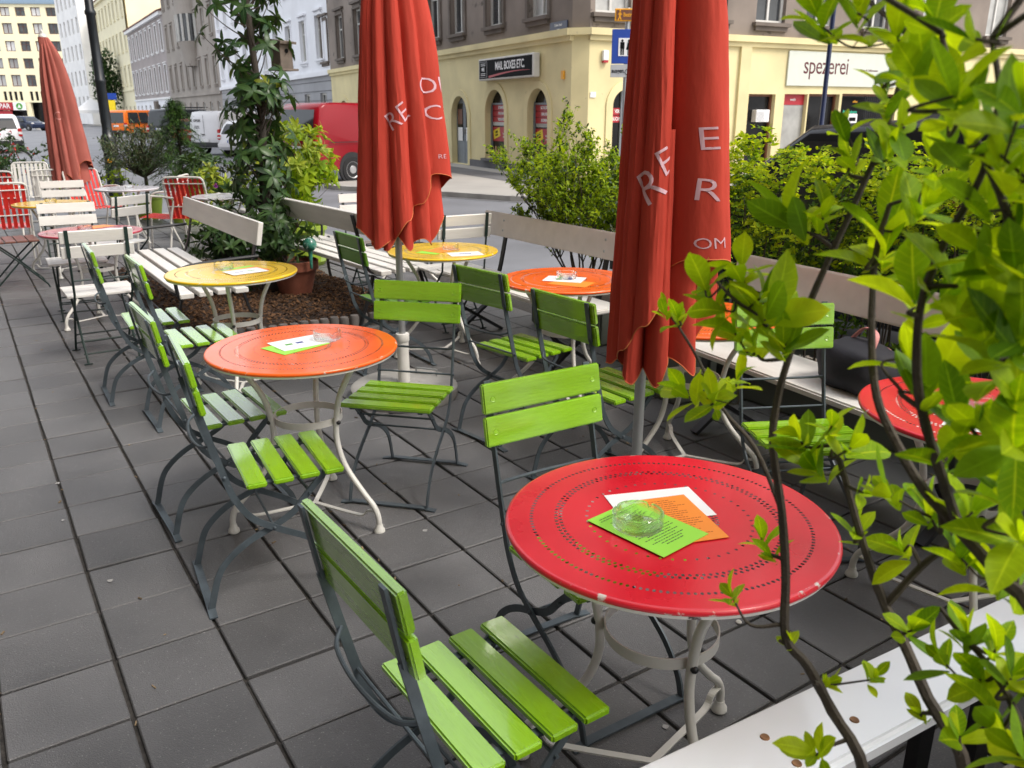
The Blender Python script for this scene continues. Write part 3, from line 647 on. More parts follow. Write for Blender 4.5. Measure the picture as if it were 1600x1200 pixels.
# ------------------------------------------------------------------ parasols (closed)
MT['canvas'] = mat('canvas', (.45, .053, .034), .8, var=.12, scale=5, bump=.35, bscale=60, spec=.15, stretch=(1, 1, .35))
MT['canvasfaded'] = mat('canvasfaded', (.36, .105, .082), .8, var=.12, scale=3, bump=.15, bscale=420, spec=.2)
MT['canvashem'] = mat('canvashem', (.55, .16, .05), .8, var=.1)
MT['print'] = mat('print', (.62, .40, .46), .7, var=.05)
MT['printfaded'] = mat('printfaded', (.62, .30, .27), .8, var=.05)
MT['poleal'] = mat('poleal', (.46, .47, .48), .4, var=.05, metallic=.7)
def interp(th, pts):
    th = (th + 180) % 360 - 180; P = sorted(pts); P = [(P[-1][0] - 360, P[-1][1])] + P + [(P[0][0] + 360, P[0][1])]
    for (a, va), (b, vb) in zip(P[:-1], P[1:]):
        if a <= th <= b:
            t = (th - a) / (b - a); t = t * t * (3 - 2 * t); return va + (vb - va) * t
    return P[0][1]
def parasol(pos, label, lobes, hems, in_lobes, in_hems, canvas, letters, prnt, ztop=2.42, zref=.7, base=True, sleeve=True):
    t = thing('parasol', label, 'parasol', (pos[0], pos[1], 0), 0, 'closed red parasols')
    cdir = Vector((-pos[0], -pos[1], 0)).normalized(); rdir = Vector((-cdir.y, cdir.x, 0)); rdir = rdir if rdir.dot(RT) > 0 else -rdir
    def prof(z):
        q = max(0.0, min(1.15, (ztop - z) / (ztop - zref)))
        return .16 + .52 * (1 - math.exp(-q * 6)) + .32 * q ** 1.5
    def rad(th, z, lb):
        best = .055; k = prof(z); q = max(0, (ztop - z) / (ztop - zref))
        for c, w, a, sway in lb:
            d = abs(((th - c - sway * q * 10 + 180) % 360) - 180) / w
            if d < 1: best = max(best, a * k * math.cos(d * math.pi / 2) ** .55 if d < .999 else 0)
        best += .006 * noise.noise((math.radians(th) * 3, z * 3, lb[0][0])) + .004 * noise.noise((math.radians(th) * 9, z * 2.2, 3)) + .0028 * noise.noise((math.radians(th) * 22, z * 7, 8)) + .004 * noise.noise((math.radians(th) * 4, z * 9, 5)) * min(1, q)
        return best
    def pnt(th, z, lb, off=0.0):
        r_ = rad(th, z, lb) + off; a = math.radians(th); return cdir * (r_ * math.cos(a)) + rdir * (r_ * math.sin(a)) + Vector((0, 0, z))
    for nm, lb, hm, z0 in (('canopy', lobes, hems, ztop), ('inner_canopy', in_lobes, in_hems, 1.5)):
        NT, NZ = 220, 48; b = MB()
        for j in range(NZ + 1):
            for i in range(NT):
                th = 360 * i / NT - 180; zh = interp(th, hm); z = z0 + (zh - z0) * (j / NZ) ** .85
                b.v.append(tuple(pnt(th, z, lb)))
        for j in range(NZ):
            for i in range(NT): b.f.append((j * NT + i, j * NT + (i + 1) % NT, (j + 1) * NT + (i + 1) % NT, (j + 1) * NT + i))
        o = obj(nm, b.mesh(nm, M(canvas), smooth=True), t); o.data.polygons.foreach_set('use_smooth', [True] * len(o.data.polygons))
        hp = [Vector(b.v[NZ * NT + i]) for i in range(NT)]
        obj('hem', MB().tube(hp, .0022, 5, closed=True).mesh('hem', M('canvashem'), smooth=True), o)
        if nm == 'canopy': can = o
    for body, th0, z0, size, rot in letters:
        me0 = text_me(body, size, M(prnt), bold=-size * .008); bm = bmesh.new(); bm.from_mesh(me0)
        bmesh.ops.triangulate(bm, faces=bm.faces[:])
        for _ in range(4):
            le = [e for e in bm.edges if e.calc_length() > .012]
            if not le: break
            bmesh.ops.subdivide_edges(bm, edges=le, cuts=1); bmesh.ops.triangulate(bm, faces=[f for f in bm.faces if len(f.verts) > 3])
        r0 = rad(th0, z0, lobes); ca, sa = math.cos(R(rot)), math.sin(R(rot))
        for v in bm.verts:
            u, w = v.co.x * ca - v.co.y * sa, v.co.x * sa + v.co.y * ca
            v.co = pnt(th0 + math.degrees(u / max(r0, .05)), z0 + w, lobes, .0022)
        me = bpy.data.meshes.new('lettering'); bm.to_mesh(me); bm.free(); me.materials.clear(); me.materials.append(M(prnt))
        obj('lettering', me, can)
    obj('pole', MB().tube([(0, 0, .04), (0, 0, ztop + .03)], .019, 16).mesh('pole', M('poleal'), smooth=True), t)
    obj('cap', MB().lathe([(.045, 0), (.05, .015), (.04, .04), (.018, .055), (.02, .075), (.012, .095), (.001, .1)], 16, (0, 0, ztop - .01)).mesh('cap', M('whitepaint'), smooth=True), t)
    obj('runner', MB().lathe([(.03, 0), (.034, .01), (.034, .05), (.028, .07)], 14, (0, 0, zref + .35)).mesh('runner', M('black'), smooth=True), t)
    if base:
        MT.setdefault('concrete', mat('concrete', (.32, .31, .29), .85, var=.2, scale=9, bump=.6, bscale=70, spots=(.13, .13, .12), spot_scale=20, spot_lo=.66))
        o = obj('base', MB().lathe([(.30, 0), (.305, .01), (.305, .06), (.285, .075), (.05, .085)], 48).mesh('base', M('concrete'), smooth=True), t)
        obj('handle', MB().tube(crv([(.14, .12, .078), (.14, .12, .11), (.15, .10, .115), (.21, .02, .115), (.215, .01, .11), (.215, .01, .078)], 4), .006, 8).mesh('handle', M('galv'), smooth=True), o)
        if sleeve: obj('sleeve', MB().lathe([(.034, .08), (.034, .325), (.037, .326), (.039, .33), (.039, .365), (.037, .37), (.02, .371)], 20).mesh('sleeve', M('whitepaint'), smooth=True), t)
    return t
# (angle from the viewer's side, width, radius at the hem, sway)
L_near = [(-78, 48, .125, 0), (-30, 42, .135, 0), (16, 34, .185, -1.0), (70, 36, .315, 0.2), (108, 40, .28, 0), (150, 45, .18, 0), (-160, 50, .15, 0), (-118, 45, .13, 0)]
H_near = [(-100, .70), (-70, .71), (-30, .78), (0, .88), (25, .97), (48, 1.10), (62, 1.10), (80, 1.08), (120, .92), (170, .85)]
IL_near = [(-70, 34, .09, 0), (-20, 30, .125, 0), (28, 26, .16, 0), (58, 24, .21, 0), (84, 26, .26, 0), (125, 40, .2, 0), (-150, 60, .1, 0)]
IH_near = [(-90, .74), (-40, .70), (-15, .66), (5, .71), (20, .66), (40, .76), (58, .70), (75, .88), (95, .94), (140, .85), (-140, .8)]
parasol((1.93, 2.11), 'big closed red canvas parasol next to the red table, pale lettering on its folds', L_near, H_near, IL_near, IH_near, 'canvas',
        [('R', 0, 1.325, .155, 34), ('E', 19, 1.40, .12, 30), ('E', 54, 1.47, .10, 4), ('R', 54, 1.315, .10, -4), ('OM', 57, 1.15, .05, 2)], 'print', sleeve=False)
L_mid = [(-75, 46, .225, 0), (-32, 34, .20, 0), (8, 34, .215, 0.6), (46, 28, .25, .6), (76, 32, .335, 0.4), (112, 40, .26, 0), (155, 45, .2, 0), (-160, 45, .18, 0), (-115, 45, .2, 0)]
H_mid = [(-100, 1.0), (-72, .97), (-35, .87), (-8, .92), (18, 1.02), (38, 1.10), (62, 1.25), (85, 1.22), (120, 1.0), (170, .95)]
IL_mid = [(-60, 30, .16, 0), (-20, 26, .17, 0), (18, 26, .18, 0), (50, 26, .22, 0), (80, 30, .26, 0), (130, 45, .2, 0), (-130, 55, .15, 0)]
IH_mid = [(-80, .93), (-50, .87), (-20, .86), (0, .93), (20, .86), (40, .92), (58, .88), (80, 1.02), (130, 1.0), (-140, .95)]
mp_ = gp(632, 605, .05)
parasol((mp_.x, mp_.y), 'closed red canvas parasol on a round concrete base with a white sleeve', L_mid, H_mid, IL_mid, IH_mid, 'canvas',
        [('RE', 8, 1.53, .13, 34), ('OI', 62, 1.68, .11, 6), ('C', 64, 1.55, .105, 0), ('RE', 68, 1.335, .032, 0)], 'print', ztop=2.45, zref=.9)
fp = at(100, 178, 10.5)
parasol((fp.x - .1, fp.y), 'faded salmon red closed parasol in front of the black lamp post', [(-70, 46, .17, 0), (-28, 26, .19, 0), (6, 24, .23, .8), (34, 22, .27, .9), (60, 26, .38, .6), (95, 36, .36, 0), (150, 50, .22, 0), (-150, 60, .18, 0)],
        [(-90, .92), (-60, .72), (-25, .70), (5, .82), (30, .74), (55, .98), (80, .92), (120, .8), (180, .8)], [(-40, 30, .16, 0), (5, 28, .2, 0), (40, 28, .26, 0), (80, 34, .3, 0), (150, 55, .2, 0), (-120, 60, .15, 0)],
        [(-60, .72), (-20, .64), (10, .72), (40, .63), (70, .72), (120, .8), (180, .8), (-120, .75)], 'canvasfaded', [('C', 8, 1.52, .14, 0)], 'printfaded', ztop=2.44, zref=.72)

# ------------------------------------------------------------------ leaflets and ashtrays
def ashtray(x, y, z, rz, label):
    def f():
        b = MB(); seg = 48; prof = [(.0005, .006), (.04, .006), (.044, .010), (.047, .034), (.052, .036), (.055, .033), (.054, .004), (.050, 0), (.0005, 0)]
        for r_, zz in prof:
            for k in range(seg):
                a = 2 * math.pi * k / seg; d = 0
                if zz > .02: d = -.011 * max(0, math.cos(a * 4)) ** 18
                b.v.append((r_ * math.cos(a), r_ * math.sin(a), zz + d))
        n = len(prof)
        for i in range(n - 1):
            for k in range(seg): b.f.append((i * seg + k, i * seg + (k + 1) % seg, (i + 1) * seg + (k + 1) % seg, (i + 1) * seg + k))
        return b.mesh('ashtray', M('glass'), smooth=True)
    o = obj('ashtray', cached('ash', f), None, (x, y, z), R(rz)); return tag(o, label, 'ashtray', 'round clear glass ashtrays')
def leaflet(x, y, z, rz, colr, label, w=.148, h=.21, lines=0, blocks=()):
    t = thing('leaflet', label, 'leaflet', (x, y, z), R(rz), 'printed paper leaflets on the tables')
    pg = obj('sheet', cached(('sheet', colr, w, h), lambda: MB().box((0, 0, .0004), (w, h, .0008)).mesh('sheet', M('paper_' + colr))), t)
    if lines:
        ink = {'green': 'ink', 'orange': 'inkorange', 'white': 'inkblue'}[colr]; rr = random.Random(lines); b = MB()
        for k in range(lines):
            yy = h / 2 - .02 - k * (h - .04) / lines; l = rr.uniform(.3, .8) * w
            x0 = -l / 2
            while x0 < l / 2 - .003:
                wl = rr.uniform(.004, .012); b.add([(x0, yy, .0011), (min(l / 2, x0 + wl), yy, .0011), (min(l / 2, x0 + wl), yy + .0024, .0011), (x0, yy + .0024, .0011)], [(0, 1, 2, 3)]); x0 += wl + .002
        obj('print', b.mesh('print', M(ink)), pg)
    for bx, by, bw, bh, bc in blocks:
        obj('print', MB().add([(bx - bw / 2, by - bh / 2, .0012), (bx + bw / 2, by - bh / 2, .0012), (bx + bw / 2, by + bh / 2, .0012), (bx - bw / 2, by + bh / 2, .0012)], [(0, 1, 2, 3)]).mesh('print', M(bc)), pg)
    return t
Z = TOP_Z + .0012
wb = ((0, .03, .05, .028, 'inkgreen'), (0, -.03, .045, .02, 'inkblue'))
# red table
leaflet(1.205, 1.235, Z, 70, 'white', 'white leaflet with a green block, lowest of three on the bright red table', blocks=((0, -.055, .03, .035, 'inkgreen'), (.0, .0, .012, .05, 'inkblue')))
leaflet(1.185, 1.165, Z + .0012, -18, 'orange', 'orange printed leaflet between a white and a green one on the bright red table', lines=18)
c_ = (gp(920, 816, .705) + gp(1040, 875, .705) + gp(1128, 825, .705)) / 3
leaflet(1.108, 1.168, Z + .0024, 8, 'green', 'green printed leaflet on top of an orange one on the bright red table', lines=20)
ap = gp(996, 822, .709); ashtray(ap.x, ap.y, Z + .0034, 20, 'clear glass ashtray on the green leaflet of the bright red table')
# orange table
p = gp(462, 541, .705); leaflet(p.x, p.y, Z, -72, 'green', 'green printed leaflet under a white one on the orange table', lines=16)
p = gp(470, 536, .705); leaflet(p.x, p.y, Z + .0012, -82, 'white', 'white leaflet lying on a green one on the orange table', blocks=((.0, -.05, .02, .03, 'inkgreen'), (0, -.005, .02, .03, 'inkblue')))
p = gp(512, 531, .705); ashtray(p.x, p.y, Z + .0024, 0, 'clear glass ashtray on the white and green leaflets of the orange table')
# yellow table by bench
p = gp(380, 421, .705); leaflet(p.x, p.y, Z, -70, 'green', 'green leaflet under an orange one on the yellow table by the bench')
p = gp(386, 423, .705); leaflet(p.x, p.y, Z + .0012, -74, 'orange', 'orange leaflet between green and white ones on the yellow table by the bench')
p = gp(384, 425, .705); leaflet(p.x, p.y, Z + .0024, -80, 'white', 'white leaflet with two blocks, uppermost on the yellow table by the bench', blocks=((0, -.04, .012, .05, 'inkblue'), (0, .03, .012, .05, 'inkgreen')))
p = gp(350, 421, .705); ashtray(p.x, p.y, Z + .002, 0, 'clear glass ashtray on the yellow table by the bench with armrests')
# yellow table mid
p = gp(678, 393, .705); leaflet(p.x, p.y, Z, -60, 'green', 'green leaflet on the yellow table by the parasol, under an orange one')
p = gp(690, 391, .705); leaflet(p.x, p.y, Z + .0012, -70, 'orange', 'orange leaflet beside the ashtray on the yellow table by the parasol')
p = gp(727, 397, .705); leaflet(p.x, p.y, Z, 75, 'white', 'white leaflet lying apart on the yellow table by the parasol', blocks=((0, 0, .02, .08, 'inkblue'),))
p = gp(704, 390, .705); ashtray(p.x, p.y, Z + .0022, 0, 'clear glass ashtray on the yellow table by the parasol')
# orange mid
p = gp(893, 443, .705); leaflet(p.x, p.y, Z, 30, 'orange', 'orange leaflet half under a white one on the orange table by the plank bench')
p = gp(882, 437, .705); leaflet(p.x, p.y, Z + .0012, 40, 'white', 'white leaflet under the ashtray on the orange table by the plank bench', blocks=wb)
p = gp(885, 436, .705); ashtray(p.x, p.y, Z + .0022, 0, 'clear glass ashtray on the white leaflet of the orange table by the plank bench')
# red table at right
leaflet(2.33, 1.10, Z, 20, 'white', 'white leaflet on the red table behind the foreground shrub', lines=14)
leaflet(2.55, .98, Z, 60, 'orange', 'orange leaflet on the red table behind the foreground shrub')
ashtray(2.45, 1.2, Z, 0, 'clear glass ashtray on the red table behind the foreground shrub')
# crimson table
p = gp(160, 360, .705); leaflet(p.x, p.y, Z, -70, 'white', 'white leaflet on the dull crimson table')
p = gp(157, 357, .705); leaflet(p.x, p.y + .12, Z, -60, 'orange', 'orange leaflet on the dull crimson table')
p = gp(133, 360, .705); ashtray(p.x, p.y, Z, 0, 'clear glass ashtray on the dull crimson table')
p = gp(80, 317, .705); ashtray(p.x, p.y, Z, 0, 'clear glass ashtray on the far yellow table among the white chairs')
p = gp(202, 294, .705); ashtray(p.x, p.y, Z, 0, 'clear glass ashtray on the pale white table')

# ------------------------------------------------------------------ terracotta pot with plant and glass ball
MT['terracotta'] = mat('terracotta', (.21, .065, .036), .8, var=.25, scale=6, bump=.3, bscale=50, spots=(.36, .27, .22), spot_scale=5, spot_lo=.66)
POT = Vector((2.32, 6.98, .05))
pot = thing('plant_pot', 'terracotta flower pot with rim standing on the bark mulch', 'plant pot', POT)
obj('pot_body', MB().lathe([(.13, 0), (.185, .22), (.205, .225), (.208, .30), (.195, .305), (.185, .27), (.02, .265)], 36).mesh('pot_body', M('terracotta'), smooth=True), pot)
obj('soil', MB().lathe([(.183, .262), (.1, .275), (.001, .278)], 20, cap=False).mesh('soil', M('mulchsoil'), smooth=True), pot)
MT['ballglass'] = mat('ballglass', (.03, .16, .11), .12, var=.5, scale=18, coat=.6, spots=(.35, .5, .42), spot_scale=26, spot_lo=.58)
bp_ = at(484, 382, 6.9)
gb = thing('glass_ball', 'marbled green glass ball on a stem stuck in the terracotta pot', 'ornament', (bp_.x, bp_.y, .31))
obj('ball', MB().lathe([(.0005, -.058)] + [(.058 * math.sin(a), -.058 * math.cos(a)) for a in [math.pi * k / 16 for k in range(1, 16)]] + [(.0005, .058)], 24, (0, 0, bp_.z - .31)).mesh('ball', M('ballglass'), smooth=True), gb)
obj('stem', MB().lathe([(.012, 0), (.013, .06), (.02, bp_.z - .31 - .054)], 12).mesh('stem', M('ballglass'), smooth=True), gb)
# ------------------------------------------------------------------ houses
MT['yellowwall'] = mat('yellowwall', (.70, .61, .34), .85, var=.12, scale=.9, bump=.25, bscale=20, spots=(.46, .40, .25), spot_scale=5.5, spot_lo=.67)
MT['brownwall'] = mat('brownwall', (.235, .195, .165), .9, var=.30, scale=.55, bump=.3, bscale=15, spots=(.12, .10, .085), spot_scale=1.6, spot_lo=.60)
MT['plinth'] = mat('plinth', (.115, .115, .12), .85, var=.25, scale=2, bump=.3, bscale=20)
MT['whitewall'] = mat('whitewall', (.80, .81, .84), .85, var=.06, scale=.6)
MT['greyrust'] = mat('greyrust', (.34, .345, .36), .9, var=.1, scale=.8)
MT['greywall'] = mat('greywall', (.32, .285, .25), .9, var=.18, scale=.4, spots=(.22, .19, .165), spot_scale=1.0, spot_lo=.62)
MT['tauwall'] = mat('tauwall', (.34, .30, .29), .9, var=.1, scale=.5)
MT['paleyellow'] = mat('paleyellow', (.80, .74, .52), .85, var=.06, scale=.5)
MT['stonewhite'] = mat('stonewhite', (.85, .84, .82), .85, var=.08, scale=.5)
MT['frame'] = mat('frame', (.62, .61, .57), .5, var=.06, scale=4)
MT['framebrown'] = mat('framebrown', (.10, .045, .035), .5, var=.1)
MT['trim'] = mat('trim', (.15, .125, .105), .9, var=.2, scale=2)
MT['pane'] = mat('pane', (.05, .055, .06), .06, var=.5, scale=1.5, rand=.5, spec=.7)
MT['curtain'] = mat('curtain', (.42, .42, .40), .35, var=.2, scale=3, rand=.3, spec=.8)
MT['shopdark'] = mat('shopdark', (.012, .012, .013), .15, var=.5, scale=2, spec=.25)
MT['roof'] = mat('roof', (.17, .075, .055), .85, var=.2, scale=3)
MT['roofblue'] = mat('roofblue', (.22, .30, .38), .5, var=.1)
MT['signred'] = mat('signred', (.40, .018, .03), .4, var=.05)
MT['signblack'] = mat('signblack', (.008, .008, .009), .7, var=.1, spec=.1)
MT['white'] = mat('white', (.80, .80, .80), .5, var=.02)
MT['signyellow'] = mat('signyellow', (.80, .62, .02), .4, var=.03)
MT['signblue'] = mat('signblue', (.012, .055, .33), .35, var=.03)
MT['navy'] = mat('navy', (.008, .016, .06), .3, var=.05)
MT['signgrey'] = mat('signgrey', (.42, .43, .44), .5, var=.05)
MT['signbrown'] = mat('signbrown', (.16, .06, .03), .5, var=.05)
MT['signorange'] = mat('signorange', (.80, .36, .01), .45, var=.03)
MT['creamsign'] = mat('creamsign', (.60, .63, .56), .5, var=.03)
MT['maroon'] = mat('maroon', (.10, .012, .018), .5, var=.03)
MT['cardboard'] = mat('cardboard', (.50, .32, .16), .8, var=.1, rand=.15)
MT['chalkgreen'] = mat('chalkgreen', (.04, .45, .30), .8, var=.1)

class Facade:
    """wall frame: x to the right as seen from the street, y into the building, z up; origin on the ground line"""
    def __init__(s, origin, phi=None, xdir=None):
        s.o = Vector(origin); s.x = Vector(xdir).normalized(); s.z = Vector((0, 0, 1)); s.y = s.z.cross(s.x)
    def px(s, x, y):
        q = hit(x, y, s.o, s.y) - s.o; return q.dot(s.x), q.z
    def mtx(s, parent, x=0, y=0, z=0):
        m = Matrix((s.x, s.y, s.z)).transposed().to_4x4(); m.translation = s.o + s.x * x + s.y * y + s.z * z
        return parent.matrix_world.inverted() @ m if parent is not None else m
def F_obj(F, name, me, parent, x=0, y=0, z=0, root=None):
    """object placed in facade space; root = the Empty the chain starts from"""
    o = bpy.data.objects.new(name, me); link(o, parent)
    base = Matrix((F.x, F.y, F.z)).transposed().to_4x4(); base.translation = F.o + F.x * x + F.y * y + F.z * z
    rootm = Matrix.Translation(root.location)
    if parent is root: o.matrix_local = rootm.inverted() @ base
    else: o.matrix_local = Matrix.Translation((x, y, z))
    return o
def wall_mesh(name, m, x0, x1, z0, z1, holes, reveal=.16):
    xs = sorted({x0, x1} | {max(x0, min(x1, h[i])) for h in holes for i in (0, 1)}); zs = sorted({z0, z1} | {max(z0, min(z1, h[i])) for h in holes for i in (2, 3)})
    b = MB()
    def q(*v): b.add(v, [tuple(range(len(v)))])
    for i in range(len(xs) - 1):
        for j in range(len(zs) - 1):
            cx, cz = (xs[i] + xs[i + 1]) / 2, (zs[j] + zs[j + 1]) / 2
            if any(h[0] < cx < h[1] and h[2] < cz < h[3] for h in holes): continue
            q((xs[i], 0, zs[j]), (xs[i + 1], 0, zs[j]), (xs[i + 1], 0, zs[j + 1]), (xs[i], 0, zs[j + 1]))
    for a, c, e, f in [h[:4] for h in holes]:
        a, c, e, f = max(a, x0), min(c, x1), max(e, z0), min(f, z1)
        if a >= c or e >= f: continue
        q((a, 0, e), (a, reveal, e), (a, reveal, f), (a, 0, f)); q((c, 0, e), (c, 0, f), (c, reveal, f), (c, reveal, e))
        q((a, 0, f), (a, reveal, f), (c, reveal, f), (c, 0, f)); q((a, 0, e), (c, 0, e), (c, reveal, e), (a, reveal, e))
    me = bpy.data.meshes.new(name); me.from_pydata(b.v, [], b.f); me.materials.append(m); me.update(); return me
def window(F, root, x0, x1, z0, z1, depth=.12, frame='frame', pane='pane', mull=1, trans=1, sill=None, surround=None, fw=.06):
    w, h = x1 - x0, z1 - z0; key = (round(w, 2), round(h, 2))
    def f():
        b = MB(); t = .05; ww, hh = key
        b.box((-ww / 2 + fw / 2, 0, hh / 2), (fw, t, hh)).box((ww / 2 - fw / 2, 0, hh / 2), (fw, t, hh)).box((0, 0, fw / 2), (ww - 2 * fw, t, fw)).box((0, 0, hh - fw / 2), (ww - 2 * fw, t, fw))
        for k in range(mull): b.box((-ww / 2 + ww * (k + 1) / (mull + 1), .002, hh / 2), (fw * .9, t, hh - 2 * fw))
        for k in range(trans): b.box((0, .004, hh * (.68 if trans == 1 else (k + 1) / (trans + 1))), (ww - 2 * fw, t, fw * .8))
        return b.mesh('window', M(frame))
    o = F_obj(F, 'window', cached(('win', key, frame, mull, trans, fw), f), root, (x0 + x1) / 2, depth, z0, root)
    pm = cached(('pane', key, pane), lambda: MB().box((0, 0, key[1] / 2), (key[0] - .01, .012, key[1] - .01)).mesh('pane', M(pane)))
    F_obj(F, 'pane', pm, o, 0, .03, 0, root)
    if sill:
        sm = cached(('sill', key[0], sill), lambda: MB().box((0, 0, 0), (key[0] + .24, .18, .09)).box((0, .03, -.1), (key[0] + .1, .10, .12)).mesh('sill', M(sill)))
        F_obj(F, 'sill', sm, o, 0, -depth - .06, -.05, root)
    if surround:
        def f2():
            b = MB(); ww, hh = key; s_ = .13
            b.box((-ww / 2 - s_ / 2, 0, hh / 2), (s_, .06, hh + s_)).box((ww / 2 + s_ / 2, 0, hh / 2), (s_, .06, hh + s_)).box((0, 0, hh + s_ / 2 + .01), (ww, .06, s_)).box((0, -.03, hh + s_ + .12), (ww + .44, .16, .09)); return b.mesh('surround', M(surround))
        F_obj(F, 'surround', cached(('surr', key, surround), f2), o, 0, -depth - .025, 0, root)
    return o
def house_root(name, label, loc): return thing(name, label, 'building', loc)
def core(F, root, x0, x1, z1, depth, m, roofm, y0=.3, rid=2.6):
    F_obj(F, 'side_walls', MB().box(((x0 + x1) / 2, (y0 + depth) / 2, z1 / 2), (x1 - x0 - .004, depth - y0, z1 - .004)).mesh('side_walls', m), root, root=root)
    b = MB().prism([(x0 - .1, z1 + .0), (x1 + .1, z1 + .0), (x1 + .1, z1 + .12), (x0 - .1, z1 + .12)], -.45, depth)
    b.add([(x0 - .1, -.4, z1 + .12), (x1 + .1, -.4, z1 + .12), (x1 + .1, depth / 2, z1 + rid), (x0 - .1, depth / 2, z1 + rid), (x0 - .1, depth, z1 + .12), (x1 + .1, depth, z1 + .12)], [(0, 1, 2, 3), (3, 2, 5, 4), (0, 3, 4), (1, 5, 2)])
    F_obj(F, 'roof', b.mesh('roof', roofm), root, root=root)
def text_on(F, root, parent_obj, body, x, z, size, m, y=-.02, bold=0.0, align='CENTER', rot=0.0, squeeze=1.0, tight=1.0, rel=None):
    """flat print standing on a facade or sign; rel: parent offset in facade space"""
    me = text_me(body, size, M(m), .0015, align, bold, 0, squeeze, tight)
    o = bpy.data.objects.new('lettering', me); link(o, parent_obj)
    r = Matrix.Rotation(R(90), 4, 'X') @ Matrix.Rotation(R(rot), 4, 'Z')
    if parent_obj is root:
        base = Matrix((F.x, F.y, F.z)).transposed().to_4x4(); base.translation = F.o + F.x * x + F.y * y + F.z * z
        o.matrix_local = Matrix.Translation(root.location).inverted() @ base @ r
    else: o.matrix_local = Matrix.Translation((x, y, z)) @ r
    return o

# --- corner house -------------------------------------------------------------------------------
HT = 20.5
corner_house = house_root('corner_house', 'brown stuccoed corner house with a pale yellow ground floor', CORNER)
F1 = Facade(CORNER, xdir=-D1); F2o = CORNER + (D2 - D1) * (.45 / math.sqrt(2)); F2 = Facade(F2o, xdir=D2)
FCo = CORNER; F3 = Facade(CORNER, xdir=(D2 - D1))
zc = F1.px(800, 70)[1]                                  # cornice height above the pavement
zp = F1.px(774, 247)[1] - .02                           # plinth
L1, L2 = 23.0, 22.0
# arched openings, ground floor, facade along the street
def arch_x(a, b, y): return F1.px(a, y)[0], F1.px(b, y)[0]
arches = []
for a, b, yt, kind in ((706, 731, 150, 'door'), (759, 789, 140, 'win'), (825, 857, 138, 'win'), (531, 546, 157, 'win'), (559, 575, 155, 'win'), (598, 616, 153, 'win'), (648, 668, 152, 'win')):
    x0, _ = F1.px(a, 170); x1, _ = F1.px(b, 170); zt = F1.px((a + b) / 2, yt)[1]
    arches.append((x0, x1, .02 if kind == 'door' else zp, zt, kind))
holes = [a[:4] for a in arches]
lower = F_obj(F1, 'ground_floor_wall', wall_mesh('ground_floor_wall', M('yellowwall'), -L1, 0, 0, zc, holes, .22), corner_house, root=corner_house)
def arch_fill(F, root, x0, x1, z0, zt, wallm, surround=True):
    r_ = (x1 - x0) / 2; cx = (x0 + x1) / 2; rz = min(r_, (zt - z0) * .4); zs = zt - rz; n = 14; b = MB()
    for s_ in (-1, 1):
        pts = [(s_ * r_ * math.cos(math.pi / 2 * k / n), rz * math.sin(math.pi / 2 * k / n)) for k in range(n + 1)]
        for y in (0.001, .22): pass
        for k in range(n):
            a, c = pts[k], pts[k + 1]
            b.add([(a[0], -.001, zs + a[1]), (s_ * r_, -.001, zs + rz), (c[0], -.001, zs + c[1])], [(0, 1, 2)])
            b.add([(a[0], -.001, zs + a[1]), (c[0], -.001, zs + c[1]), (c[0], .2, zs + c[1]), (a[0], .2, zs + a[1])], [(0, 1, 2, 3)])
    F_obj(F, 'arch_infill', b.mesh('arch_infill', wallm), root, cx, 0, 0, root)
    if surround:
        b = MB(); n = 20; w = .20; pr = [(-r_, z0)] + [(-r_ * math.cos(math.pi * k / n), zs + rz * math.sin(math.pi * k / n)) for k in range(n + 1)] + [(r_, z0)]
        po = [(-(r_ + w), z0)] + [(-(r_ + w) * math.cos(math.pi * k / n), zs + (rz + w) * math.sin(math.pi * k / n)) for k in range(n + 1)] + [(r_ + w, z0)]
        for k in range(len(pr) - 1):
            a, c, d, e = pr[k], pr[k + 1], po[k + 1], po[k]
            b.add([(a[0], -.035, a[1]), (c[0], -.035, c[1]), (d[0], -.035, d[1]), (e[0], -.035, e[1])], [(0, 1, 2, 3)])
            b.add([(d[0], -.035, d[1]), (e[0], -.035, e[1]), (e[0], 0, e[1]), (d[0], 0, d[1])], [(0, 1, 2, 3)])
            b.add([(a[0], -.035, a[1]), (c[0], -.035, c[1]), (c[0], .02, c[1]), (a[0], .02, a[1])], [(0, 1, 2, 3)])
        F_obj(F, 'arch_surround', b.mesh('arch_surround', wallm), root, cx, 0, 0, root)
MT['doorgrey'] = mat('doorgrey', (.20, .23, .26), .45, var=.1)
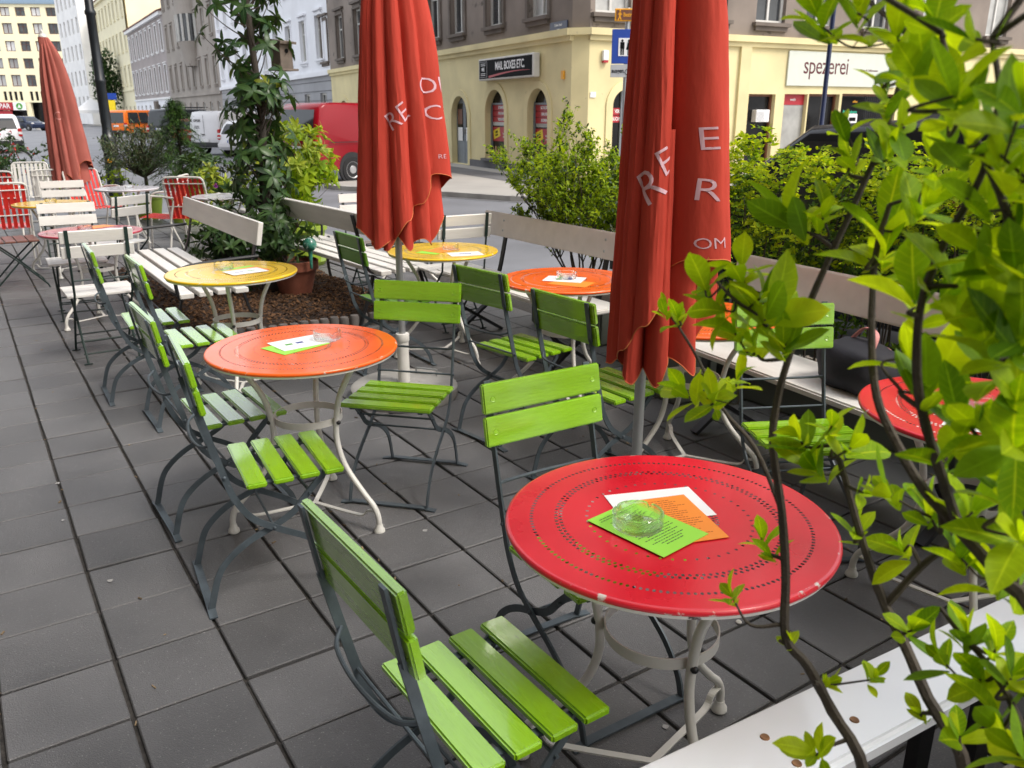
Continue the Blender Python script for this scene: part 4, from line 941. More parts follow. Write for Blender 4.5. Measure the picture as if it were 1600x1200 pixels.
for i, (x0, x1, z0, zt, kind) in enumerate(arches):
    arch_fill(F1, corner_house, x0, x1, z0, zt, M('yellowwall'))
    w, h = x1 - x0, zt - z0; cx = (x0 + x1) / 2
    if kind == 'door':
        d = F_obj(F1, 'door', MB().box((-w / 4, 0, h / 2), (w / 2 - .03, .06, h)).box((w / 4, 0, h / 2), (w / 2 - .03, .06, h)).mesh('door', M('doorgrey')), corner_house, cx, .2, z0, corner_house)
        for s_ in (-1, 1):
            F_obj(F1, 'pane', MB().box((s_ * w / 4, -.035, h * .62), (w / 2 - .22, .012, h * .55)).mesh('pane', M('shopdark')), d, root=corner_house)
            F_obj(F1, 'notice', MB().box((s_ * w / 4, -.046, h * .44), (w / 2 - .3, .006, h * .2)).mesh('notice', M('white')), d, root=corner_house)
        F_obj(F1, 'notice', MB().box((-w / 4, -.046, h * .70), (w / 2 - .3, .006, h * .22)).mesh('notice', M('signbrown')), d, root=corner_house)
        F_obj(F1, 'handle', MB().box((.05, -.06, h * .48), (.03, .05, .16)).mesh('handle', M('galv')), d, root=corner_house)
    else:
        fr = MB(); fr.box((-w / 2 + .03, 0, h / 2), (.06, .05, h)).box((w / 2 - .03, 0, h / 2), (.06, .05, h)).box((0, 0, .03), (w - .12, .05, .06)).box((0, .002, h * .80), (w - .12, .05, .05))
        wd = F_obj(F1, 'window', fr.mesh('window', M('doorgrey')), corner_house, cx, .19, z0, corner_house)
        F_obj(F1, 'pane', MB().box((0, .03, h / 2), (w - .01, .012, h - .01)).mesh('pane', M('shopdark')), wd, root=corner_house)
        F_obj(F1, 'sill', MB().box((0, -.24, -.045), (w + .3, .16, .07)).mesh('sill', M('plinth')), wd, root=corner_house)
        if i in (1, 2):      # shop window print and goods
            tx = ('STEMPEL', 'POSTER | PLAKATE', 'VISITENKARTEN') if i == 1 else ('SCHILDER', 'DRUCK', 'KOPIEN')
            for k, bd in enumerate(tx):
                zz = h * (.745 - .085 * k)
                F_obj(F1, 'shop_banner', MB().box((0, .018, zz), (w - .14, .006, h * .078)).mesh('shop_banner', M('signred')), wd, root=corner_house)
                text_on(F1, corner_house, wd, bd, 0, zz, h * .055, 'white', .012, .003, squeeze=min(1.0, 7.5 / len(bd)) * .95)
            pb = F_obj(F1, 'shop_banner', MB().box((0, .018, h * .36), (w - .14, .006, h * .21)).mesh('shop_banner', M('signred')), wd, root=corner_house)
            yb = F_obj(F1, 'yellow_sticker', MB().box((-w * .24, .0145, h * .37), (w * .34, .004, h * .13), Matrix.Rotation(R(-14), 3, 'Y')).mesh('yellow_sticker', M('signyellow')), wd, root=corner_house)
            text_on(F1, corner_house, wd, 'MBE', -w * .24, h * .39, h * .045, 'signblack', .011, .002, rot=14); text_on(F1, corner_house, wd, 'FARBE', -w * .24, h * .345, h * .034, 'signblack', .011, .002, rot=14)
            for k, bd in enumerate(('Neu:', 'Kopieren Sie', '24h am Tag')): text_on(F1, corner_house, wd, bd, w * .18, h * (.42 - .05 * k), h * .034, 'white', .012, .001, squeeze=.8)
            rr = random.Random(i)
            for k in range(14):
                bw = rr.uniform(.07, .12); bh = rr.uniform(.1, .3); F_obj(F1, 'parcel', MB().box((-w / 2 + .1 + (w - .2) * (k % 7) / 6, .012 - (k // 7) * .004, .07 + bh / 2), (bw, .008, bh)).mesh('parcel', M('cardboard')), wd, root=corner_house)
            F_obj(F1, 'car_poster', MB().box((0, .018, h * .51), (w - .2, .006, h * .05)).mesh('car_poster', M('curtain')), wd, root=corner_house)
dx0, dx1 = arches[0][0] - .2, arches[0][1] + .2
F_obj(F1, 'plinth', MB().box(((dx1 + 0) / 2, -.02, (zp - .09) / 2), (0 - dx1, .06, zp - .09)).mesh('plinth', M('plinth')), corner_house, root=corner_house)
F_obj(F1, 'plinth', MB().box(((dx0 - L1) / 2, -.02, (zp - .09) / 2), (dx0 + L1, .06, zp - .09)).mesh('plinth', M('plinth')), corner_house, root=corner_house)
# upper floors, facade along the street
uw = []
for a, b, yt, yb in ((528.5, 539, 22, 90), (556, 567.5, 14, 84), (586, 599, 5, 79), (706, 726, -30, 57), (762, 785, -50, 47), (828, 855, -70, 33)):
    x0, zb = F1.px(a, yb); x1, _ = F1.px(b, yb); uw.append([x0, x1, zb])
wmid = sum(u[1] - u[0] for u in uw) / len(uw)
wz0 = sum(u[2] for u in uw) / len(uw); wz1 = F1.px(534, 22)[1]
cxs = [(u[0] + u[1]) / 2 for u in uw]
gap = (cxs[2] - cxs[0]) / 2; extra = [cxs[2] + (cxs[3] - cxs[2]) * k / 4 for k in (1, 2, 3)]
cxs = sorted(cxs + extra + [cxs[0] - gap])
holes = []
for fl in range(4):
    for c in cxs: holes.append((c - .55, c + .55, wz0 + fl * 3.5, wz1 + fl * 3.5))
F_obj(F1, 'upper_wall', wall_mesh('upper_wall', M('brownwall'), -L1, 0, zc + .16, HT, holes, .2), corner_house, root=corner_house)
for h_ in holes:
    window(F1, corner_house, *h_, depth=.15, sill='trim', surround='trim' if h_[2] < wz0 + 1 else None, mull=1, trans=1, fw=.075, pane='curtain' if rnd.random() < .4 else 'pane')
F_obj(F1, 'cornice', MB().prism([(-L1, zc), (0.05, zc), (0.05, zc + .16), (-L1, zc + .16)], -.16, .05).prism([(-L1, zc - .12), (0.03, zc - .12), (0.03, zc), (-L1, zc)], -.08, .05).mesh('cornice', M('yellowwall')), corner_house, root=corner_house)
# chamfered corner
F_obj(F3, 'corner_pier', MB().prism([(0, 0), (.45, 0), (.45, zc), (0, zc)], 0, .3).mesh('corner_pier', M('yellowwall')), corner_house, root=corner_house)
F_obj(F3, 'corner_pier', MB().prism([(0, zc + .16), (.45, zc + .16), (.45, HT), (0, HT)], 0, .3).mesh('corner_pier', M('brownwall')), corner_house, root=corner_house)
F_obj(F3, 'cornice', MB().prism([(-.08, zc), (.53, zc), (.53, zc + .16), (-.08, zc + .16)], -.14, .05).mesh('cornice', M('yellowwall')), corner_house, root=corner_house)
# facade along the side street
def f2(x, y): return F2.px(x, y)
ax0, ax1 = f2(957, 160)[0], f2(997, 160)[0]; azt = f2(975, 140)[1]
sh = [(f2(1170, 150)[0], f2(1212, 150)[0], .05, f2(1190, 147)[1]), (f2(1226, 150)[0], f2(1262, 150)[0], .05, f2(1240, 147)[1]), (f2(1264, 150)[0], f2(1312, 150)[0], .05, f2(1290, 147)[1]), (f2(1316, 150)[0], f2(1402, 150)[0], .35, f2(1360, 147)[1]), (f2(1440, 150)[0], f2(1520, 150)[0], .35, f2(1450, 140)[1])]
F_obj(F2, 'ground_floor_wall', wall_mesh('ground_floor_wall', M('yellowwall'), 0, L2, 0, zc, [(ax0, ax1, zp, azt)] + sh, .22), corner_house, root=corner_house)
arch_fill(F2, corner_house, ax0, ax1, zp, azt, M('yellowwall'))
aw = F_obj(F2, 'window', MB().box((0, 0, (azt - zp) / 2), (.05, .05, azt - zp)).mesh('window', M('doorgrey')), corner_house, (ax0 + ax1) / 2, .19, zp, corner_house)
F_obj(F2, 'pane', MB().box((0, .03, (azt - zp) / 2), (ax1 - ax0, .012, azt - zp)).mesh('pane', M('shopdark')), aw, root=corner_house)
for k, bd in enumerate(('VERSAND', 'BUCHBINDEN')):
    zz = (azt - zp) * (.72 - .1 * k); F_obj(F2, 'shop_banner', MB().box((0, .018, zz), (ax1 - ax0 - .08, .006, .17)).mesh('shop_banner', M('signred')), aw, root=corner_house); text_on(F2, corner_house, aw, bd, 0, zz, .12, 'white', .012, .003, squeeze=.7)
for k, h_ in enumerate(sh):
    w, h = h_[1] - h_[0], h_[3] - h_[2]
    fr = MB().box((-w / 2 + .03, 0, h / 2), (.06, .06, h)).box((w / 2 - .03, 0, h / 2), (.06, .06, h)).box((0, 0, h - .03), (w - .12, .06, .06))
    wd = F_obj(F2, 'window' if k != 2 else 'door', fr.mesh('window', M('signbrown')), corner_house, (h_[0] + h_[1]) / 2, .17, h_[2], corner_house)
    F_obj(F2, 'pane', MB().box((0, .04, h / 2), (w - .01, .012, h - .01)).mesh('pane', M('shopdark')), wd, root=corner_house)
    if k == 0:       # air conditioner in the shop window
        F_obj(F2, 'air_conditioner', MB().box((.1, -.05, h * .72), (w * .5, .2, h * .16)).mesh('air_conditioner', M('white'), bevel=.01), wd, root=corner_house)
        gr = MB()
        for q in range(8): gr.box((.02, -.154, h * .66 + q * h * .016), (w * .3, .01, .008))
        F_obj(F2, 'grille', gr.mesh('grille', M('signgrey')), wd, root=corner_house)
    if k == 1:
        F_obj(F2, 'poster', MB().box((0, -.03, h * .5), (w * .98, .02, h * .95)).mesh('poster', M('curtain')), wd, root=corner_house)
        F_obj(F2, 'poster', MB().box((0, -.045, h * .93), (w * .98, .012, h * .14)).mesh('poster', M('signred')), wd, root=corner_house)
        text_on(F2, corner_house, wd, 'wein', 0, h * .93, .11, 'white', -.055, .002)
    if k == 3:
        cb = F_obj(F2, 'chalkboard', MB().box((-w * .27, -.02, h * .55), (w * .44, .03, h * .8)).mesh('chalkboard', M('signblack')), wd, root=corner_house)
        text_on(F2, corner_house, wd, 'Pannenglasses:', -w * .27, h * .72, .12, 'chalkgreen', -.042, .002, squeeze=.85); text_on(F2, corner_house, wd, 'Con Brio de Font', -w * .27, h * .55, .10, 'white', -.042, .001, squeeze=.85)
        text_on(F2, corner_house, wd, 'offen', -w * .2, h * .88, .10, 'signorange', -.042, .001)
        gr = MB()
        for q in range(12): gr.box((w * .02 + q * w * .04, -.01, h * .5), (.015, .015, h * .94))
        for q in range(4): gr.box((w * .24, -.012, h * (.15 + .23 * q)), (w * .46, .012, .015))
        F_obj(F2, 'grille', gr.mesh('grille', M('black')), wd, root=corner_house)
F_obj(F2, 'pilaster', MB().prism([(f2(1152, 130)[0], 0), (f2(1168, 130)[0], 0), (f2(1168, 130)[0], zc - .12), (f2(1152, 130)[0], zc - .12)], -.08, .02).mesh('pilaster', M('yellowwall')), corner_house, root=corner_house)
F_obj(F2, 'cornice', MB().prism([(-.05, zc), (L2, zc), (L2, zc + .16), (-.05, zc + .16)], -.16, .05).prism([(-.03, zc - .12), (L2, zc - .12), (L2, zc), (-.03, zc)], -.08, .05).mesh('cornice', M('yellowwall')), corner_house, root=corner_house)
c2 = [(f2(1112, 20)[0]), (f2(1205, 20)[0]), (f2(1282, 20)[0]), (f2(1370, 30)[0]), (f2(1460, 30)[0]), f2(1030, 20)[0], f2(958, 20)[0], f2(1560, 30)[0]]
zb2 = f2(1205, 36)[1]; holes2 = [(c - .52, c + .52, zb2 + fl * 3.5, zb2 + 1.85 + fl * 3.5) for c in c2 for fl in range(4)]
F_obj(F2, 'upper_wall', wall_mesh('upper_wall', M('brownwall'), 0, L2, zc + .16, HT, holes2, .2), corner_house, root=corner_house)
for h_ in holes2: window(F2, corner_house, *h_, depth=.15, sill='trim', fw=.075, pane='curtain' if rnd.random() < .5 else 'pane')
core(F1, corner_house, -L1, -.35, HT, 14, M('brownwall'), M('roof')); 
F_obj(F2, 'side_walls', MB().box((L2 / 2 + .2, 7.3, HT / 2), (L2 - .5, 14, HT - .01)).mesh('side_walls', M('brownwall')), corner_house, root=corner_house)
F_obj(F2, 'roof', MB().prism([(-.3, HT), (L2, HT), (L2, HT + .14), (-.3, HT + .14)], -.45, 14).mesh('roof', M('roof')), corner_house, root=corner_house)
# things fixed to the corner house
def on_facade(F, name, label, cat, x, z, y=0.0):
    t = thing(name, label, cat); m = Matrix((F.x, F.y, F.z)).transposed().to_4x4(); m.translation = F.o + F.x * x + F.y * y + F.z * z; t.matrix_local = m; return t
def part(t, name, me, x=0, y=0, z=0): return obj(name, me, t, (x, y, z))
def tpart(t, body, x, z, size, m, y, bold=0.0, squeeze=1.0, align='CENTER', rot=0.0, tight=1.0):
    o = obj('lettering', text_me(body, size, M(m), .001, align, bold, 0, squeeze, tight), t); o.matrix_local = Matrix.Translation((x, y, z)) @ Matrix.Rotation(R(90), 4, 'X') @ Matrix.Rotation(R(rot), 4, 'Z'); return o
xa, za = F1.px(759, 92); xb, zb = F1.px(846, 82); _, zl = F1.px(846, 120); w, h = xb - xa, zb - zl
t = on_facade(F1, 'shop_sign', 'long black light box sign with white slab lettering above the arched windows', 'sign', (xa + xb) / 2, (zb + zl) / 2, -.03)
part(t, 'case', MB().box((0, -.11, 0), (w, .20, h)).mesh('case', M('frame'), bevel=.02)); part(t, 'panel', MB().box((0, -.214, 0), (w - .14, .012, h - .1)).mesh('panel', M('signblack')))
tpart(t, 'MAIL BOXES ETC.', .10 * w, .09 * h, h * .50, 'white', -.224, .006, .80, tight=.98)
part(t, 'logo_box', MB().box((-w * .395, -.224, 0), (w * .145, .006, h * .72)).mesh('logo_box', M('signgrey'))); part(t, 'logo_box', MB().box((-w * .395, -.229, 0), (w * .135, .006, h * .68)).mesh('logo_box', M('signblack')))
tpart(t, 'MBE', -w * .395, 0, h * .22, 'white', -.235, .004, .8)
for k in (-2, -1.4, 1.4, 2): part(t, 'logo_box', MB().box((-w * .395, -.234, k * h * .13), (w * .09, .004, h * .025)).mesh('logo_box', M('white')))
sw = MB(); n = 16
for k in range(n):
    xq = lambda q: -w * .29 + w * .75 * q / n
    zq = lambda q: -h * .30 + h * .14 * math.sin(q / n * 2.2); tk = lambda q: h * .10 * (1 - q / n) + .005
    sw.add([(xq(k), -.224, zq(k) - tk(k)), (xq(k + 1), -.224, zq(k + 1) - tk(k + 1)), (xq(k + 1), -.224, zq(k + 1)), (xq(k), -.224, zq(k))], [(0, 1, 2, 3)])
part(t, 'swoosh', sw.mesh('swoosh', M('signred')))
xa, za = F1.px(862, 39); xb, zb = F1.px(889, 31); _, zl = F1.px(889, 48); w, h = xb - xa, zb - zl
t = on_facade(F1, 'street_name_plate', 'dark blue street name plate at the corner of the brown house', 'sign', (xa + xb) / 2 - .02, (zb + zl) / 2, -.03)
part(t, 'plate', MB().box((0, 0, 0), (w, .02, h)).mesh('plate', M('navy'))); tpart(t, '2.Kleine Sperl-', 0, h * .17, h * .33, 'white', -.013, .002, .82); tpart(t, 'gasse', 0, -h * .24, h * .26, 'white', -.013, .002, .9)
xs_, zs_ = f2(944, 88); t = on_facade(F2, 'alarm_box', 'small white alarm box with a red base on the yellow wall', 'alarm', xs_, zs_, -.05)
part(t, 'housing', MB().box((0, 0, .02), (.16, .1, .24)).mesh('housing', M('white'), bevel=.015)); part(t, 'lamp', MB().box((0, 0, -.125), (.13, .09, .05)).mesh('lamp', M('signred')))
xs_, zs_ = f2(926, 148); t = tag(obj('notice_plate', MB().box((0, 0, 0), (.16, .02, .13)).mesh('notice_plate', M('white'))), 'small white plate on the yellow wall near the corner', 'plate')
m = Matrix((F2.x, F2.y, F2.z)).transposed().to_4x4(); m.translation = F2.o + F2.x * xs_ - F2.y * .015 + F2.z * zs_; t.matrix_local = m
xs_, zs_ = F1.px(881, 117); t = tag(obj('ochre_plate', MB().box((0, 0, 0), (.12, .05, .2)).mesh('ochre_plate', M('signorange'))), 'small ochre box on the wall beside the black shop sign', 'plate')
m = Matrix((F1.x, F1.y, F1.z)).transposed().to_4x4(); m.translation = F1.o + F1.x * xs_ - F1.y * .028 + F1.z * zs_; t.matrix_local = m
xa, za = f2(1232, 79); xb, zb = f2(1405, 79); _, zl = f2(1232, 134); w, h = xb - xa, za - zl
t = on_facade(F2, 'shop_sign', 'wide pale board with dark maroon lettering above the shop in the side street', 'sign', (xa + xb) / 2, (za + zl) / 2, -.03)
part(t, 'board', MB().box((0, 0, 0), (w, .05, h)).mesh('board', M('creamsign'), bevel=.008)); tpart(t, 'spezerei', -w * .17, h * .08, h * .72, 'maroon', -.028, .0, .84, tight=.95); tpart(t, 'Weine & Delikatessen', w * .22, 0, h * .09, 'maroon', -.028, .001)
# white product panel standing in front of the shop
xs_, zs_ = f2(1299, 205); t = on_facade(F2, 'advert_panel', 'tall white framed advertising stand in front of the shop door', 'sign', xs_, 0, -.7)
part(t, 'panel', MB().box((0, 0, .95), (.42, .05, 1.3)).mesh('panel', M('white'), bevel=.02)); part(t, 'picture', MB().box((.02, -.03, .85), (.2, .012, .7)).mesh('picture', M('creamsign'))); part(t, 'picture', MB().box((.02, -.04, 1.05), (.16, .01, .25)).mesh('picture', M('signyellow'))); part(t, 'picture', MB().box((.02, -.04, .7), (.16, .01, .22)).mesh('picture', M('inkgreen')))
part(t, 'slot', MB().box((0, -.03, 1.45), (.26, .012, .1)).mesh('slot', M('signblack'), bevel=.004)); [part(t, 'foot', MB().box((q_, 0, .15), (.04, .3, .3)).mesh('foot', M('white'))) for q_ in (-.14, .14)]

MT['cafewall'] = mat('cafewall', (.13, .11, .095), .9, var=.15, scale=.5)
# --- unseen cafe house, added close and tall to shade the terrace -----------------------
cafe = house_root('cafe_house', 'grey plastered cafe house along the inner side of the terrace', Vector((-1.9, 8, 0))); CFc = Facade(Vector((-1.9, 30, 0)), xdir=Vector((0, 1, 0))); CFc = Facade(Vector((-2.6, -14, 0)), xdir=Vector((0, -1, 0)))
CFc = Facade(Vector((-1.9, 30, 0)), xdir=Vector((0, 1, 0))); CFc.y = Vector((-1, 0, 0)); hs = [(-(k + .5) * 3.6 - .6, -(k + .5) * 3.6 + .6, 1 + r_ * 3.7, 3.1 + r_ * 3.7) for k in range(12) for r_ in range(5)]
F_obj(CFc, 'wall', wall_mesh('wall', M('cafewall'), -44, 0, 0, 19.5, hs, .2), cafe, root=cafe)
for h_ in hs: window(CFc, cafe, *h_, depth=.15, fw=.08)
core(CFc, cafe, -44, 0, 19.5, 10, M('greywall'), M('roof'))
# --- houses further along the street ------------------------------------------------------------
def row_house(name, label, idx, height, wallm, base_h, basem, rows, bays, ww, wh, frame='frame', surround=None, band=None, roofm='roof', pane='pane'):
    nm, p, phi, ln = CH[idx]; d, n_ = dirs(phi); F = Facade(p, xdir=-d); root = house_root(name, label, p); holes = []
    step = ln / bays
    for r_ in range(rows):
        z0 = base_h + .75 + r_ * (height - base_h - .3) / rows
        for k in range(bays): c = -(k + .5) * step; holes.append((c - ww / 2, c + ww / 2, z0, min(z0 + wh, height - .5)))
    F_obj(F, 'upper_wall', wall_mesh('upper_wall', M(wallm), -ln, 0, base_h, height, holes, .2), root, root=root)
    for h_ in holes: window(F, root, *h_, depth=.14, frame=frame, surround=surround, sill=surround, pane='curtain' if rnd.random() < .3 else pane, fw=.09)
    gh = [(-(k + .5) * step - ww / 2, -(k + .5) * step + ww / 2, 1.0, min(2.6, base_h - .5)) for k in range(bays)]
    F_obj(F, 'ground_floor_wall', wall_mesh('ground_floor_wall', M(basem), -ln, 0, 0, base_h, gh, .2), root, root=root)
    for h_ in gh: window(F, root, *h_, depth=.14, frame=frame, fw=.09)
    F_obj(F, 'cornice', MB().prism([(-ln, base_h - .05), (0, base_h - .05), (0, base_h + .15), (-ln, base_h + .15)], -.14, .04).prism([(-ln, height - .35), (0, height - .35), (0, height), (-ln, height)], -.35, .04).mesh('cornice', M(band or wallm)), root, root=root)
    core(F, root, -ln, 0, height, 13, M(wallm), M(roofm)); return root, F, ln, step
wr, WF, ln, step = row_house('white_house', 'white house with grey rusticated ground floor beside the corner house', 0, 14.5, 'whitewall', 3.45, 'greyrust', 3, 10, 1.15, 2.0, surround='whitewall', band='whitewall')
b = MB()
for k in range(7): b.box((-ln / 2, -.008, .45 * (k + 1)), (ln, .03, .02))
F_obj(WF, 'joint_lines', b.mesh('joint_lines', M('plinth')), wr, root=wr)
gr_, GF, ln, step = row_house('grey_house', 'weathered grey brown house with a rounded bay window', 1, 15.0, 'greywall', 3.2, 'greywall', 3, 8, 1.1, 2.1, surround='greywall')
bxc = GF.px(300, 60)[0]; zb_, zt_ = GF.px(300, 88)[1], 14.4
n = 14; prof = [(1.9 * math.cos(math.pi * k / n), -1.2 * math.sin(math.pi * k / n)) for k in range(n + 1)]
def bay_ring(z0, z1, s0, s1, m, nm, par, **kw):
    b = MB()
    for k in range(n): a, c = prof[k], prof[k + 1]; b.add([(a[0] * s0, a[1] * s0, z0), (c[0] * s0, c[1] * s0, z0), (c[0] * s1, c[1] * s1, z1), (a[0] * s1, a[1] * s1, z1)], [(0, 1, 2, 3)])
    me = b.mesh(nm, m); bm = bmesh.new(); bm.from_mesh(me); bmesh.ops.remove_doubles(bm, verts=bm.verts, dist=.001); bm.to_mesh(me); bm.free()
    return F_obj(GF, nm, me, par, root=gr_, **kw)
bay = bay_ring(zb_ - .9, zb_ + 1.1, .6, 1.0, M('greywall'), 'bay_window', gr_, x=bxc)
bay_ring(zb_ + 3.3, zb_ + 4.6, 1, 1, M('greywall'), 'apron', bay); bay_ring(zb_ + 6.8, zt_, 1, 1, M('greywall'), 'apron', bay)
for z0, z1 in ((zb_ + 1.1, zb_ + 3.3), (zb_ + 4.6, zb_ + 6.8)):
    bay_ring(z0, z1, .95, .95, M('pane'), 'pane', bay)
    for k in range(0, n + 1, 2): F_obj(GF, 'frame', MB().box((prof[k][0] * .98, prof[k][1] * .98, (z0 + z1) / 2), (.16, .16, z1 - z0)).mesh('frame', M('frame')), bay, root=gr_)
br_, BF, ln, step = row_house('stucco_house', 'taupe house with white window surrounds and a steep red roof', 2, 11.67, 'tauwall', 3.2, 'whitewall', 2, 8, 1.35, 2.6, surround='white', band='white')
F_obj(BF, 'portal', MB().box((BF.px(246, 160)[0], -.15, 1.5), (1.6, .3, 3.0)).mesh('portal', M('trim')), br_, root=br_)
yh, YF, ln, step = row_house('pale_yellow_house', 'tall pale yellow house with rows of white window hoods', 3, 17.5, 'paleyellow', 4.6, 'paleyellow', 3, 8, 1.3, 2.2, surround='paleyellow', band='paleyellow')
# ornate white house beyond the end of the row
d, n_ = dirs(-4); OE = CHAIN_END + d * 2 - n_ * 2.0
wo = house_root('ornate_house', 'bright white ornate house at the end of the row, beyond the parasol', OE); OF = Facade(OE, xdir=-d); lo = 6.0
while lo < 40 and (lambda v: 800 + FPX * v.dot(RT) / v.dot(FW))(OE + d * (lo + .5) - EYE) > 114: lo += .5
print('ornate', lo)
hs = [(-(k + .5) * 3.2 - .6, -(k + .5) * 3.2 + .6, 2 + r_ * 3.9, 4.3 + r_ * 3.9) for k in range(int(lo / 3.2)) for r_ in range(5)]
F_obj(OF, 'wall', wall_mesh('wall', M('stonewhite'), -lo, 0, 0, 22, hs, .25), wo, root=wo)
for h_ in hs: window(OF, wo, *h_, depth=.18, fw=.1)
core(OF, wo, -lo, 0, 22, 12, M('stonewhite'), M('roof'))
d2_ = dirs(-4)[1]; EF = Facade(OE, xdir=d2_)   # gable toward the viewer
F_obj(EF, 'gable', MB().box((7, .1, 11), (14, .2, 22)).mesh('gable', M('stonewhite')), wo, root=wo)
# office block closing the street
MT['officewall'] = mat('officewall', (.85, .78, .54), .8, var=.05, scale=.2)
MT['officebrown'] = mat('officebrown', (.60, .42, .18), .8, var=.05, scale=.3)
MT['blind'] = mat('blind', (.50, .50, .50), .5, var=.06, rand=.4)
odep = 168.0; pL, pR = at(-60, 178, odep), at(124, 178, odep); pL.z = pR.z = ROAD_Z
xd = (RT * 1.0 + Vector((0, 0, 0))); xd = Vector((RT.x, RT.y, 0)).normalized(); xd = Matrix.Rotation(R(4), 3, 'Z') @ xd
pO = at(122, 178, odep); pO.z = ROAD_Z; OFc = Facade(pO, xdir=xd); ob = house_root('office_block', 'cream office block with a regular grid of square windows across the end of the street', pO)
zr = [OFc.px(20, y)[1] for y in (135, 117, 107, 91, 80, 64, 53, 36, 25, 11)]
LO = 46; xs_c = []; k = 0
pit = OFc.px(63, 120)[0] - OFc.px(39.5, 120)[0]; x0 = OFc.px(21, 100)[0]
hs = []
for r_ in range(5):
    z0, z1 = zr[r_ * 2], zr[r_ * 2 + 1]
    c = x0
    while c > -LO + 1: c -= pit
    c += pit
    while c < -.8: hs.append((c - pit * .32, c + pit * .32, z0, z1)); c += pit
zslot0, zslot1 = OFc.px(20, 157)[1], OFc.px(20, 143)[1]; sl = []
c = -LO + .8; k = 0
while c < -.6:
    if k % 5: sl.append((c - .3, c + .3, zslot0, zslot1))
    c += 1.02; k += 1
zbase = OFc.px(20, 160)[1]; OHT = OFc.px(20, 6)[1]
F_obj(OFc, 'wall', wall_mesh('wall', M('officewall'), -LO, 0, zbase, OHT, hs + sl, .4), ob, root=ob)
for q, h_ in enumerate(hs): window(OFc, ob, *h_, depth=.3, frame='framebrown', pane='blind' if (q * 7) % 5 < 3 else 'pane', fw=.14, mull=1, trans=0 if q % 3 else 1)
for h_ in sl: F_obj(OFc, 'slot_window', cached(('slot', round(h_[3] - h_[2], 2)), lambda: MB().box((0, 0, 0), (.62, .05, zslot1 - zslot0)).mesh('slot_window', M('shopdark'))), ob, (h_[0] + h_[1]) / 2, .3, (h_[2] + h_[3]) / 2, ob)
F_obj(OFc, 'side_walls', MB().box((-LO / 2, 8.5, (OHT + zbase) / 2), (LO - .1, 16, OHT - zbase - .1)).mesh('side_walls', M('officewall')), ob, root=ob)
F_obj(OFc, 'shop_front', MB().box((-LO / 2, 2.0, zbase / 2), (LO, .2, zbase)).mesh('shop_front', M('shopdark')), ob, root=ob)
for px_ in (45, 8, 85, 118): F_obj(OFc, 'column', MB().box((OFc.px(px_, 170)[0], .5, zbase / 2), (.9, .9, zbase)).mesh('column', M('officewall')), ob, root=ob)
F_obj(OFc, 'roof', MB().prism([(-LO, OHT), (0, OHT), (0, OHT + .4), (-LO, OHT + .4)], -.3, 16).prism([(-LO + 1, OHT + .4), (-1, OHT + .4), (-1, OHT + 4.2), (-LO + 1, OHT + 4.2)], 2.5, 15).mesh('roof', M('roofblue')), ob, root=ob)
sg = on_facade(OFc, 'supermarket_sign', 'red and white shop sign under the office block', 'sign', OFc.px(20, 166)[0], OFc.px(20, 166)[1], -.4)
part(sg, 'panel', MB().box((-1.6, 0, 0), (3.6, .2, 1.5)).mesh('panel', M('signred'))); part(sg, 'panel', MB().box((1.5, 0, 0), (2.4, .2, 1.5)).mesh('panel', M('white'))); tpart(sg, 'SPAR', -1.6, 0, 1.3, 'white', -.12, .02, .9)
part(sg, 'emblem', MB().lathe([(.62, 0), (.62, .02)], 24).mesh('emblem', M('inkgreen')), 1.5, -.11, 0).rotation_euler = (R(90), 0, 0)
part(sg, 'emblem', MB().prism([(-.36, -.3), (.36, -.3), (0, .42)], 0, .01).mesh('emblem', M('white')), 1.5, -.145, 0)
part(sg, 'entrance', MB().box((-1.5, .2, -2.2), (2.6, .2, 2.6)).mesh('entrance', M('signred')))
# white market tent
tp = at(146, 186, 120); tp.z = ROAD_Z
tt = thing('market_tent', 'white peaked tent far down the street', 'tent', tp)
obj('tent_roof', MB().add([(-2, -2, 2.2), (2, -2, 2.2), (2, 2, 2.2), (-2, 2, 2.2), (0, 0, 3.9)], [(0, 1, 4), (1, 2, 4), (2, 3, 4), (3, 0, 4)]).mesh('tent_roof', M('white')), tt)
obj('valance', MB().box((0, -2, 2.0), (4, .04, .4)).box((-2, 0, 2.0), (.04, 4, .4)).box((2, 0, 2.0), (.04, 4, .4)).box((0, 2, 2.0), (4, .04, .4)).mesh('valance', M('white')), tt)
for a in (-1.95, 1.95):
    for c in (-1.95, 1.95): obj('post', MB().box((a, c, 1.0), (.08, .08, 2.0)).mesh('post', M('galv')), tt)
# ------------------------------------------------------------------ toilet sign post
sp_ = gp(968, 292, FAR_Z); sp_ = at(972, 250, 17.0); sp_.z = FAR_Z
st = thing('sign_post', 'grey post with a blue toilet sign and a small bicycle plate', 'sign', sp_, R(-YAW) * 0)
yaw_s = math.atan2(sp_.x, sp_.y); st.rotation_euler = (0, 0, -yaw_s + R(8))
def zat(y): r = ray(972, y); s_ = Vector((sp_.x, sp_.y, 0)).length / Vector((r.x, r.y, 0)).length; return CAM_H + r.z * s_ - FAR_Z
u = 17.0 / FPX
obj('post', MB().tube([(0, 0, 0), (0, 0, zat(12))], .045, 12).mesh('post', M('galv'), smooth=True), st)
o_ = obj('sign_plate', MB().box((-.02, -.06, (zat(46) + zat(100)) / 2), (.56, .02, zat(46) - zat(100))).mesh('sign_plate', M('signblue'), bevel=.006), st)
obj('sign_field', MB().box((-.02, -.075, (zat(60) + zat(88)) / 2), (.30, .008, zat(60) - zat(88))).mesh('sign_field', M('white')), o_)
fg = MB(); zc_ = (zat(60) + zat(88)) / 2
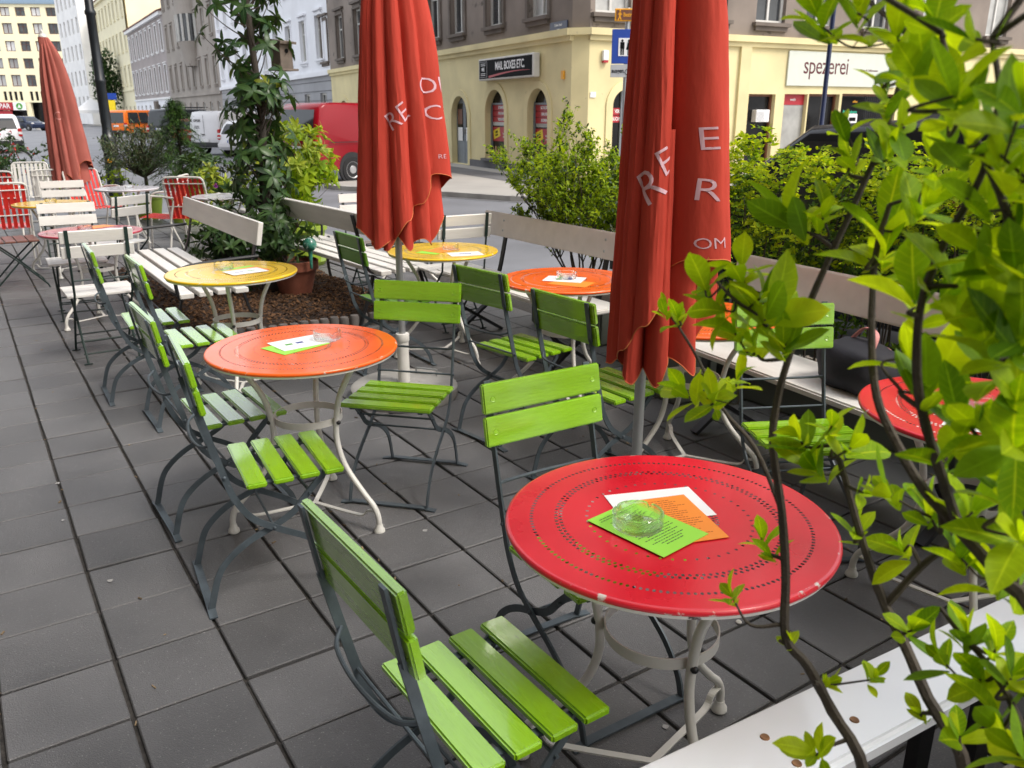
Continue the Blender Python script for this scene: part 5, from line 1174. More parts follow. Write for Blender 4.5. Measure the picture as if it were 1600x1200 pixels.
for sx, sk in ((-.075, 0), (.055, 1)):
    fg.lathe([(.001, -.024), (.022, -.01), (.024, .004), (.016, .02), (.001, .026)], 10, (sx - .02, -.08, zc_ + .115))
    if not sk: fg.box((sx - .02, -.08, zc_ + .03), (.085, .004, .12)).box((sx - .04, -.08, zc_ - .085), (.03, .004, .12)).box((sx, -.08, zc_ - .085), (.03, .004, .12))
    else: fg.prism([(sx - .02 - .025, zc_ + .09), (sx - .02 + .025, zc_ + .09), (sx + .035, zc_ - .05), (sx - .075, zc_ - .05)], -.082, -.078).box((sx - .035, -.08, zc_ - .1), (.018, .004, .1)).box((sx - .005, -.08, zc_ - .1), (.018, .004, .1))
obj('pictogram', fg.mesh('pictogram', M('signblack')), o_)
o2 = obj('sign_plate', MB().box((-.02, -.06, (zat(101) + zat(121)) / 2), (.58, .02, zat(101) - zat(121))).mesh('sign_plate', M('signgrey'), bevel=.004), st)
zz = (zat(101) + zat(121)) / 2
q = obj('lettering', text_me('ausgen.', .11, M('signblack'), .001, 'CENTER', .002, 0, .8), o2); q.matrix_local = Matrix.Translation((-.16, -.075, zz)) @ Matrix.Rotation(R(90), 4, 'X')
bk_ = MB()
for sx in (.03, .17): bk_.tube([(sx + .05 * math.cos(a), -.074, zz - .02 + .05 * math.sin(a)) for a in [6.283 * k / 18 for k in range(18)]], .006, 5, closed=True)
bk_.tube([(.03, -.074, zz - .02), (.08, -.074, zz + .05), (.14, -.074, zz + .05), (.17, -.074, zz - .02)], .005, 5).tube([(.03, -.074, zz - .02), (.1, -.074, zz - .02), (.14, -.074, zz + .05), (.145, -.074, zz + .075)], .005, 5)
obj('bicycle_symbol', bk_.mesh('bicycle_symbol', M('signblack')), o2)
o3 = obj('sign_plate', MB().box((.1, -.06, (zat(14) + zat(34)) / 2), (.72, .02, zat(14) - zat(34))).mesh('sign_plate', M('signorange'), bevel=.006), st)
obj('sign_field', MB().box((.1, -.074, (zat(14) + zat(34)) / 2), (.66, .008, zat(14) - zat(34) - .05)).mesh('sign_field', M('signbrown')), o3)
zz = (zat(14) + zat(34)) / 2
q = obj('lettering', text_me('Bezirksmuseum', .1, M('signorange'), .001, 'LEFT', .002, 0, .8), o3); q.matrix_local = Matrix.Translation((-.1, -.082, zz)) @ Matrix.Rotation(R(90), 4, 'X')
wk = MB().lathe([(.001, -.018), (.018, 0), (.001, .018)], 10, (-.165, -.081, zz + .075)).box((-.165, -.081, zz + .015), (.035, .004, .085)).bar([(-.165, -.081, zz - .02), (-.2, -.081, zz - .1)], (0, 1, 0), .018, .004).bar([(-.165, -.081, zz - .02), (-.135, -.081, zz - .1)], (0, 1, 0), .018, .004).bar([(-.165, -.081, zz + .05), (-.205, -.081, zz)], (0, 1, 0), .012, .004).bar([(-.165, -.081, zz + .05), (-.125, -.081, zz)], (0, 1, 0), .012, .004)
obj('pictogram', wk.mesh('pictogram', M('signorange')), o3)
# dark lamp column in front of the shop
lp = at(1282, 205, 15.5); lp.z = FAR_Z
o = thing('sign_pole', 'slim dark blue steel pole in front of the shop board', 'pole', lp)
obj('shaft', MB().lathe([(.055, 0), (.055, .9), (.062, .92), (.062, 1.0), (.045, 1.04), (.04, 3.6)], 12).mesh('shaft', M('navy'), smooth=True), o); obj('cap', MB().lathe([(.05, 3.6), (.05, 3.66), (.001, 3.72)], 12).mesh('cap', M('navy'), smooth=True), o)
# ------------------------------------------------------------------ cast-iron lamp post
MT['castiron'] = mat('castiron', (.010, .014, .018), .35, var=.25, scale=9, bump=.2, bscale=30, coat=.2)
lpos = at(176, 262, 14.0)
lamp = thing('lamp_post', 'black cast iron lamp post with rings and a small orange sticker', 'lamp post', (lpos.x, lpos.y, 0))
def lz(y):
    r = ray(160, y); s_ = Vector((lpos.x, lpos.y, 0)).length / Vector((r.x, r.y, 0)).length; return CAM_H + r.z * s_
sc_ = 14.0 / FPX
za_, zb_, zd_, ze_ = lz(275), lz(237), lz(213), lz(128)
obj('base', MB().lathe([(.135, 0), (.135, .08), (.125, .1), (.122, za_ - .02), (.13, za_), (.12, za_ + .02), (.105, zb_ - .02), (.11, zb_), (.125, zb_ + .03), (.125, zd_ - .05), (.115, zd_), (.09, zd_ + .03), (.078, zd_ + .12), (.075, zd_ + .3)], 24, cap=False).mesh('base', M('castiron'), smooth=True), lamp)
obj('shaft', MB().lathe([(.082, zd_ + .2), (.078, ze_ - .02), (.088, ze_), (.088, ze_ + .03), (.074, ze_ + .05), (.070, ze_ + 1.0), (.085, ze_ + 1.02), (.085, ze_ + 1.06), (.066, ze_ + 1.09), (.055, 5.6)], 24, cap=False).mesh('shaft', M('castiron'), smooth=True), lamp)
obj('lantern', MB().lathe([(.05, 5.6), (.2, 5.75), (.26, 6.2), (.1, 6.4), (.02, 6.5)], 16).mesh('lantern', M('frame'), smooth=True), lamp)
vd = Vector((-lpos.x, -lpos.y, 0)).normalized(); zst = lz(251)
o = obj('sticker', MB().lathe([(.001, 0), (.034, 0), (.036, .004), (.001, .005)], 20).mesh('sticker', M('signorange'), smooth=True), lamp)
o.matrix_local = Matrix.Translation(vd * .1195 + RT * -.03 + Vector((0, 0, zst))) @ vd.to_track_quat('Z', 'Y').to_matrix().to_4x4()
# ------------------------------------------------------------------ vehicles
MT['tyre'] = mat('tyre', (.012, .012, .013), .8, var=.2)
MT['rimsteel'] = mat('rimsteel', (.45, .45, .46), .35, var=.1, metallic=.6)
MT['carglass'] = mat('carglass', (.015, .018, .02), .05, var=.2, spec=.7)
MT['plastic'] = mat('plastic', (.018, .018, .02), .55, var=.1)
MT['taillight'] = mat('taillight', (.5, .01, .012), .2, var=.1, coat=.4)
MT['clearlight'] = mat('clearlight', (.7, .68, .66), .2, var=.05, coat=.4)
def carpaint(n, c): MT['paint_' + n] = mat('paint_' + n, c, .22, var=.04, scale=1, coat=.15, spec=.3); return MT['paint_' + n]
PROF = {
 'van': ([(-2.40, .34), (-2.45, .55), (-2.44, 1.08), (-2.36, 1.55), (-2.28, 1.84), (-2.15, 1.94), (-1.8, 1.97), (.5, 1.96), (.85, 1.85), (1.35, 1.18), (1.75, 1.0), (1.86, .75), (1.84, .34)], 1.90, (-1.42, 1.15), .335, .10, 1.0),
 'citivan': ([(-2.04, .33), (-2.10, .55), (-2.08, 1.0), (-2.02, 1.60), (-1.92, 1.77), (-1.5, 1.82), (.4, 1.80), (.75, 1.70), (1.30, 1.12), (1.92, .92), (2.1, .65), (2.08, .30)], 1.80, (-1.3, 1.38), .31, .11, .95),
 'hatch': ([(-1.84, .28), (-1.92, .50), (-1.88, .82), (-1.66, 1.22), (-1.45, 1.42), (-.6, 1.48), (.30, 1.43), (.95, .97), (1.62, .84), (1.88, .62), (1.86, .26)], 1.70, (-1.22, 1.25), .30, .16, .85),
 'suv': ([(-2.22, .36), (-2.32, .60), (-2.28, .98), (-2.05, 1.45), (-1.80, 1.60), (-.6, 1.69), (.45, 1.62), (1.12, 1.12), (1.95, 1.0), (2.28, .75), (2.26, .34)], 1.85, (-1.38, 1.36), .35, .16, 1.0)}
def vehicle(kind, name, label, cat, loc, ang, paint, side_glass=True, rear_glass=True, logo=None, rack=False, plate=True):
    prof, W, (xr, xf), wr_, tum, belt = PROF[kind]
    t = thing(name, label, cat, loc, R(ang), 'vehicles parked along the street'); P = M('paint_' + paint)
    zmax = max(p[1] for p in prof)
    def hw(z): return W / 2 - tum * max(0, (z - belt) / (zmax - belt)) ** 1.3
    def fb():
        # loft: profile refined, outline narrowed toward nose and tail, rounded shoulders
        pts = []
        for a, b in zip(prof, prof[1:] + prof[:1]):
            n = max(1, int((Vector(a) - Vector(b)).length / .16))
            for k in range(n): pts.append((a[0] + (b[0] - a[0]) * k / n, a[1] + (b[1] - a[1]) * k / n))
        xmin, xmax = min(p[0] for p in pts), max(p[0] for p in pts); m_ = MB(); rings = []
        cx, cz = sum(p[0] for p in pts) / len(pts), sum(p[1] for p in pts) / len(pts)
        for s_, sh in ((-1, .0), (-.995, .02), (-.97, .06), (-.9, .105), (.9, .105), (.97, .06), (.995, .02), (1, .0)):
            ring = []
            for x, z in pts:
                inset = .105 - sh; dx, dz = cx - x, cz - z; l = math.hypot(dx, dz)
                xx, zz = x + dx / l * inset * .7, z + dz / l * inset * .7
                e = min(1.0, (x - xmin) / .5, (xmax - x) / .9); nar = 1 - .06 * (1 - max(0, e)) ** 2
                ring.append((xx, s_ * hw(zz) * nar, zz))
            rings.append(ring)
        n = len(pts); o = 0
        for r_ in rings: m_.v += r_
        for i in range(len(rings) - 1):
            for k in range(n): m_.f.append((i * n + k, i * n + (k + 1) % n, (i + 1) * n + (k + 1) % n, (i + 1) * n + k))
        m_.f.append(tuple(range(n))); m_.f.append(tuple((len(rings) - 1) * n + k for k in reversed(range(n))))
        return m_.mesh('body', P, smooth=True)
    body = obj('body', cached(('vbody', kind, paint), fb), t)
    def edge_x(z, rear=True):
        best = None
        for a, b in zip(prof[:-1], prof[1:]):
            if (a[1] - z) * (b[1] - z) <= 0 and abs(a[1] - b[1]) > 1e-6:
                x = a[0] + (b[0] - a[0]) * (z - a[1]) / (b[1] - a[1]); best = x if best is None else (min(best, x) if rear else max(best, x))
        return best
    def panel(nm, quad, m, par=None, th=.006):
        c = sum((Vector(q) for q in quad), Vector()) / 4; nrm = (Vector(quad[1]) - Vector(quad[0])).cross(Vector(quad[3]) - Vector(quad[0])).normalized()
        b = MB(); a = [Vector(q) + nrm * th for q in quad]; d = [Vector(q) - nrm * .02 for q in quad]
        b.add(a + d, [(0, 1, 2, 3), (7, 6, 5, 4), (0, 4, 5, 1), (1, 5, 6, 2), (2, 6, 7, 3), (3, 7, 4, 0)]); return obj(nm, b.mesh(nm, m), par or t)
    zb0, zb1 = belt + .06, zmax - .17
    def end_glass(nm, za, zb, rear, mg):
        b = MB(); n = 7; sgn = -1 if rear else 1
        for k in range(n + 1):
            z = za + (zb - za) * k / n; x = edge_x(z, rear) + sgn * .014
            b.v += [(x, hw(z) - mg, z), (x + (-sgn) * .012 * 0, 0, z), (x, -hw(z) + mg, z)]
        for k in range(n): q = k * 3; b.f += [(q, q + 1, q + 4, q + 3), (q + 1, q + 2, q + 5, q + 4)]
        obj(nm, b.mesh(nm, M('carglass'), smooth=True), t)
    if rear_glass: end_glass('rear_window', zb0, zb1, True, .17)
    end_glass('windscreen', zb0 + .08, zb1, False, .16)
    xs0, xs1 = edge_x(zb0) + .32, edge_x(zb0 + .1, False) - .25; xt0, xt1 = edge_x(zb1) + .25, edge_x(zb1, False) - .12
    segs = ((.0, .33), (.36, .66), (.69, 1.0)) if side_glass else ((.74, 1.0),)
    for s_ in (-1, 1):
        for f0, f1 in segs:
            q = [(xs0 + (xs1 - xs0) * f0, s_ * hw(zb0), zb0), (xs0 + (xs1 - xs0) * f1, s_ * hw(zb0), zb0), (xt0 + (xt1 - xt0) * f1, s_ * hw(zb1), zb1), (xt0 + (xt1 - xt0) * f0, s_ * hw(zb1), zb1)]
            if s_ > 0: q = [q[1], q[0], q[3], q[2]]
            panel('side_window', q, M('carglass'))
        zl0, zl1 = (.72, 1.08) if kind != 'hatch' else (.68, .88); xl = edge_x((zl0 + zl1) / 2)
        tl = obj('tail_light', MB().box((xl + .055, s_ * (W / 2 - .09), (zl0 + zl1) / 2), (.19, .16, zl1 - zl0)).mesh('tail_light', M('taillight'), bevel=.025, seg=2), t)
        obj('reversing_light', MB().box((xl + .05, s_ * (W / 2 - .09), zl0 + (zl1 - zl0) * .45), (.194, .164, (zl1 - zl0) * .3)).mesh('reversing_light', M('clearlight')), tl)
        xh = edge_x(.72, False); obj('headlight', MB().box((xh - .10, s_ * (W / 2 - .22), .74), (.2, .3, .16)).mesh('headlight', M('clearlight'), bevel=.03, seg=2), t)
        obj('mirror', MB().box((xs1 - .25, s_ * (W / 2 + .09), belt + .08), (.1, .18, .16)).mesh('mirror', M('plastic'), bevel=.03, seg=2), t)
        for xw in (xr, xf):
            a = obj('wheel_arch', cached(('varch', wr_), lambda: MB().lathe([(wr_ + .075, -.03), (wr_ + .075, .004), (.05, .004)], 28).mesh('wheel_arch', M('plastic'))), t); a.matrix_local = Matrix.Translation((xw, s_ * (W / 2 - .004), wr_ + .03)) @ Matrix.Rotation(R(-90 * s_), 4, 'X')
            w = obj('wheel', cached(('vtyre', wr_), lambda: MB().lathe([(wr_ * .62, -.2), (wr_ * .93, -.2), (wr_, -.17), (wr_, -.02), (wr_ * .95, .012), (wr_ * .66, .014), (wr_ * .62, .0)], 30, cap=False).mesh('wheel', M('tyre'), smooth=True)), t)
            w.matrix_local = Matrix.Translation((xw, s_ * (W / 2 + .006), wr_)) @ Matrix.Rotation(R(-90 * s_), 4, 'X')
            def frim():
                b = MB().lathe([(wr_ * .64, .004), (wr_ * .58, -.002), (wr_ * .50, -.03), (wr_ * .34, -.02), (wr_ * .28, .004), (wr_ * .001, .006)], 30, cap=False); return b.mesh('rim', M('rimsteel'), smooth=True)
            rm = obj('rim', cached(('vrim', wr_), frim), w)
    zb = .5; xb = edge_x(zb); obj('bumper', MB().box((xb + .06, 0, .47), (.24, W - .06, .24)).mesh('bumper', M('plastic') if kind in ('van', 'citivan', 'suv') else P, bevel=.05, seg=2), t)
    xb = edge_x(zb, False); obj('bumper', MB().box((xb - .06, 0, .45), (.24, W - .1, .24)).mesh('bumper', M('plastic') if kind in ('van', 'suv') else P, bevel=.05, seg=2), t)
    if plate:
        zpz = .86 if kind == 'van' else .62; xp = edge_x(zpz) - .015
        if kind in ('citivan', 'hatch', 'suv'): xp -= .02 + (.05 if kind == 'hatch' else .0)
        pl = obj('number_plate', MB().box((xp, 0, zpz), (.02, .52, .12)).mesh('number_plate', M('white')), t); obj('plate_band', MB().box((xp - .011, .235, zpz), (.004, .045, .11)).mesh('plate_band', M('signblue')), pl)
    if kind in ('van', 'citivan'):
        # door seams and side crease
        xsm = xr + .72
        for s_ in (-1, 1):
            obj('door_seam', MB().box((xsm + .12, s_ * (W / 2 + .0005), .82), (.016, .004, .86)).mesh('door_seam', M('plastic')), t)
            obj('side_groove', MB().box((.1 - .9, s_ * (W / 2 + .0005), 1.02), (2.6, .004, .018)).mesh('side_groove', M('plastic')), t)
    if logo:
        xd_ = edge_x(1.25)
        obj('door_seam', MB().box((edge_x(1.1) - .012, 0, 1.1), (.006, .014, 1.1)).mesh('door_seam', M('plastic')), t)
        obj('handle', MB().box((edge_x(.85) - .02, .05, .86), (.03, .16, .04)).mesh('handle', M('plastic')), t)
        rot = Matrix(((0, 0, -1, 0), (-1, 0, 0, 0), (0, 1, 0, 0), (0, 0, 0, 1)))
        for bd, yy, zz, sz in ((logo, .38, 1.42, .15), ('www.opsik.at', .40, 1.20, .05), ('office@opsik.at', .40, 1.13, .05)):
            o = obj('lettering', text_me(bd, sz, M('signblack'), .001, 'CENTER', .002), t); o.matrix_local = Matrix.Translation((edge_x(zz) - .014, yy, zz)) @ rot
        o = obj('emblem', MB().prism([(-.07, -.08), (-.07, .08), (0, .02), (.07, .08), (.02, 0), (.07, -.08), (0, -.02)], -.002, .002).mesh('emblem', M('signblack')), t); o.matrix_local = Matrix.Translation((edge_x(1.42) - .014, .72, 1.42)) @ Matrix(((0, 1, 0, 0), (-1, 0, 0, 0), (0, 0, 1, 0), (0, 0, 0, 1)))
    if rack:
        for s_ in (-1, 1): obj('roof_rail', MB().tube([(-1.6, s_ * .6, zmax + .1), (1.0, s_ * .6, zmax + .1)], .02, 8).mesh('roof_rail', M('plastic')), t)
        for xx in (-1.4, -.5, .5): obj('roof_bar', MB().tube([(xx, -.66, zmax + .07), (xx, .66, zmax + .07)], .02, 8).mesh('roof_bar', M('plastic')), t)
    return t
for n_, c in (('red', (.24, .0010, .008)), ('orange', (.75, .16, .012)), ('white', (.72, .72, .74)), ('black', (.012, .013, .016)), ('darkred', (.35, .012, .02)), ('silver', (.55, .56, .58)), ('navy', (.012, .02, .05))): carpaint(n_, c)
def by_point(px, py, ang, lx, ly, z=ROAD_Z):
    p = gp(px, py, z); a = R(ang); off = Vector((lx * math.cos(a) - ly * math.sin(a), lx * math.sin(a) + ly * math.cos(a), 0)); q = p - off; q.z = z; return q
vehicle('van', 'parked_van', 'glossy red panel van parked at the corner beyond the planted bed', 'van', by_point(553, 286, 14, -1.42, -.95), 14, 'red', side_glass=False)
vehicle('van', 'parked_van', 'orange minibus with dark windows parked far down the street', 'van', by_point(200, 216, 36, -2.42, -.95), 36, 'orange')
vehicle('citivan', 'parked_van', 'white delivery van with black lettering on its rear doors', 'van', by_point(324, 243, 32, -2.05, 0), 32, 'white', side_glass=False, rear_glass=False, logo='OPSIK')
vehicle('hatch', 'parked_car', 'white hatchback parked beside the white delivery van', 'car', by_point(368, 246, 34, -1.9, 0), 34, 'white')
vehicle('hatch', 'parked_car', 'dark red hatchback parked between the orange minibus and the white van', 'car', by_point(290, 228, 34, -1.9, 0), 34, 'darkred')
dv = at(298, 208, 50); dv.z = ROAD_Z; vehicle('van', 'parked_van', 'black van with roof bars parked behind the white delivery van', 'van', dv, 34, 'black', rack=True)
vehicle('suv', 'parked_car', 'white estate car seen from behind near the parked bicycle', 'car', by_point(4, 240, 88, -2.3, 0), 88, 'white')
vehicle('hatch', 'parked_car', 'small dark blue car standing far down the street by the bollards', 'car', (at(43, 190, 88) * Vector((1, 1, 0)) if False else Vector((at(43, 190, 88).x, at(43, 190, 88).y, ROAD_Z))), -60, 'navy')
vehicle('suv', 'parked_car', 'black car parked at the kerb behind the hedge', 'car', (5.75, 3.45, ROAD_Z), 93, 'black', plate=False)
# bollards far away
for k, px_ in enumerate((54, 61)):
    p = gp(px_, 200 + k * 3, ROAD_Z); t = thing('bollard', ('pale concrete bollard next to the small dark blue car', 'pale concrete bollard between the faded parasol and another bollard')[k], 'bollard', p, 0, 'bollards far down the street')
    obj('post', MB().lathe([(.35, 0), (.3, .9), (.2, 1.05), (.001, 1.1)], 10).mesh('post', M('kerb'), smooth=True), t)
# ------------------------------------------------------------------ bicycle
def bicycle(loc, ang, label):
    t = thing('bicycle', label, 'bicycle', loc, R(ang)); bk = M('plastic'); rd = M('paint_darkred')
    for xx in (-.52, .52):
        w = obj('wheel', cached('btyre', lambda: MB().tube([(.335 * math.cos(a), 0, .335 * math.sin(a)) for a in [6.2832 * k / 32 for k in range(32)]], .017, 6, closed=True).mesh('wheel', M('tyre'), smooth=True)), t, (xx, 0, .352))
        obj('rim', cached('brim', lambda: MB().tube([(.312 * math.cos(a), 0, .312 * math.sin(a)) for a in [6.2832 * k / 32 for k in range(32)]], .009, 6, closed=True).mesh('rim', M('galv'), smooth=True)), w)
        def sp():
            b = MB()
            for k in range(16): a = 6.2832 * k / 16; b.tube([(.0, .02 * (-1) ** k, 0), (.31 * math.cos(a), 0, .31 * math.sin(a))], .0018, 3)
            return b.mesh('spokes', M('galv'))
        tag(obj('spokes', cached('bspk', sp), w), kind='stuff')
        obj('mudguard', cached('bmg', lambda: MB().tube([(.37 * math.cos(a), 0, .37 * math.sin(a)) for a in [R(20) + R(150) * k / 14 for k in range(15)]], .016, 6).mesh('mudguard', bk, smooth=True)), t, (xx, 0, .352))
    B, S, H_, Fk, Rw = (-.08, 0, .29), (-.2, 0, .78), (.36, 0, .80), (.52, 0, .352), (-.52, 0, .352)
    for nm, a, b in (('down_tube', (.38, 0, .70), B), ('seat_tube', S, B), ('top_tube', (.36, 0, .76), (-.17, 0, .62)), ('chain_stay', B, Rw), ('seat_stay', (-.18, 0, .66), Rw), ('fork', (.34, 0, .88), Fk)):
        obj(nm, MB().tube([a, b], .015, 8).mesh(nm, rd, smooth=True), t)
    obj('saddle', MB().box((-.22, 0, .83), (.26, .15, .05)).mesh('saddle', bk, bevel=.02, seg=2), t); obj('seat_post', MB().tube([S, (-.215, 0, .81)], .012, 8).mesh('seat_post', M('galv')), t)
    obj('handlebar', MB().tube(crv([(.18, -.28, .99), (.3, -.27, 1.0), (.35, -.12, .99), (.35, 0, .97), (.35, .12, .99), (.3, .27, 1.0), (.18, .28, .99)], 4), .011, 8).mesh('handlebar', M('galv'), smooth=True), t)
    obj('stem', MB().tube([(.34, 0, .87), (.35, 0, .97)], .013, 8).mesh('stem', M('galv')), t)
    obj('crank', MB().lathe([(.09, -.004), (.09, .004)], 20).mesh('crank', bk), t).matrix_local = Matrix.Translation((-.08, -.03, .29)) @ Matrix.Rotation(R(90), 4, 'X')
    return t
p = gp(8, 276, ROAD_Z); bicycle((p.x, p.y, ROAD_Z), 25, 'dark red bicycle parked behind the flowering bush')
# small traffic sign far off
p = at(176, 196, 70); p.z = FAR_Z; t = thing('traffic_sign', 'distant yellow and blue street sign in front of the pale yellow house', 'sign', p)
obj('post', MB().tube([(0, 0, 0), (0, 0, 2.9)], .06, 8).mesh('post', M('galv')), t); obj('plate', MB().box((0, -.08, 1.9), (.9, .06, 1.6)).mesh('plate', M('signyellow'), bevel=.2, seg=3), t); obj('plate', MB().box((0, -.08, 3.0), (1.2, .06, .5)).mesh('plate', M('signblue')), t)
# ------------------------------------------------------------------ plants
MT['bark'] = mat('bark', (.055, .045, .035), .85, var=.4, scale=30, bump=.8, bscale=90, coords='Generated', stretch=(4, 4, 20))
MT['twig'] = mat('twig', (.045, .034, .024), .75, var=.35, scale=20, bump=.5, bscale=200)
MT['leaf_privet'] = leaf_mat('leaf_privet', (.20, .39, .006), (.47, .62, .012), .45, .55, vein=True, spec=.2)
MT['leaf_privetdark'] = leaf_mat('leaf_privetdark', (.07, .17, .006), (.20, .36, .01), .42, .45, vein=True, spec=.2)
MT['leaf_tree'] = leaf_mat('leaf_tree', (.014, .045, .014), (.06, .12, .03), .32, .22, vein=True)
MT['leaf_treeyellow'] = leaf_mat('leaf_treeyellow', (.22, .24, .02), (.12, .2, .03), .35, .3)
MT['leaf_yellow'] = leaf_mat('leaf_yellow', (.10, .20, .015), (.42, .48, .05), .4, .35, vein=True)
MT['leaf_fine'] = leaf_mat('leaf_fine', (.17, .30, .015), (.38, .50, .03), .55, .5, spec=.2)
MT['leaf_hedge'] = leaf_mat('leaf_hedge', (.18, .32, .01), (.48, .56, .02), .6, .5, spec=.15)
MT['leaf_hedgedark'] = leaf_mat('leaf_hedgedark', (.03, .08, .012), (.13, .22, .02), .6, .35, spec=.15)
MT['leaf_olive'] = leaf_mat('leaf_olive', (.06, .085, .045), (.16, .17, .10), .5, .2)
MT['leaf_spruce'] = leaf_mat('leaf_spruce', (.018, .05, .012), (.07, .16, .02), .6, .15)
MT['leaf_dark'] = leaf_mat('leaf_dark', (.02, .05, .015), (.06, .11, .03), .4, .2)
MT['leaf_grey'] = leaf_mat('leaf_grey', (.10, .15, .10), (.30, .34, .26), .5, .25)
MT['petal_red'] = leaf_mat('petal_red', (.55, .02, .03), (.6, .06, .05), .5, .3)
MT['petal_purple'] = leaf_mat('petal_purple', (.3, .05, .4), (.4, .1, .5), .5, .3)
MT['petal_yellow'] = leaf_mat('petal_yellow', (.75, .6, .03), (.7, .65, .05), .5, .3)
MT['limeplastic'] = mat('limeplastic', (.24, .34, .03), .5, var=.08, scale=3)
MT['greyplastic'] = mat('greyplastic', (.10, .11, .095), .6, var=.1, scale=3)
MT['soil'] = mat('soil', (.03, .02, .014), .95, var=.4, scale=40, bump=1, bscale=80)
MT['gravel'] = leaf_mat('gravel', (.10, .08, .06), (.42, .38, .34), .85, 0)

def leaf_pts(l, w, curl=.12, fold=.25, n=5, tip=.85):
    """leaf along +y with folded midrib; returns verts, faces"""
    v, f = [], []
    for k in range(n + 1):
        t = k / n; ww = w / 2 * (math.sin(math.pi * min(1, t ** tip * .97 + .03)) ** .8) * (1 if k < n else 0); z = -curl * l * t * t + .02 * l * math.sin(t * 3)
        v += [(-ww, l * t, z + fold * ww), (0, l * t, z), (ww, l * t, z + fold * ww)]
    for k in range(n):
        a = k * 3; f += [(a, a + 1, a + 4, a + 3), (a + 1, a + 2, a + 5, a + 4)]
    return v, f, [(u, k / n, 0) for k in range(n + 1) for u in (-1, 0, 1)]
def orient(d, up=None, roll=0.0):
    """rotation taking +y to d, +z near up"""
    d = Vector(d).normalized(); up = Vector(up) if up is not None else Vector((0, 0, 1))
    if abs(d.dot(up.normalized())) > .97: up = Vector((1, 0, 0)) if abs(d.x) < .9 else Vector((0, 1, 0))
    x = d.cross(up).normalized(); z = x.cross(d)
    return Matrix((x, d, z)).transposed() @ Matrix.Rotation(roll, 3, 'Y')
def put(mb, vf, rot, loc, s=1.0):
    loc = Vector(loc); o = len(mb.v)
    mb.__dict__.setdefault('a', []).extend(vf[2])
    mb.v += [tuple(rot @ (Vector(v) * s) + loc) for v in vf[0]]; mb.f += [tuple(i + o for i in f) for f in vf[1]]
def raw_mesh(mb, name, m, smooth=True):
    me = bpy.data.meshes.new(name); me.from_pydata(mb.v, [], mb.f); me.materials.append(m)
    if smooth: me.polygons.foreach_set('use_smooth', [True] * len(me.polygons))
    a = mb.__dict__.get('a', [])
    if len(a) == len(mb.v):
        at_ = me.attributes.new('leafpos', 'FLOAT_VECTOR', 'POINT'); at_.data.foreach_set('vector', [c for q in a for c in q])
    me.update(); return me
def rdir(rr, zlo=-1.0, zhi=1.0):
    z = rr.uniform(zlo, zhi); a = rr.uniform(0, 6.2832); s_ = math.sqrt(max(0, 1 - z * z)); return Vector((s_ * math.cos(a), s_ * math.sin(a), z))
def leaf_objects(root, leaves, variants, limit=300, name='leaf', mname='leaves'):
    """leaves: (matrix4, variant, scale). The ones that show largest become objects, the rest one joined part."""
    def key(L):
        v = L[0].translation - EYE; dd = max(.05, v.dot(FW)); px, py = v.dot(RT) / dd, v.dot(UP) / dd
        vis = abs(px) < .63 and abs(py) < .475; return (0 if vis else 1, dd / L[2])
    leaves.sort(key=key); inv = Matrix.Translation(root.location).inverted(); me = [raw_mesh((lambda m_: (put(m_, vf, Matrix.Identity(3), (0, 0, 0)), m_)[1])(MB()), name, mt) for vf, mt in variants]
    rest = MB(); rm = variants[0][1]
    for i, (m, vi, s_) in enumerate(leaves):
        if i < limit:
            o = bpy.data.objects.new(name, me[vi]); link(o, root); o.matrix_local = inv @ m @ Matrix.Scale(s_, 4)
        else: put(rest, variants[vi][0], m.to_3x3(), (inv @ m).translation, s_)
    if rest.v: tag(obj(mname, raw_mesh(rest, mname, rm), root), kind='stuff')

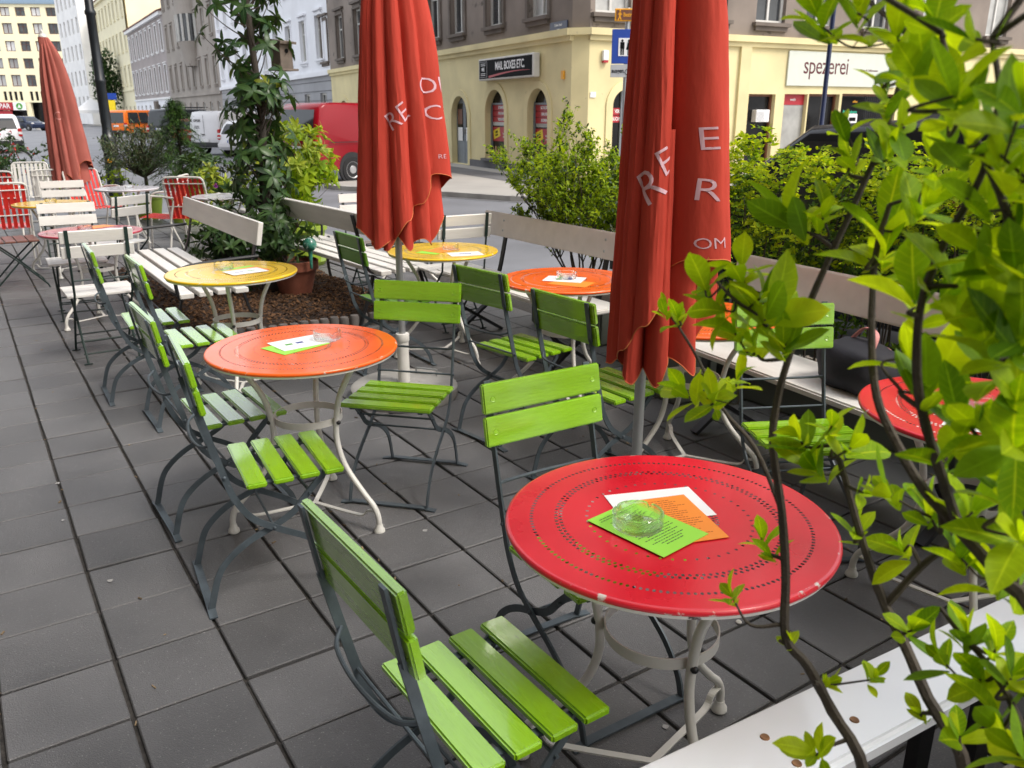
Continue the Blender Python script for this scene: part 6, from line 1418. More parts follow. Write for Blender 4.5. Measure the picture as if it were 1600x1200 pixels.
# --- foreground privet shrub: stems traced, twigs grown to leaf whorls -----------------------------
rr = random.Random(21)
SH = Vector((1.12, .46, 0))
planter = thing('planter_box', 'dark wooden planter between the white backless bench and the foreground shrub', 'planter', (1.35, .42, 0), R(-3.5))
for nm, c, d in (('side_board', (0, .165, .15), (2.6, .025, .30)), ('side_board', (0, -.165, .15), (2.6, .025, .30)), ('end_board', (-1.2875, 0, .15), (.025, .305, .30)), ('end_board', (1.2875, 0, .15), (.025, .305, .30))):
    obj(nm, MB().box(c, d).mesh(nm, M('oldwood'), bevel=.003), planter)
obj('soil', MB().box((0, 0, .13), (2.55, .30, .24)).mesh('soil', M('soil')), planter)
shrub = thing('privet_shrub', 'leggy shrub with bright yellow green leaf whorls in front of the red tables', 'shrub', (SH.x, SH.y, .25))
stems = {
 'A': [(1352, 1215, .93), (1300, 1110, .95), (1262, 1040, .96), (1228, 995, .97), (1228, 900, .97), (1222, 800, .96), (1208, 700, .94), (1212, 640, .93), (1232, 560, .90), (1275, 450, .87), (1330, 330, .84), (1372, 235, .82), (1400, 150, .8), (1425, 60, .78)],
 'B': [(1510, 1215, .88), (1450, 1090, .9), (1415, 1010, .92), (1385, 950, .93), (1362, 890, .93), (1340, 820, .92), (1318, 740, .9), (1300, 680, .88)],
 'C': [(1625, 1010, .70), (1560, 900, .74), (1500, 830, .76), (1440, 760, .78), (1400, 690, .8), (1370, 620, .8), (1362, 520, .8), (1368, 400, .8), (1390, 320, .78)],
 'C2': [(1500, 830, .76), (1470, 740, .74), (1440, 640, .72), (1432, 560, .70), (1440, 470, .68), (1475, 380, .66), (1535, 270, .62), (1560, 150, .6), (1550, 60, .6)],
 'C3': [(1560, 900, .74), (1592, 760, .68), (1585, 600, .65), (1590, 450, .62), (1572, 330, .6), (1525, 220, .62), (1490, 130, .63), (1470, 50, .64)],
 'D': [(1610, 1210, .75), (1585, 1110, .76), (1545, 1040, .8), (1500, 990, .82), (1470, 950, .84)],
 'E': [(1385, 945, .93), (1440, 885, .9), (1490, 850, .86), (1540, 830, .82), (1580, 780, .78)],
 'F': [(1232, 560, .90), (1190, 500, .89), (1150, 470, .88), (1120, 440, .87)],
 'G': [(1222, 800, .96), (1180, 700, .98), (1130, 640, 1.0), (1090, 560, 1.0), (1060, 510, 1.0)]}
nodes = []; stem_me = []
for k, pts in stems.items():
    P = [at(*q) for q in pts]
    if k in ('A', 'B', 'C', 'D'):
        b0 = {'A': Vector((.93, .50, .24)), 'B': Vector((1.05, .45, .24)), 'C': Vector((1.2, .42, .24)), 'D': Vector((1.12, .36, .24))}[k]; P = [b0, (b0 + P[0]) / 2 + Vector((.01, .0, .03))] + P
    P = crv(P, 4); n = len(P); r0, r1 = {'A': (.0075, .0022), 'B': (.0085, .003), 'C': (.0075, .0025), 'C2': (.005, .002), 'C3': (.005, .002), 'D': (.005, .002), 'E': (.0045, .002), 'F': (.003, .0015), 'G': (.003, .0015)}[k]
    rs = [(r0 + (r1 - r0) * i / (n - 1)) * (1 + .12 * noise.noise(P[i] * 60)) for i in range(n)]
    stem_me.append((P, rs)); nodes += [(p, r_) for p, r_ in zip(P[3:], rs[3:])]
for P, rs in stem_me: obj('stem', MB().tube([p - shrub.location for p in P], rs, 7).mesh('stem', M('twig'), smooth=True), shrub)
clus = [(1285, 42, .76, 1.0), (1340, 20, .72, 1), (1400, 60, .72, 1), (1462, 30, .66, 1), (1520, 60, .6, 1), (1575, 25, .56, 1), (1385, 165, .8, .9), (1412, 108, .75, .9), (1440, 118, .7, 1), (1492, 150, .6, 1), (1560, 120, .52, 1.1), (1590, 185, .55, 1),
 (1410, 195, .78, .9), (1436, 215, .76, .9), (1482, 178, .66, 1), (1512, 230, .62, 1), (1560, 240, .58, 1), (1590, 280, .58, 1), (1385, 250, .8, .8), (1330, 255, .84, .7), (1320, 200, .84, .8), (1465, 255, .7, .9),
 (1245, 355, .86, 1.2), (1285, 340, .85, .9), (1382, 352, .8, 1), (1440, 330, .72, .9), (1500, 310, .66, 1), (1545, 330, .62, 1), (1590, 360, .6, 1), (1380, 410, .8, 1), (1490, 450, .66, 1.5), (1460, 400, .7, 1), (1545, 410, .63, 1), (1590, 440, .6, 1.1), (1430, 480, .7, 1),
 (1100, 440, .9, .9), (1122, 480, .9, .9), (1195, 500, .88, 1.2), (1190, 465, .88, .9), (1160, 425, .9, .9), (1148, 520, .92, .9), (1225, 545, .88, 1), (1180, 545, .92, .8), (1060, 500, 1.0, .7), (1075, 620, 1.0, 1), (1115, 630, .98, .9), (1040, 490, 1.02, .5), (1150, 600, .96, .7),
 (1252, 690, .9, 1.1), (1280, 740, .9, 1), (1190, 840, 1.0, .8), (1300, 665, .88, .9), (1330, 700, .86, 1), (1405, 655, .8, 1), (1450, 620, .72, 1.1), (1500, 590, .68, 1.1), (1545, 560, .64, 1.2), (1590, 620, .62, 1.1), (1560, 500, .63, 1), (1520, 520, .65, 1), (1590, 540, .6, 1.1), (1420, 560, .76, .9),
 (1420, 720, .8, 1), (1480, 715, .74, 1), (1520, 800, .76, 1), (1562, 760, .7, 1.1), (1592, 840, .68, 1), (1392, 775, .82, .9), (1450, 800, .8, 1), (1540, 680, .68, 1), (1500, 650, .7, 1), (1585, 700, .65, 1.1), (1350, 770, .88, .7),
 (1340, 835, .93, .7), (1412, 862, .9, .8), (1500, 870, .8, 1), (1545, 905, .78, 1.2), (1590, 930, .74, 1), (1425, 985, .9, 1), (1510, 1000, .82, .9), (1470, 1030, .84, .8), (1560, 1010, .8, .9), (1232, 1005, .97, .5), (1290, 1070, .96, .5), (1362, 1062, .94, .5), (1145, 935, 1.0, .6), (1500, 1150, .84, .9), (1555, 1110, .78, 1), (1592, 1180, .74, 1), (1275, 1180, .9, .8), (1440, 1120, .9, .5), (1205, 870, .98, .6), (1530, 1060, .8, .9), (1580, 1060, .76, .9)]
lv = [(leaf_pts(.058, .030, .16, .28, 6, 1.25), M('leaf_privet')), (leaf_pts(.066, .032, .32, .32, 6, 1.2), M('leaf_privet')), (leaf_pts(.046, .029, .05, .2, 6, 1.3), M('leaf_privet')), (leaf_pts(.062, .026, -.14, .3, 6, 1.15), M('leaf_privetdark'))]
tw = MB(); leaves = []; extra = []
clus.sort(key=lambda c: -c[1]); clus = [c for i, c in enumerate(clus) if c[0] < 1360 or c[1] > 880 or i % 7 != 1]
for (x, y, d, s_) in clus:
    c = at(x, y, d); best = min(nodes, key=lambda q: (q[0] - c).length + (.25 * max(0, q[0].z - c.z + .01)))
    a = best[0]; ln = (c - a).length; mid = (a + c) / 2 + Vector((rr.gauss(0, .01), rr.gauss(0, .01), -.12 * ln + rr.gauss(0, .006)))
    dirn = (c - a).normalized() if ln > .01 else Vector((0, 0, 1)); dirn = (dirn * .6 + Vector((0, 0, .7)) + rdir(rr) * .25).normalized()
    path = crv([a, mid, c], 5); r0 = min(best[1] * .8, .0028); n = len(path)
    tw.tube([p - shrub.location for p in path], [r0 + (.0011 - r0) * i / (n - 1) for i in range(n)], 5)
    nodes += [(p, r0 * .8) for p in path[1:-1]]
    nw = rr.randint(5, 8); ph = rr.uniform(0, 6.28)
    sx = orient(dirn)
    for k in range(nw):
        ang = ph + k * 2.4; el = rr.uniform(.15, .9) if k < nw - 2 else rr.uniform(1.0, 1.4)
        loc_d = sx @ Vector((math.cos(ang) * math.cos(el), math.sin(el), math.sin(ang) * math.cos(el)))
        m = orient(loc_d, dirn, rr.gauss(0, .25)).to_4x4(); m.translation = c + dirn * (-.018 + .004 * k) * s_
        leaves.append((m, rr.randrange(4), s_ * rr.uniform(.6, 1.12) * .86))
    # a few leaves down the twig
    for q in (path[3], path[6], path[8]):
        if ln > .07 and rr.random() < .6:
            for s2 in (-1, 1):
                dd = (sx @ Vector((s2 * .8, .5, rr.uniform(-.4, .6)))).normalized(); m = orient(dd, (0, 0, 1)).to_4x4(); m.translation = q; leaves.append((m, rr.randrange(4), s_ * rr.uniform(.45, .85)))
# unseen crown added above the view to shade the red table
top_nodes = [(p, .002) for P, rs in stem_me for p in P[-3:]]
n_top = 0; tries = 0
while n_top < 170 and tries < 6000:
    tries += 1; c = Vector((rr.uniform(.35, 2.0), rr.uniform(-.05, 1.05), rr.uniform(1.7, 2.75))); v = c - EYE; dd = v.dot(FW)
    if dd > .1 and v.dot(UP) / dd < 600 / FPX + .12 and abs(v.dot(RT) / dd) < 800 / FPX + .15: continue
    if dd <= .15 and (c - EYE).length < .6: continue
    e = Vector(((c.x - 1.25) / .95, (c.y - .45) / .62, (c.z - 2.05) / .75))
    if e.length > 1 or noise.noise(c * 3.5) < -.15: continue
    n_top += 1; a = min(top_nodes, key=lambda q: (q[0] - c).length)[0]; path = crv([a, (a + c) / 2 + Vector((0, 0, -.03)), c], 4); tw.tube([p - shrub.location for p in path], [.0028 - .0018 * i / 8 for i in range(9)], 4); top_nodes.append((c, .0015))
    dirn = (Vector((0, 0, .8)) + rdir(rr) * .6).normalized(); sx = orient(dirn); ph = rr.uniform(0, 6)
    for k in range(7):
        ang = ph + k * 2.4; el = rr.uniform(.1, 1.0); ld = sx @ Vector((math.cos(ang) * math.cos(el), math.sin(el), math.sin(ang) * math.cos(el))); m = orient(ld, dirn, rr.gauss(0, .25)).to_4x4(); m.translation = c; leaves.append((m, rr.randrange(4), rr.uniform(.9, 1.3)))
obj('twigs', tw.mesh('twigs', M('twig'), smooth=True), shrub)['kind'] = 'stuff'
leaf_objects(shrub, leaves, lv)

# --- unseen shrubs added right of the view to block light ------------------------------------------------
for k, (x, y) in enumerate(((1.75, .10), (2.55, .02), (3.35, .10))): EXTRA_SHRUBS = globals().setdefault('EXTRA_SHRUBS', []); EXTRA_SHRUBS.append((x, y))
# --- tree in the planting bed: dark trunk wrapped in palmate leaves ---------------------------------
rr = random.Random(4)
TB = Vector((2.22, 7.22, .05))
tree = thing('leafy_tree', 'slim dark trunk wrapped in big glossy palmate leaves, growing in the mulch', 'tree', TB)
tp_ = [(0, 0, -.03), (.0, .01, .4), (-.02, 0, .9), (.01, .01, 1.5), (-.03, 0, 2.3), (.0, .05, 3.3), (.05, 0, 4.6)]
obj('trunk', MB().tube(crv(tp_, 5), [.105 - .018 * min(i, 12) / 3 - .001 * max(0, i - 12) for i in range(31)], 12).mesh('trunk', M('bark'), smooth=True), tree)
pl = [(leaf_pts(.135, .048, .22, .2), M('leaf_tree')), (leaf_pts(.12, .042, .35, .2), M('leaf_tree')), (leaf_pts(.125, .05, .1, .25), M('leaf_treeyellow'))]
leaves = []; limbs = []; lim_i = 0
def tree_pos():
    q = rr.random()
    if q < .36: z = rr.uniform(.75, 1.75); rad_ = rr.uniform(.10, .29)
    elif q < .44: z = rr.uniform(.35, .8); rad_ = rr.uniform(.1, .35)
    elif q < .72: z = rr.uniform(1.7, 3.0); rad_ = rr.uniform(.1, .42)
    else: z = rr.uniform(2.9, 5.0); rad_ = rr.uniform(.1, 1.25 if z > 3.3 else .6)
    a = rr.uniform(0, 6.2832); return Vector((rad_ * math.cos(a), rad_ * math.sin(a), z)), a
lm_ = []
for k in range(270):
    c, a = tree_pos(); b0 = Vector((0, 0, max(.2, c.z - rr.uniform(.12, .35))))
    lm_.append(crv([b0, (b0 + c) / 2 + Vector((0, 0, -.03)), c], 4))
    up = (Vector((math.cos(a), math.sin(a), rr.uniform(.2, 1.1)))).normalized(); sx = orient(up); nw = rr.randint(5, 8); ph = rr.uniform(0, 6)
    yl = rr.random() < .10
    for q in range(nw):
        an = ph + q * 6.2832 / nw; el = rr.uniform(-.1, .45); dd = sx @ Vector((math.cos(an) * math.cos(el), math.sin(el), math.sin(an) * math.cos(el))); dd.z -= .18
        m = orient(dd, up, rr.gauss(0, .2)).to_4x4(); m.translation = TB + c; leaves.append((m, 2 if yl and rr.random() < .6 else rr.randrange(2), rr.uniform(.7, 1.1)))
lb = MB()
for q in lm_: lb.tube(q, [.007 - .005 * i / (len(q) - 1) for i in range(len(q))], 5)
obj('limbs', lb.mesh('limbs', M('twig'), smooth=True), tree)['kind'] = 'stuff'
leaf_objects(tree, leaves, pl)
# nest box hanging in the tree
nbp = at(440, 88, 7.0); nbx = thing('nest_box', 'weathered wooden nest box hanging among the tree leaves', 'nest box', nbp, R(20))
MT['nestwood'] = mat('nestwood', (.15, .12, .095), .85, var=.25, scale=8, bump=.4, bscale=40)
obj('box', MB().box((0, 0, 0), (.13, .13, .2)).mesh('box', M('nestwood'), bevel=.004), nbx); obj('roof', MB().box((0, -.01, .115), (.17, .18, .02), Matrix.Rotation(R(8), 3, 'X')).mesh('roof', M('nestwood')), nbx); obj('floor', MB().box((0, -.015, -.108), (.17, .18, .016)).mesh('floor', M('nestwood')), nbx)
obj('hole', MB().lathe([(.018, 0), (.018, .003)], 14).mesh('hole', M('signblack')), nbx).matrix_local = Matrix.Translation((0, -.066, .04)) @ Matrix.Rotation(R(90), 4, 'X')

# --- generic shrubs -------------------------------------------------------------------------------
def shrub_thing(name, label, cat, base, rx, ry, zlo, zhi, nwh, nleaf, lw, mats, seed, stems_n=9, group=None, spread=.5, top_light=None, stemr=.008, droop=0.0, core_dark=.0, crown='crown', jit=1.0):
    """stems fanning from the base; whorls of leaves through an uneven ellipsoid"""
    rr = random.Random(seed); t = thing(name, label, cat, base, 0, group); st = MB(); B = [MB() for _ in mats]
    zc_ = (zlo + zhi) / 2; hz = (zhi - zlo) / 2; lobes = [rdir(rr) * rr.uniform(.35, .75) for _ in range(9)]
    for k in range(stems_n):
        d = rdir(rr, .2, .95); top = Vector((d.x * rx * .8, d.y * ry * .8, zc_ + d.z * hz * .75)); st.tube(crv([Vector((rr.gauss(0, .03), rr.gauss(0, .03), 0)), Vector((top.x * .3, top.y * .3, top.z * .45)), top], 5), [stemr * (1 - .75 * i / 10) for i in range(11)], 6)
    n = 0; tries = 0
    while n < nwh and tries < nwh * 6:
        tries += 1; d = rdir(rr); q = rr.random() ** .45; c = Vector((d.x * rx * q, d.y * ry * q, zc_ + d.z * hz * q)); u = Vector((c.x / rx, c.y / ry, (c.z - zc_) / hz))
        if noise.noise(Vector((c.x * 4.5, c.y * 4.5, c.z * 4.5)) + Vector((seed, 0, 0))) < -.12 + .25 * (u.length - .55): continue
        n += 1; dirn = (d + Vector((0, 0, .5 - droop)) + rdir(rr) * .5 * jit).normalized(); sx = orient(dirn); ph = rr.uniform(0, 6)
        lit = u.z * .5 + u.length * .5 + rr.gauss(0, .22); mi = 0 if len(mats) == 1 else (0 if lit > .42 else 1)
        if rr.random() < .25: st.tube([c * .6 + Vector((0, 0, zlo * .4)), c], [.0025, .001], 4)
        for k in range(nleaf):
            an = ph + k * 2.4; el = rr.uniform(0.1, 1.0); dd = sx @ Vector((math.cos(an) * math.cos(el), math.sin(el), math.sin(an) * math.cos(el))); dd.z -= droop
            put(B[mi], lw[rr.randrange(len(lw))], orient(dd, dirn, rr.gauss(0, .3)), c + rdir(rr) * .01, rr.uniform(.65, 1.15))
    obj('stems', st.mesh('stems', M('twig'), smooth=True), t)['kind'] = 'stuff'
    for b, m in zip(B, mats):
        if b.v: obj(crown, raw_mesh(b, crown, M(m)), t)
    return t
for k, (x, y) in enumerate(EXTRA_SHRUBS):
    shrub_thing('privet_shrub', ('tall yellow green shrub standing next to the foreground shrub', 'tall yellow green shrub in the middle of the shrub row', 'tall yellow green shrub where the shrub row meets the hedge')[k], 'shrub', Vector((x, y, 0)), .55, .42, .35, 2.35, 420, 7, [leaf_pts(.058, .026, .2, .3, 3)], ('leaf_privet', 'leaf_hedgedark'), 90 + k, stems_n=12)  # added occluders out of view, darkening the ground at near right
yl_ = [leaf_pts(.11, .042, .2, .25, 4), leaf_pts(.12, .036, .3, .2, 4)]
YP = Vector((2.98, 8.75, 0))
shrub_thing('variegated_shrub', 'yellow green shrub with long pointed leaves in the lime green pot', 'shrub', YP + Vector((0, 0, .38)), .52, .5, .10, 1.12, 260, 7, yl_, ('leaf_yellow', 'leaf_fine'), 8)
pt = thing('plant_pot', 'lime green plastic pot behind the street side bench', 'plant pot', YP)
obj('pot_body', MB().lathe([(.22, .03), (.29, .36), (.31, .37), (.31, .42), (.295, .425), (.28, .38), (.02, .37)], 32).mesh('pot_body', M('limeplastic'), smooth=True), pt); obj('saucer', MB().lathe([(.26, 0), (.30, .045), (.285, .045), (.25, .02), (.02, .015)], 32).mesh('saucer', M('limeplastic'), smooth=True), pt)
# plant in the terracotta pot
pd_ = [leaf_pts(.12, .035, .35, .2, 4), leaf_pts(.09, .03, .3, .2, 4)]
shrub_thing('pot_plant', 'dark leafy plant growing from the terracotta pot toward the tree', 'plant', POT + Vector((-.10, .0, .27)), .34, .28, .02, .55, 70, 7, pd_, ('leaf_dark', 'leaf_tree'), 15, stems_n=7)
shrub_thing('under_shrub', 'dark leafy shrub at the foot of the tree in the mulch', 'shrub', Vector((1.88, 7.35, .04)), .36, .55, .05, .85, 120, 7, pd_, ('leaf_dark', 'leaf_tree'), 16, stems_n=8)
# fine leaved shrub behind the plank bench, in a grey trough
SC = Vector((3.72, 4.75, 0))
fl = [leaf_pts(.030, .015, .15, .2, 3), leaf_pts(.024, .013, .1, .2, 3)]
rr = random.Random(33)
fs = thing('bushy_shrub', 'airy light green shrub behind the plank bench, dark twigs showing through', 'shrub', SC + Vector((0, 0, .30)))
st = MB(); B = [MB(), MB()]
def grow(p, d, ln, r_, lvl):
    n = 5; pts = [p]; dd = Vector(d)
    for k in range(n): dd = (dd + rdir(rr) * .16 + Vector((0, 0, .06))).normalized(); pts.append(pts[-1] + dd * ln / n)
    st.tube(pts, [r_ * (1 - .6 * k / n) for k in range(n + 1)], 5 if lvl < 2 else 3)
    if lvl < 3:
        for k in range(4 if lvl else 6):
            q = pts[rr.randint(2, n)]; grow(q, (dd + rdir(rr, -.3, .9) * .85).normalized(), ln * rr.uniform(.45, .65), r_ * .5, lvl + 1)
    if lvl >= 1:
        for q in pts[1:]:
            if rr.random() < .85:
                for k in range(rr.randint(4, 7)):
                    dl = (dd * .4 + rdir(rr)).normalized(); put(B[0 if rr.random() < .75 else 1], fl[rr.randrange(2)], orient(dl, (0, 0, 1), rr.gauss(0, .4)), q + rdir(rr) * .012, rr.uniform(.7, 1.3))
for k in range(10):
    a = k * .63 + rr.uniform(-.2, .2); grow(Vector((.03 * math.cos(a), .06 * math.sin(a), 0)), Vector((.42 * math.cos(a), .62 * math.sin(a), 1.0)).normalized(), rr.uniform(.55, .8), .009, 0)
obj('stems', st.mesh('stems', M('twig'), smooth=True), fs)['kind'] = 'stuff'
for b, m in zip(B, ('leaf_fine', 'leaf_dark')): obj('crown', raw_mesh(b, 'crown', M(m)), fs)
def trough(name, label, loc, l, w, h, m, rz=90):
    t = thing(name, label, 'planter', loc, R(rz)); b = MB().box((0, 0, h / 2), (l, w, h)); obj('body', b.mesh('body', M(m), bevel=.015, seg=2), t)
    obj('rim', MB().box((0, w / 2 + .006, h - .02), (l + .03, .016, .045)).mesh('rim', M(m)), t); obj('rim', MB().box((0, -w / 2 - .006, h - .02), (l + .03, .016, .045)).mesh('rim', M(m)), t)
    obj('soil', MB().box((0, 0, h + .004), (l - .05, w - .05, .01)).mesh('soil', M('soil')), t); return t
trough('planter_trough', 'grey plastic trough under the airy light green shrub', (3.72, 4.75, 0), .85, .32, .30, 'greyplastic')
trough('planter_trough', 'lime green planter behind the plank bench beside the big parasol', (3.72, 3.95, 0), .45, .32, .26, 'limeplastic')
trough('planter_trough', 'grey plastic trough between the two plank benches', (3.30, 3.38, 0), .5, .3, .36, 'greyplastic')
# sparse silvery shrub
shrub_thing('silver_shrub', 'sparse shrub with small grey green leaves right behind the big parasol', 'shrub', Vector((3.74, 3.95, .24)), .34, .42, .35, 1.22, 240, 5, [leaf_pts(.028, .014, .1, .2, 3)], ('leaf_grey', 'leaf_dark'), 41, stems_n=10, stemr=.006)
# hedge
rr = random.Random(9)
hedge = thing('hedge', 'dense golden green clipped hedge behind the bench with the black bag', 'hedge', (3.74, 1.65, .2))
st = MB(); B = [MB(), MB()]; hl = [leaf_pts(.032, .017, .15, .25, 3), leaf_pts(.026, .015, .1, .2, 3)]
for k in range(130):
    x, y = rr.uniform(-.17, .17), rr.uniform(-2.1, 2.05); st.tube(crv([(x, y, 0), (x + rr.gauss(0, .03), y + rr.gauss(0, .05), .3), (x + rr.gauss(0, .06), y + rr.gauss(0, .1), rr.uniform(.7, 1.1))], 4), [.007, .0065, .006, .0055, .005, .0045, .004, .003, .002], 5)
n = 0
while n < 7600:
    x, y, z = rr.uniform(-.27, .27), rr.uniform(-2.2, 2.15), rr.uniform(.12, 1.38)
    top = 1.20 + .24 * noise.noise((y * 2.2, x * 3, 3)) - .5 * abs(x) ** 1.5
    if z > top: continue
    if z < .55 and rr.random() < .72: continue
    if noise.noise((x * 4.5, y * 4.5, z * 4.5)) < -.08: continue
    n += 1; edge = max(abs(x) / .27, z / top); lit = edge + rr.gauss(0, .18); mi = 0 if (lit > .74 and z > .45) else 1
    d = Vector((x * 2, rr.gauss(0, .3), z - .3 + rr.uniform(0, .6))).normalized(); sx = orient(d)
    for k in range(6):
        an = k * 2.4 + n; el = rr.uniform(.1, 1.0); dd = sx @ Vector((math.cos(an) * math.cos(el), math.sin(el), math.sin(an) * math.cos(el))); put(B[mi], hl[rr.randrange(2)], orient(dd, d, rr.gauss(0, .3)), (x + rr.gauss(0, .008), y + rr.gauss(0, .008), z), rr.uniform(.7, 1.25))
obj('stems', st.mesh('stems', M('twig'), smooth=True), hedge)['kind'] = 'stuff'
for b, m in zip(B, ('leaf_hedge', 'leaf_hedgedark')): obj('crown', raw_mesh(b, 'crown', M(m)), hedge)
trough('hedge_planter', 'long dark trough holding the golden green hedge', (3.74, 1.65, 0), 4.4, .40, .20, 'greyplastic')
gv = MB()
for k in range(2600):
    gv.box((3.74 + rr.uniform(-.17, .17), 1.65 + rr.uniform(-2.1, 2.1), .218 + rr.uniform(-.004, .01)), (rr.uniform(.01, .028), rr.uniform(.006, .016), rr.uniform(.004, .01)), Matrix.Rotation(rr.uniform(0, 6), 3, 'Z') @ Matrix.Rotation(rr.gauss(0, .4), 3, 'X'))
tag(obj('gravel', gv.mesh('gravel', M('gravel'))), 'pale gravel and bark around the stems of the hedge', 'gravel', kind='stuff')
# --- potted plants toward the lamp post ---------------------------------------------------------------
def stand(px, py, depth): p = at(px, py, depth); return Vector((p.x, p.y, 0))
ol = stand(222, 250, 12.6)
o_ = thing('olive_tree', 'small grey green olive tree with a thin trunk beside the lamp post', 'tree', ol); rr = random.Random(3)
obj('trunk', MB().tube(crv([(0, 0, .2), (.02, 0, .6), (-.02, .02, .9), (.0, 0, 1.1)], 4), [.03 - .01 * k / 12 for k in range(13)], 8).mesh('trunk', M('bark'), smooth=True), o_)
B = [MB(), MB()]; lbm = MB(); nl = [leaf_pts(.075, .014, .1, .1, 3), leaf_pts(.06, .013, .1, .1, 3)]
for k in range(300):
    d = rdir(rr, -.35, 1); q = rr.random() ** .5; c = Vector((d.x * .60 * q, d.y * .55 * q, 0.88 + d.z * .50 * q))
    if k % 2 == 0: lbm.tube([(0, 0, .62), c * .6 + Vector((0, 0, .30)), c], [.008, .005, .002], 4)
    dn = (d + Vector((0, 0, .6)) + rdir(rr) * .4).normalized()
    for j in range(16): put(B[rr.random() < .4], nl[j % 2], orient((dn * .7 + rdir(rr)).normalized(), (0, 0, 1), rr.gauss(0, .4)), c + dn * rr.uniform(-.12, .12), rr.uniform(.7, 1.3))
tag(obj('limbs', lbm.mesh('limbs', M('twig')), o_), kind='stuff')
for b, m in zip(B, ('leaf_olive', 'leaf_dark')): obj('crown', raw_mesh(b, 'crown', M(m)), o_)
obj('pot', MB().lathe([(.17, 0), (.22, .3), (.235, .31), (.235, .35), (.2, .35), (.02, .33)], 24).mesh('pot', M('limeplastic'), smooth=True), o_)
sp = stand(283, 250, 12.0)
o_ = thing('spruce_tree', 'drooping green spruce in a pot behind the red armchairs', 'tree', sp); rr = random.Random(6)
obj('trunk', MB().tube([(0, 0, .25), (0, .01, 1.0), (0, 0, 1.72)], [.03, .02, .006], 8).mesh('trunk', M('bark'), smooth=True), o_)
B = [MB(), MB()]; lbm = MB(); nd = [leaf_pts(.045, .007, .05, .1, 2)]
for k in range(120):
    z = .45 + 1.28 * (k / 120) ** .85; L_ = (1.85 - z) * .48 * rr.uniform(.7, 1.15) + .03; a = k * 2.4 + rr.gauss(0, .2)
    pth = crv([(0, 0, z), (L_ * .5 * math.cos(a), L_ * .5 * math.sin(a), z + .05 * L_), (L_ * math.cos(a), L_ * math.sin(a), z - .25 * L_)], 7); lbm.tube(pth, [.006 - .004 * i / (len(pth) - 1) for i in range(len(pth))], 4)
    for i, q in enumerate(pth[2:]):
        tipn = i > 7
        for j in range(13):
            dn = (Vector((math.cos(a), math.sin(a), -.35)) + rdir(rr) * .9).normalized(); put(B[0 if rr.random() < (.75 if tipn else .35) else 1], nd[0], orient(dn, (0, 0, 1)), q + rdir(rr) * rr.uniform(0, .055), rr.uniform(.8, 1.4))
tag(obj('limbs', lbm.mesh('limbs', M('twig')), o_), kind='stuff')
for b, m in zip(B, ('leaf_spruce', 'leaf_dark')): obj('crown', raw_mesh(b, 'crown', M(m)), o_)
obj('pot', MB().lathe([(.2, 0), (.24, .3), (.255, .31), (.255, .36), (.22, .36), (.02, .34)], 24).mesh('pot', M('limeplastic'), smooth=True), o_)
gl = [leaf_pts(.075, .03, .2, .2, 3)]
b1 = stand(330, 262, 10.6); shrub_thing('rhododendron', 'broad leaved dark shrub with a purple bloom behind the red armchair', 'shrub', b1, .55, .45, .25, 1.12, 170, 7, [leaf_pts(.12, .04, .25, .2, 4)], ('leaf_dark', 'leaf_yellow'), 51)
pb_ = at(337, 290, 10.2); f_ = MB()
for k in range(28): put(f_, leaf_pts(.03, .024, .1, .2, 2), orient(rdir(random.Random(k))), (0, 0, 0), 1.2)
tag(obj('flower_head', raw_mesh(f_, 'flower_head', M('petal_purple')), None, (pb_.x, pb_.y, pb_.z)), 'single purple bloom on the broad leaved shrub', 'flower')
b2 = stand(188, 285, 13.2); shrub_thing('young_shrub', 'loose young shrub growing just right of the lamp post foot', 'shrub', b2, .30, .3, .1, 1.0, 60, 6, gl, ('leaf_dark', 'leaf_fine'), 53)
b3 = stand(86, 255, 13.6); shrub_thing('young_shrub', 'loose dark shrub between the faded parasol and the street', 'shrub', b3, .38, .35, .15, 1.2, 90, 6, gl, ('leaf_dark', 'leaf_fine'), 54)
b4 = stand(2, 235, 15.0); shrub_thing('flowering_bush', 'dark bush dotted with red flowers beside the bicycle', 'shrub', b4, .5, .45, .35, 1.3, 200, 6, gl, ('leaf_dark', 'leaf_tree'), 55)
fb_ = MB(); rr = random.Random(2)
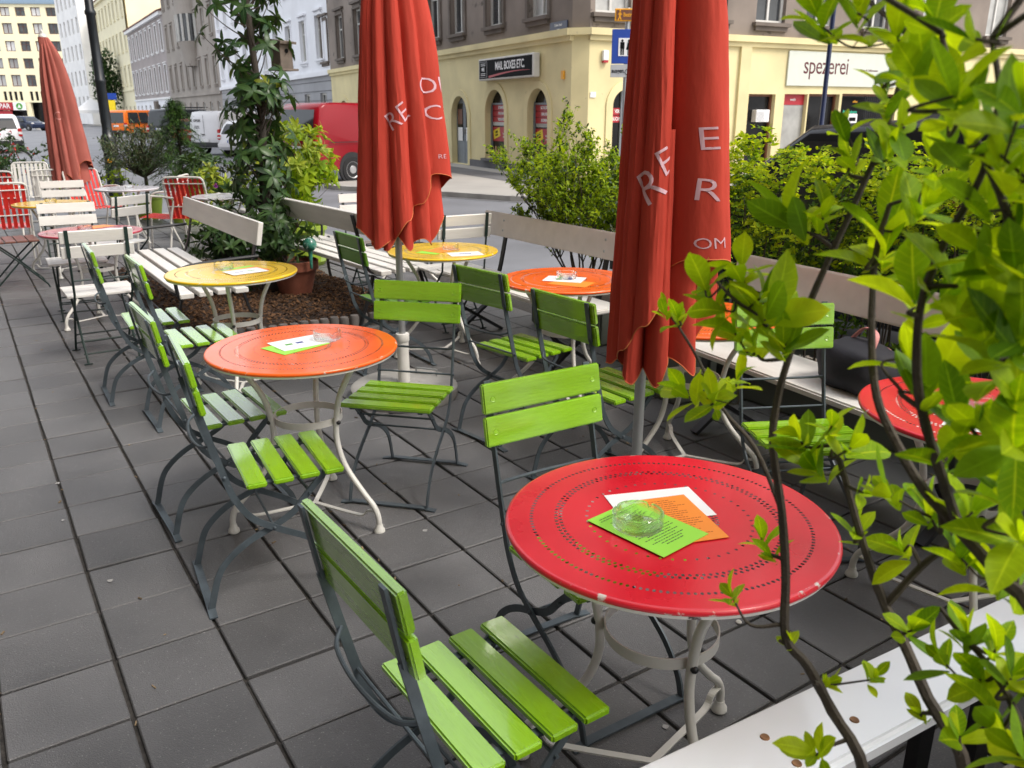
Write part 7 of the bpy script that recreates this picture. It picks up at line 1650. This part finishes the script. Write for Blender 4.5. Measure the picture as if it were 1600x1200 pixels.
for k in range(26):
    d = rdir(rr); c = Vector((d.x * .5, d.y * .45, .82 + d.z * .46))
    for j in range(7): put(fb_, leaf_pts(.035, .03, .1, .2, 2), orient(rdir(rr)), c, 1.2)
o_ = [o for o in bpy.data.objects if o.name.startswith('flowering_bush')][0]; tag(obj('flowers', raw_mesh(fb_, 'flowers', M('petal_red')), o_), kind='stuff')
# yellow flowers in the trough between the benches
yf = thing('primrose', 'small plant with yellow flowers in the trough behind the orange table', 'flower', (3.30, 3.42, .365)); f_ = MB(); g_ = MB(); rr = random.Random(12)
for k in range(14):
    c = Vector((rr.gauss(0, .08), rr.gauss(0, .12), rr.uniform(.08, .17)))
    g_.tube([(c.x * .3, c.y * .3, 0), c], .0025, 4)
    for j in range(6): put(f_, leaf_pts(.022, .018, .1, .1, 2), orient((rdir(rr, -.1, .4))), c, 1.2)
for k in range(40): put(g_, leaf_pts(.08, .025, .3, .2, 3), orient(rdir(rr, .1, .8)), (rr.gauss(0, .05), rr.gauss(0, .1), .01), 1)
obj('flowers', raw_mesh(f_, 'flowers', M('petal_yellow')), yf)['kind'] = 'stuff'; obj('foliage', raw_mesh(g_, 'foliage', M('leaf_fine')), yf)['kind'] = 'stuff'
# street tree at the end of the row
te = at(174, 180, 118); te.z = FAR_Z; stt = thing('street_tree', 'dark green street tree in front of the ornate white house', 'tree', te); rr = random.Random(77)
obj('trunk', MB().tube([(0, 0, 0), (0, 0, 3.2), (.1, 0, 6)], [.2, .16, .1], 8).mesh('trunk', M('bark')), stt); B = [MB(), MB()]; big = [leaf_pts(.5, .34, .2, .2, 2)]
for k in range(900):
    d = rdir(rr); q = rr.random() ** .4; c = Vector((d.x * 2.0 * q, d.y * 2.0 * q, 6 + d.z * 4.4 * q))
    if noise.noise(c * .5) < -.25: continue
    for j in range(3): put(B[rr.random() < .5], big[0], orient(rdir(rr)), c + rdir(rr) * .2, rr.uniform(.6, 1.2))
for b, m in zip(B, ('leaf_dark', 'leaf_tree')): obj('crown', raw_mesh(b, 'crown', M(m)), stt)
print('objects', len(bpy.data.objects))
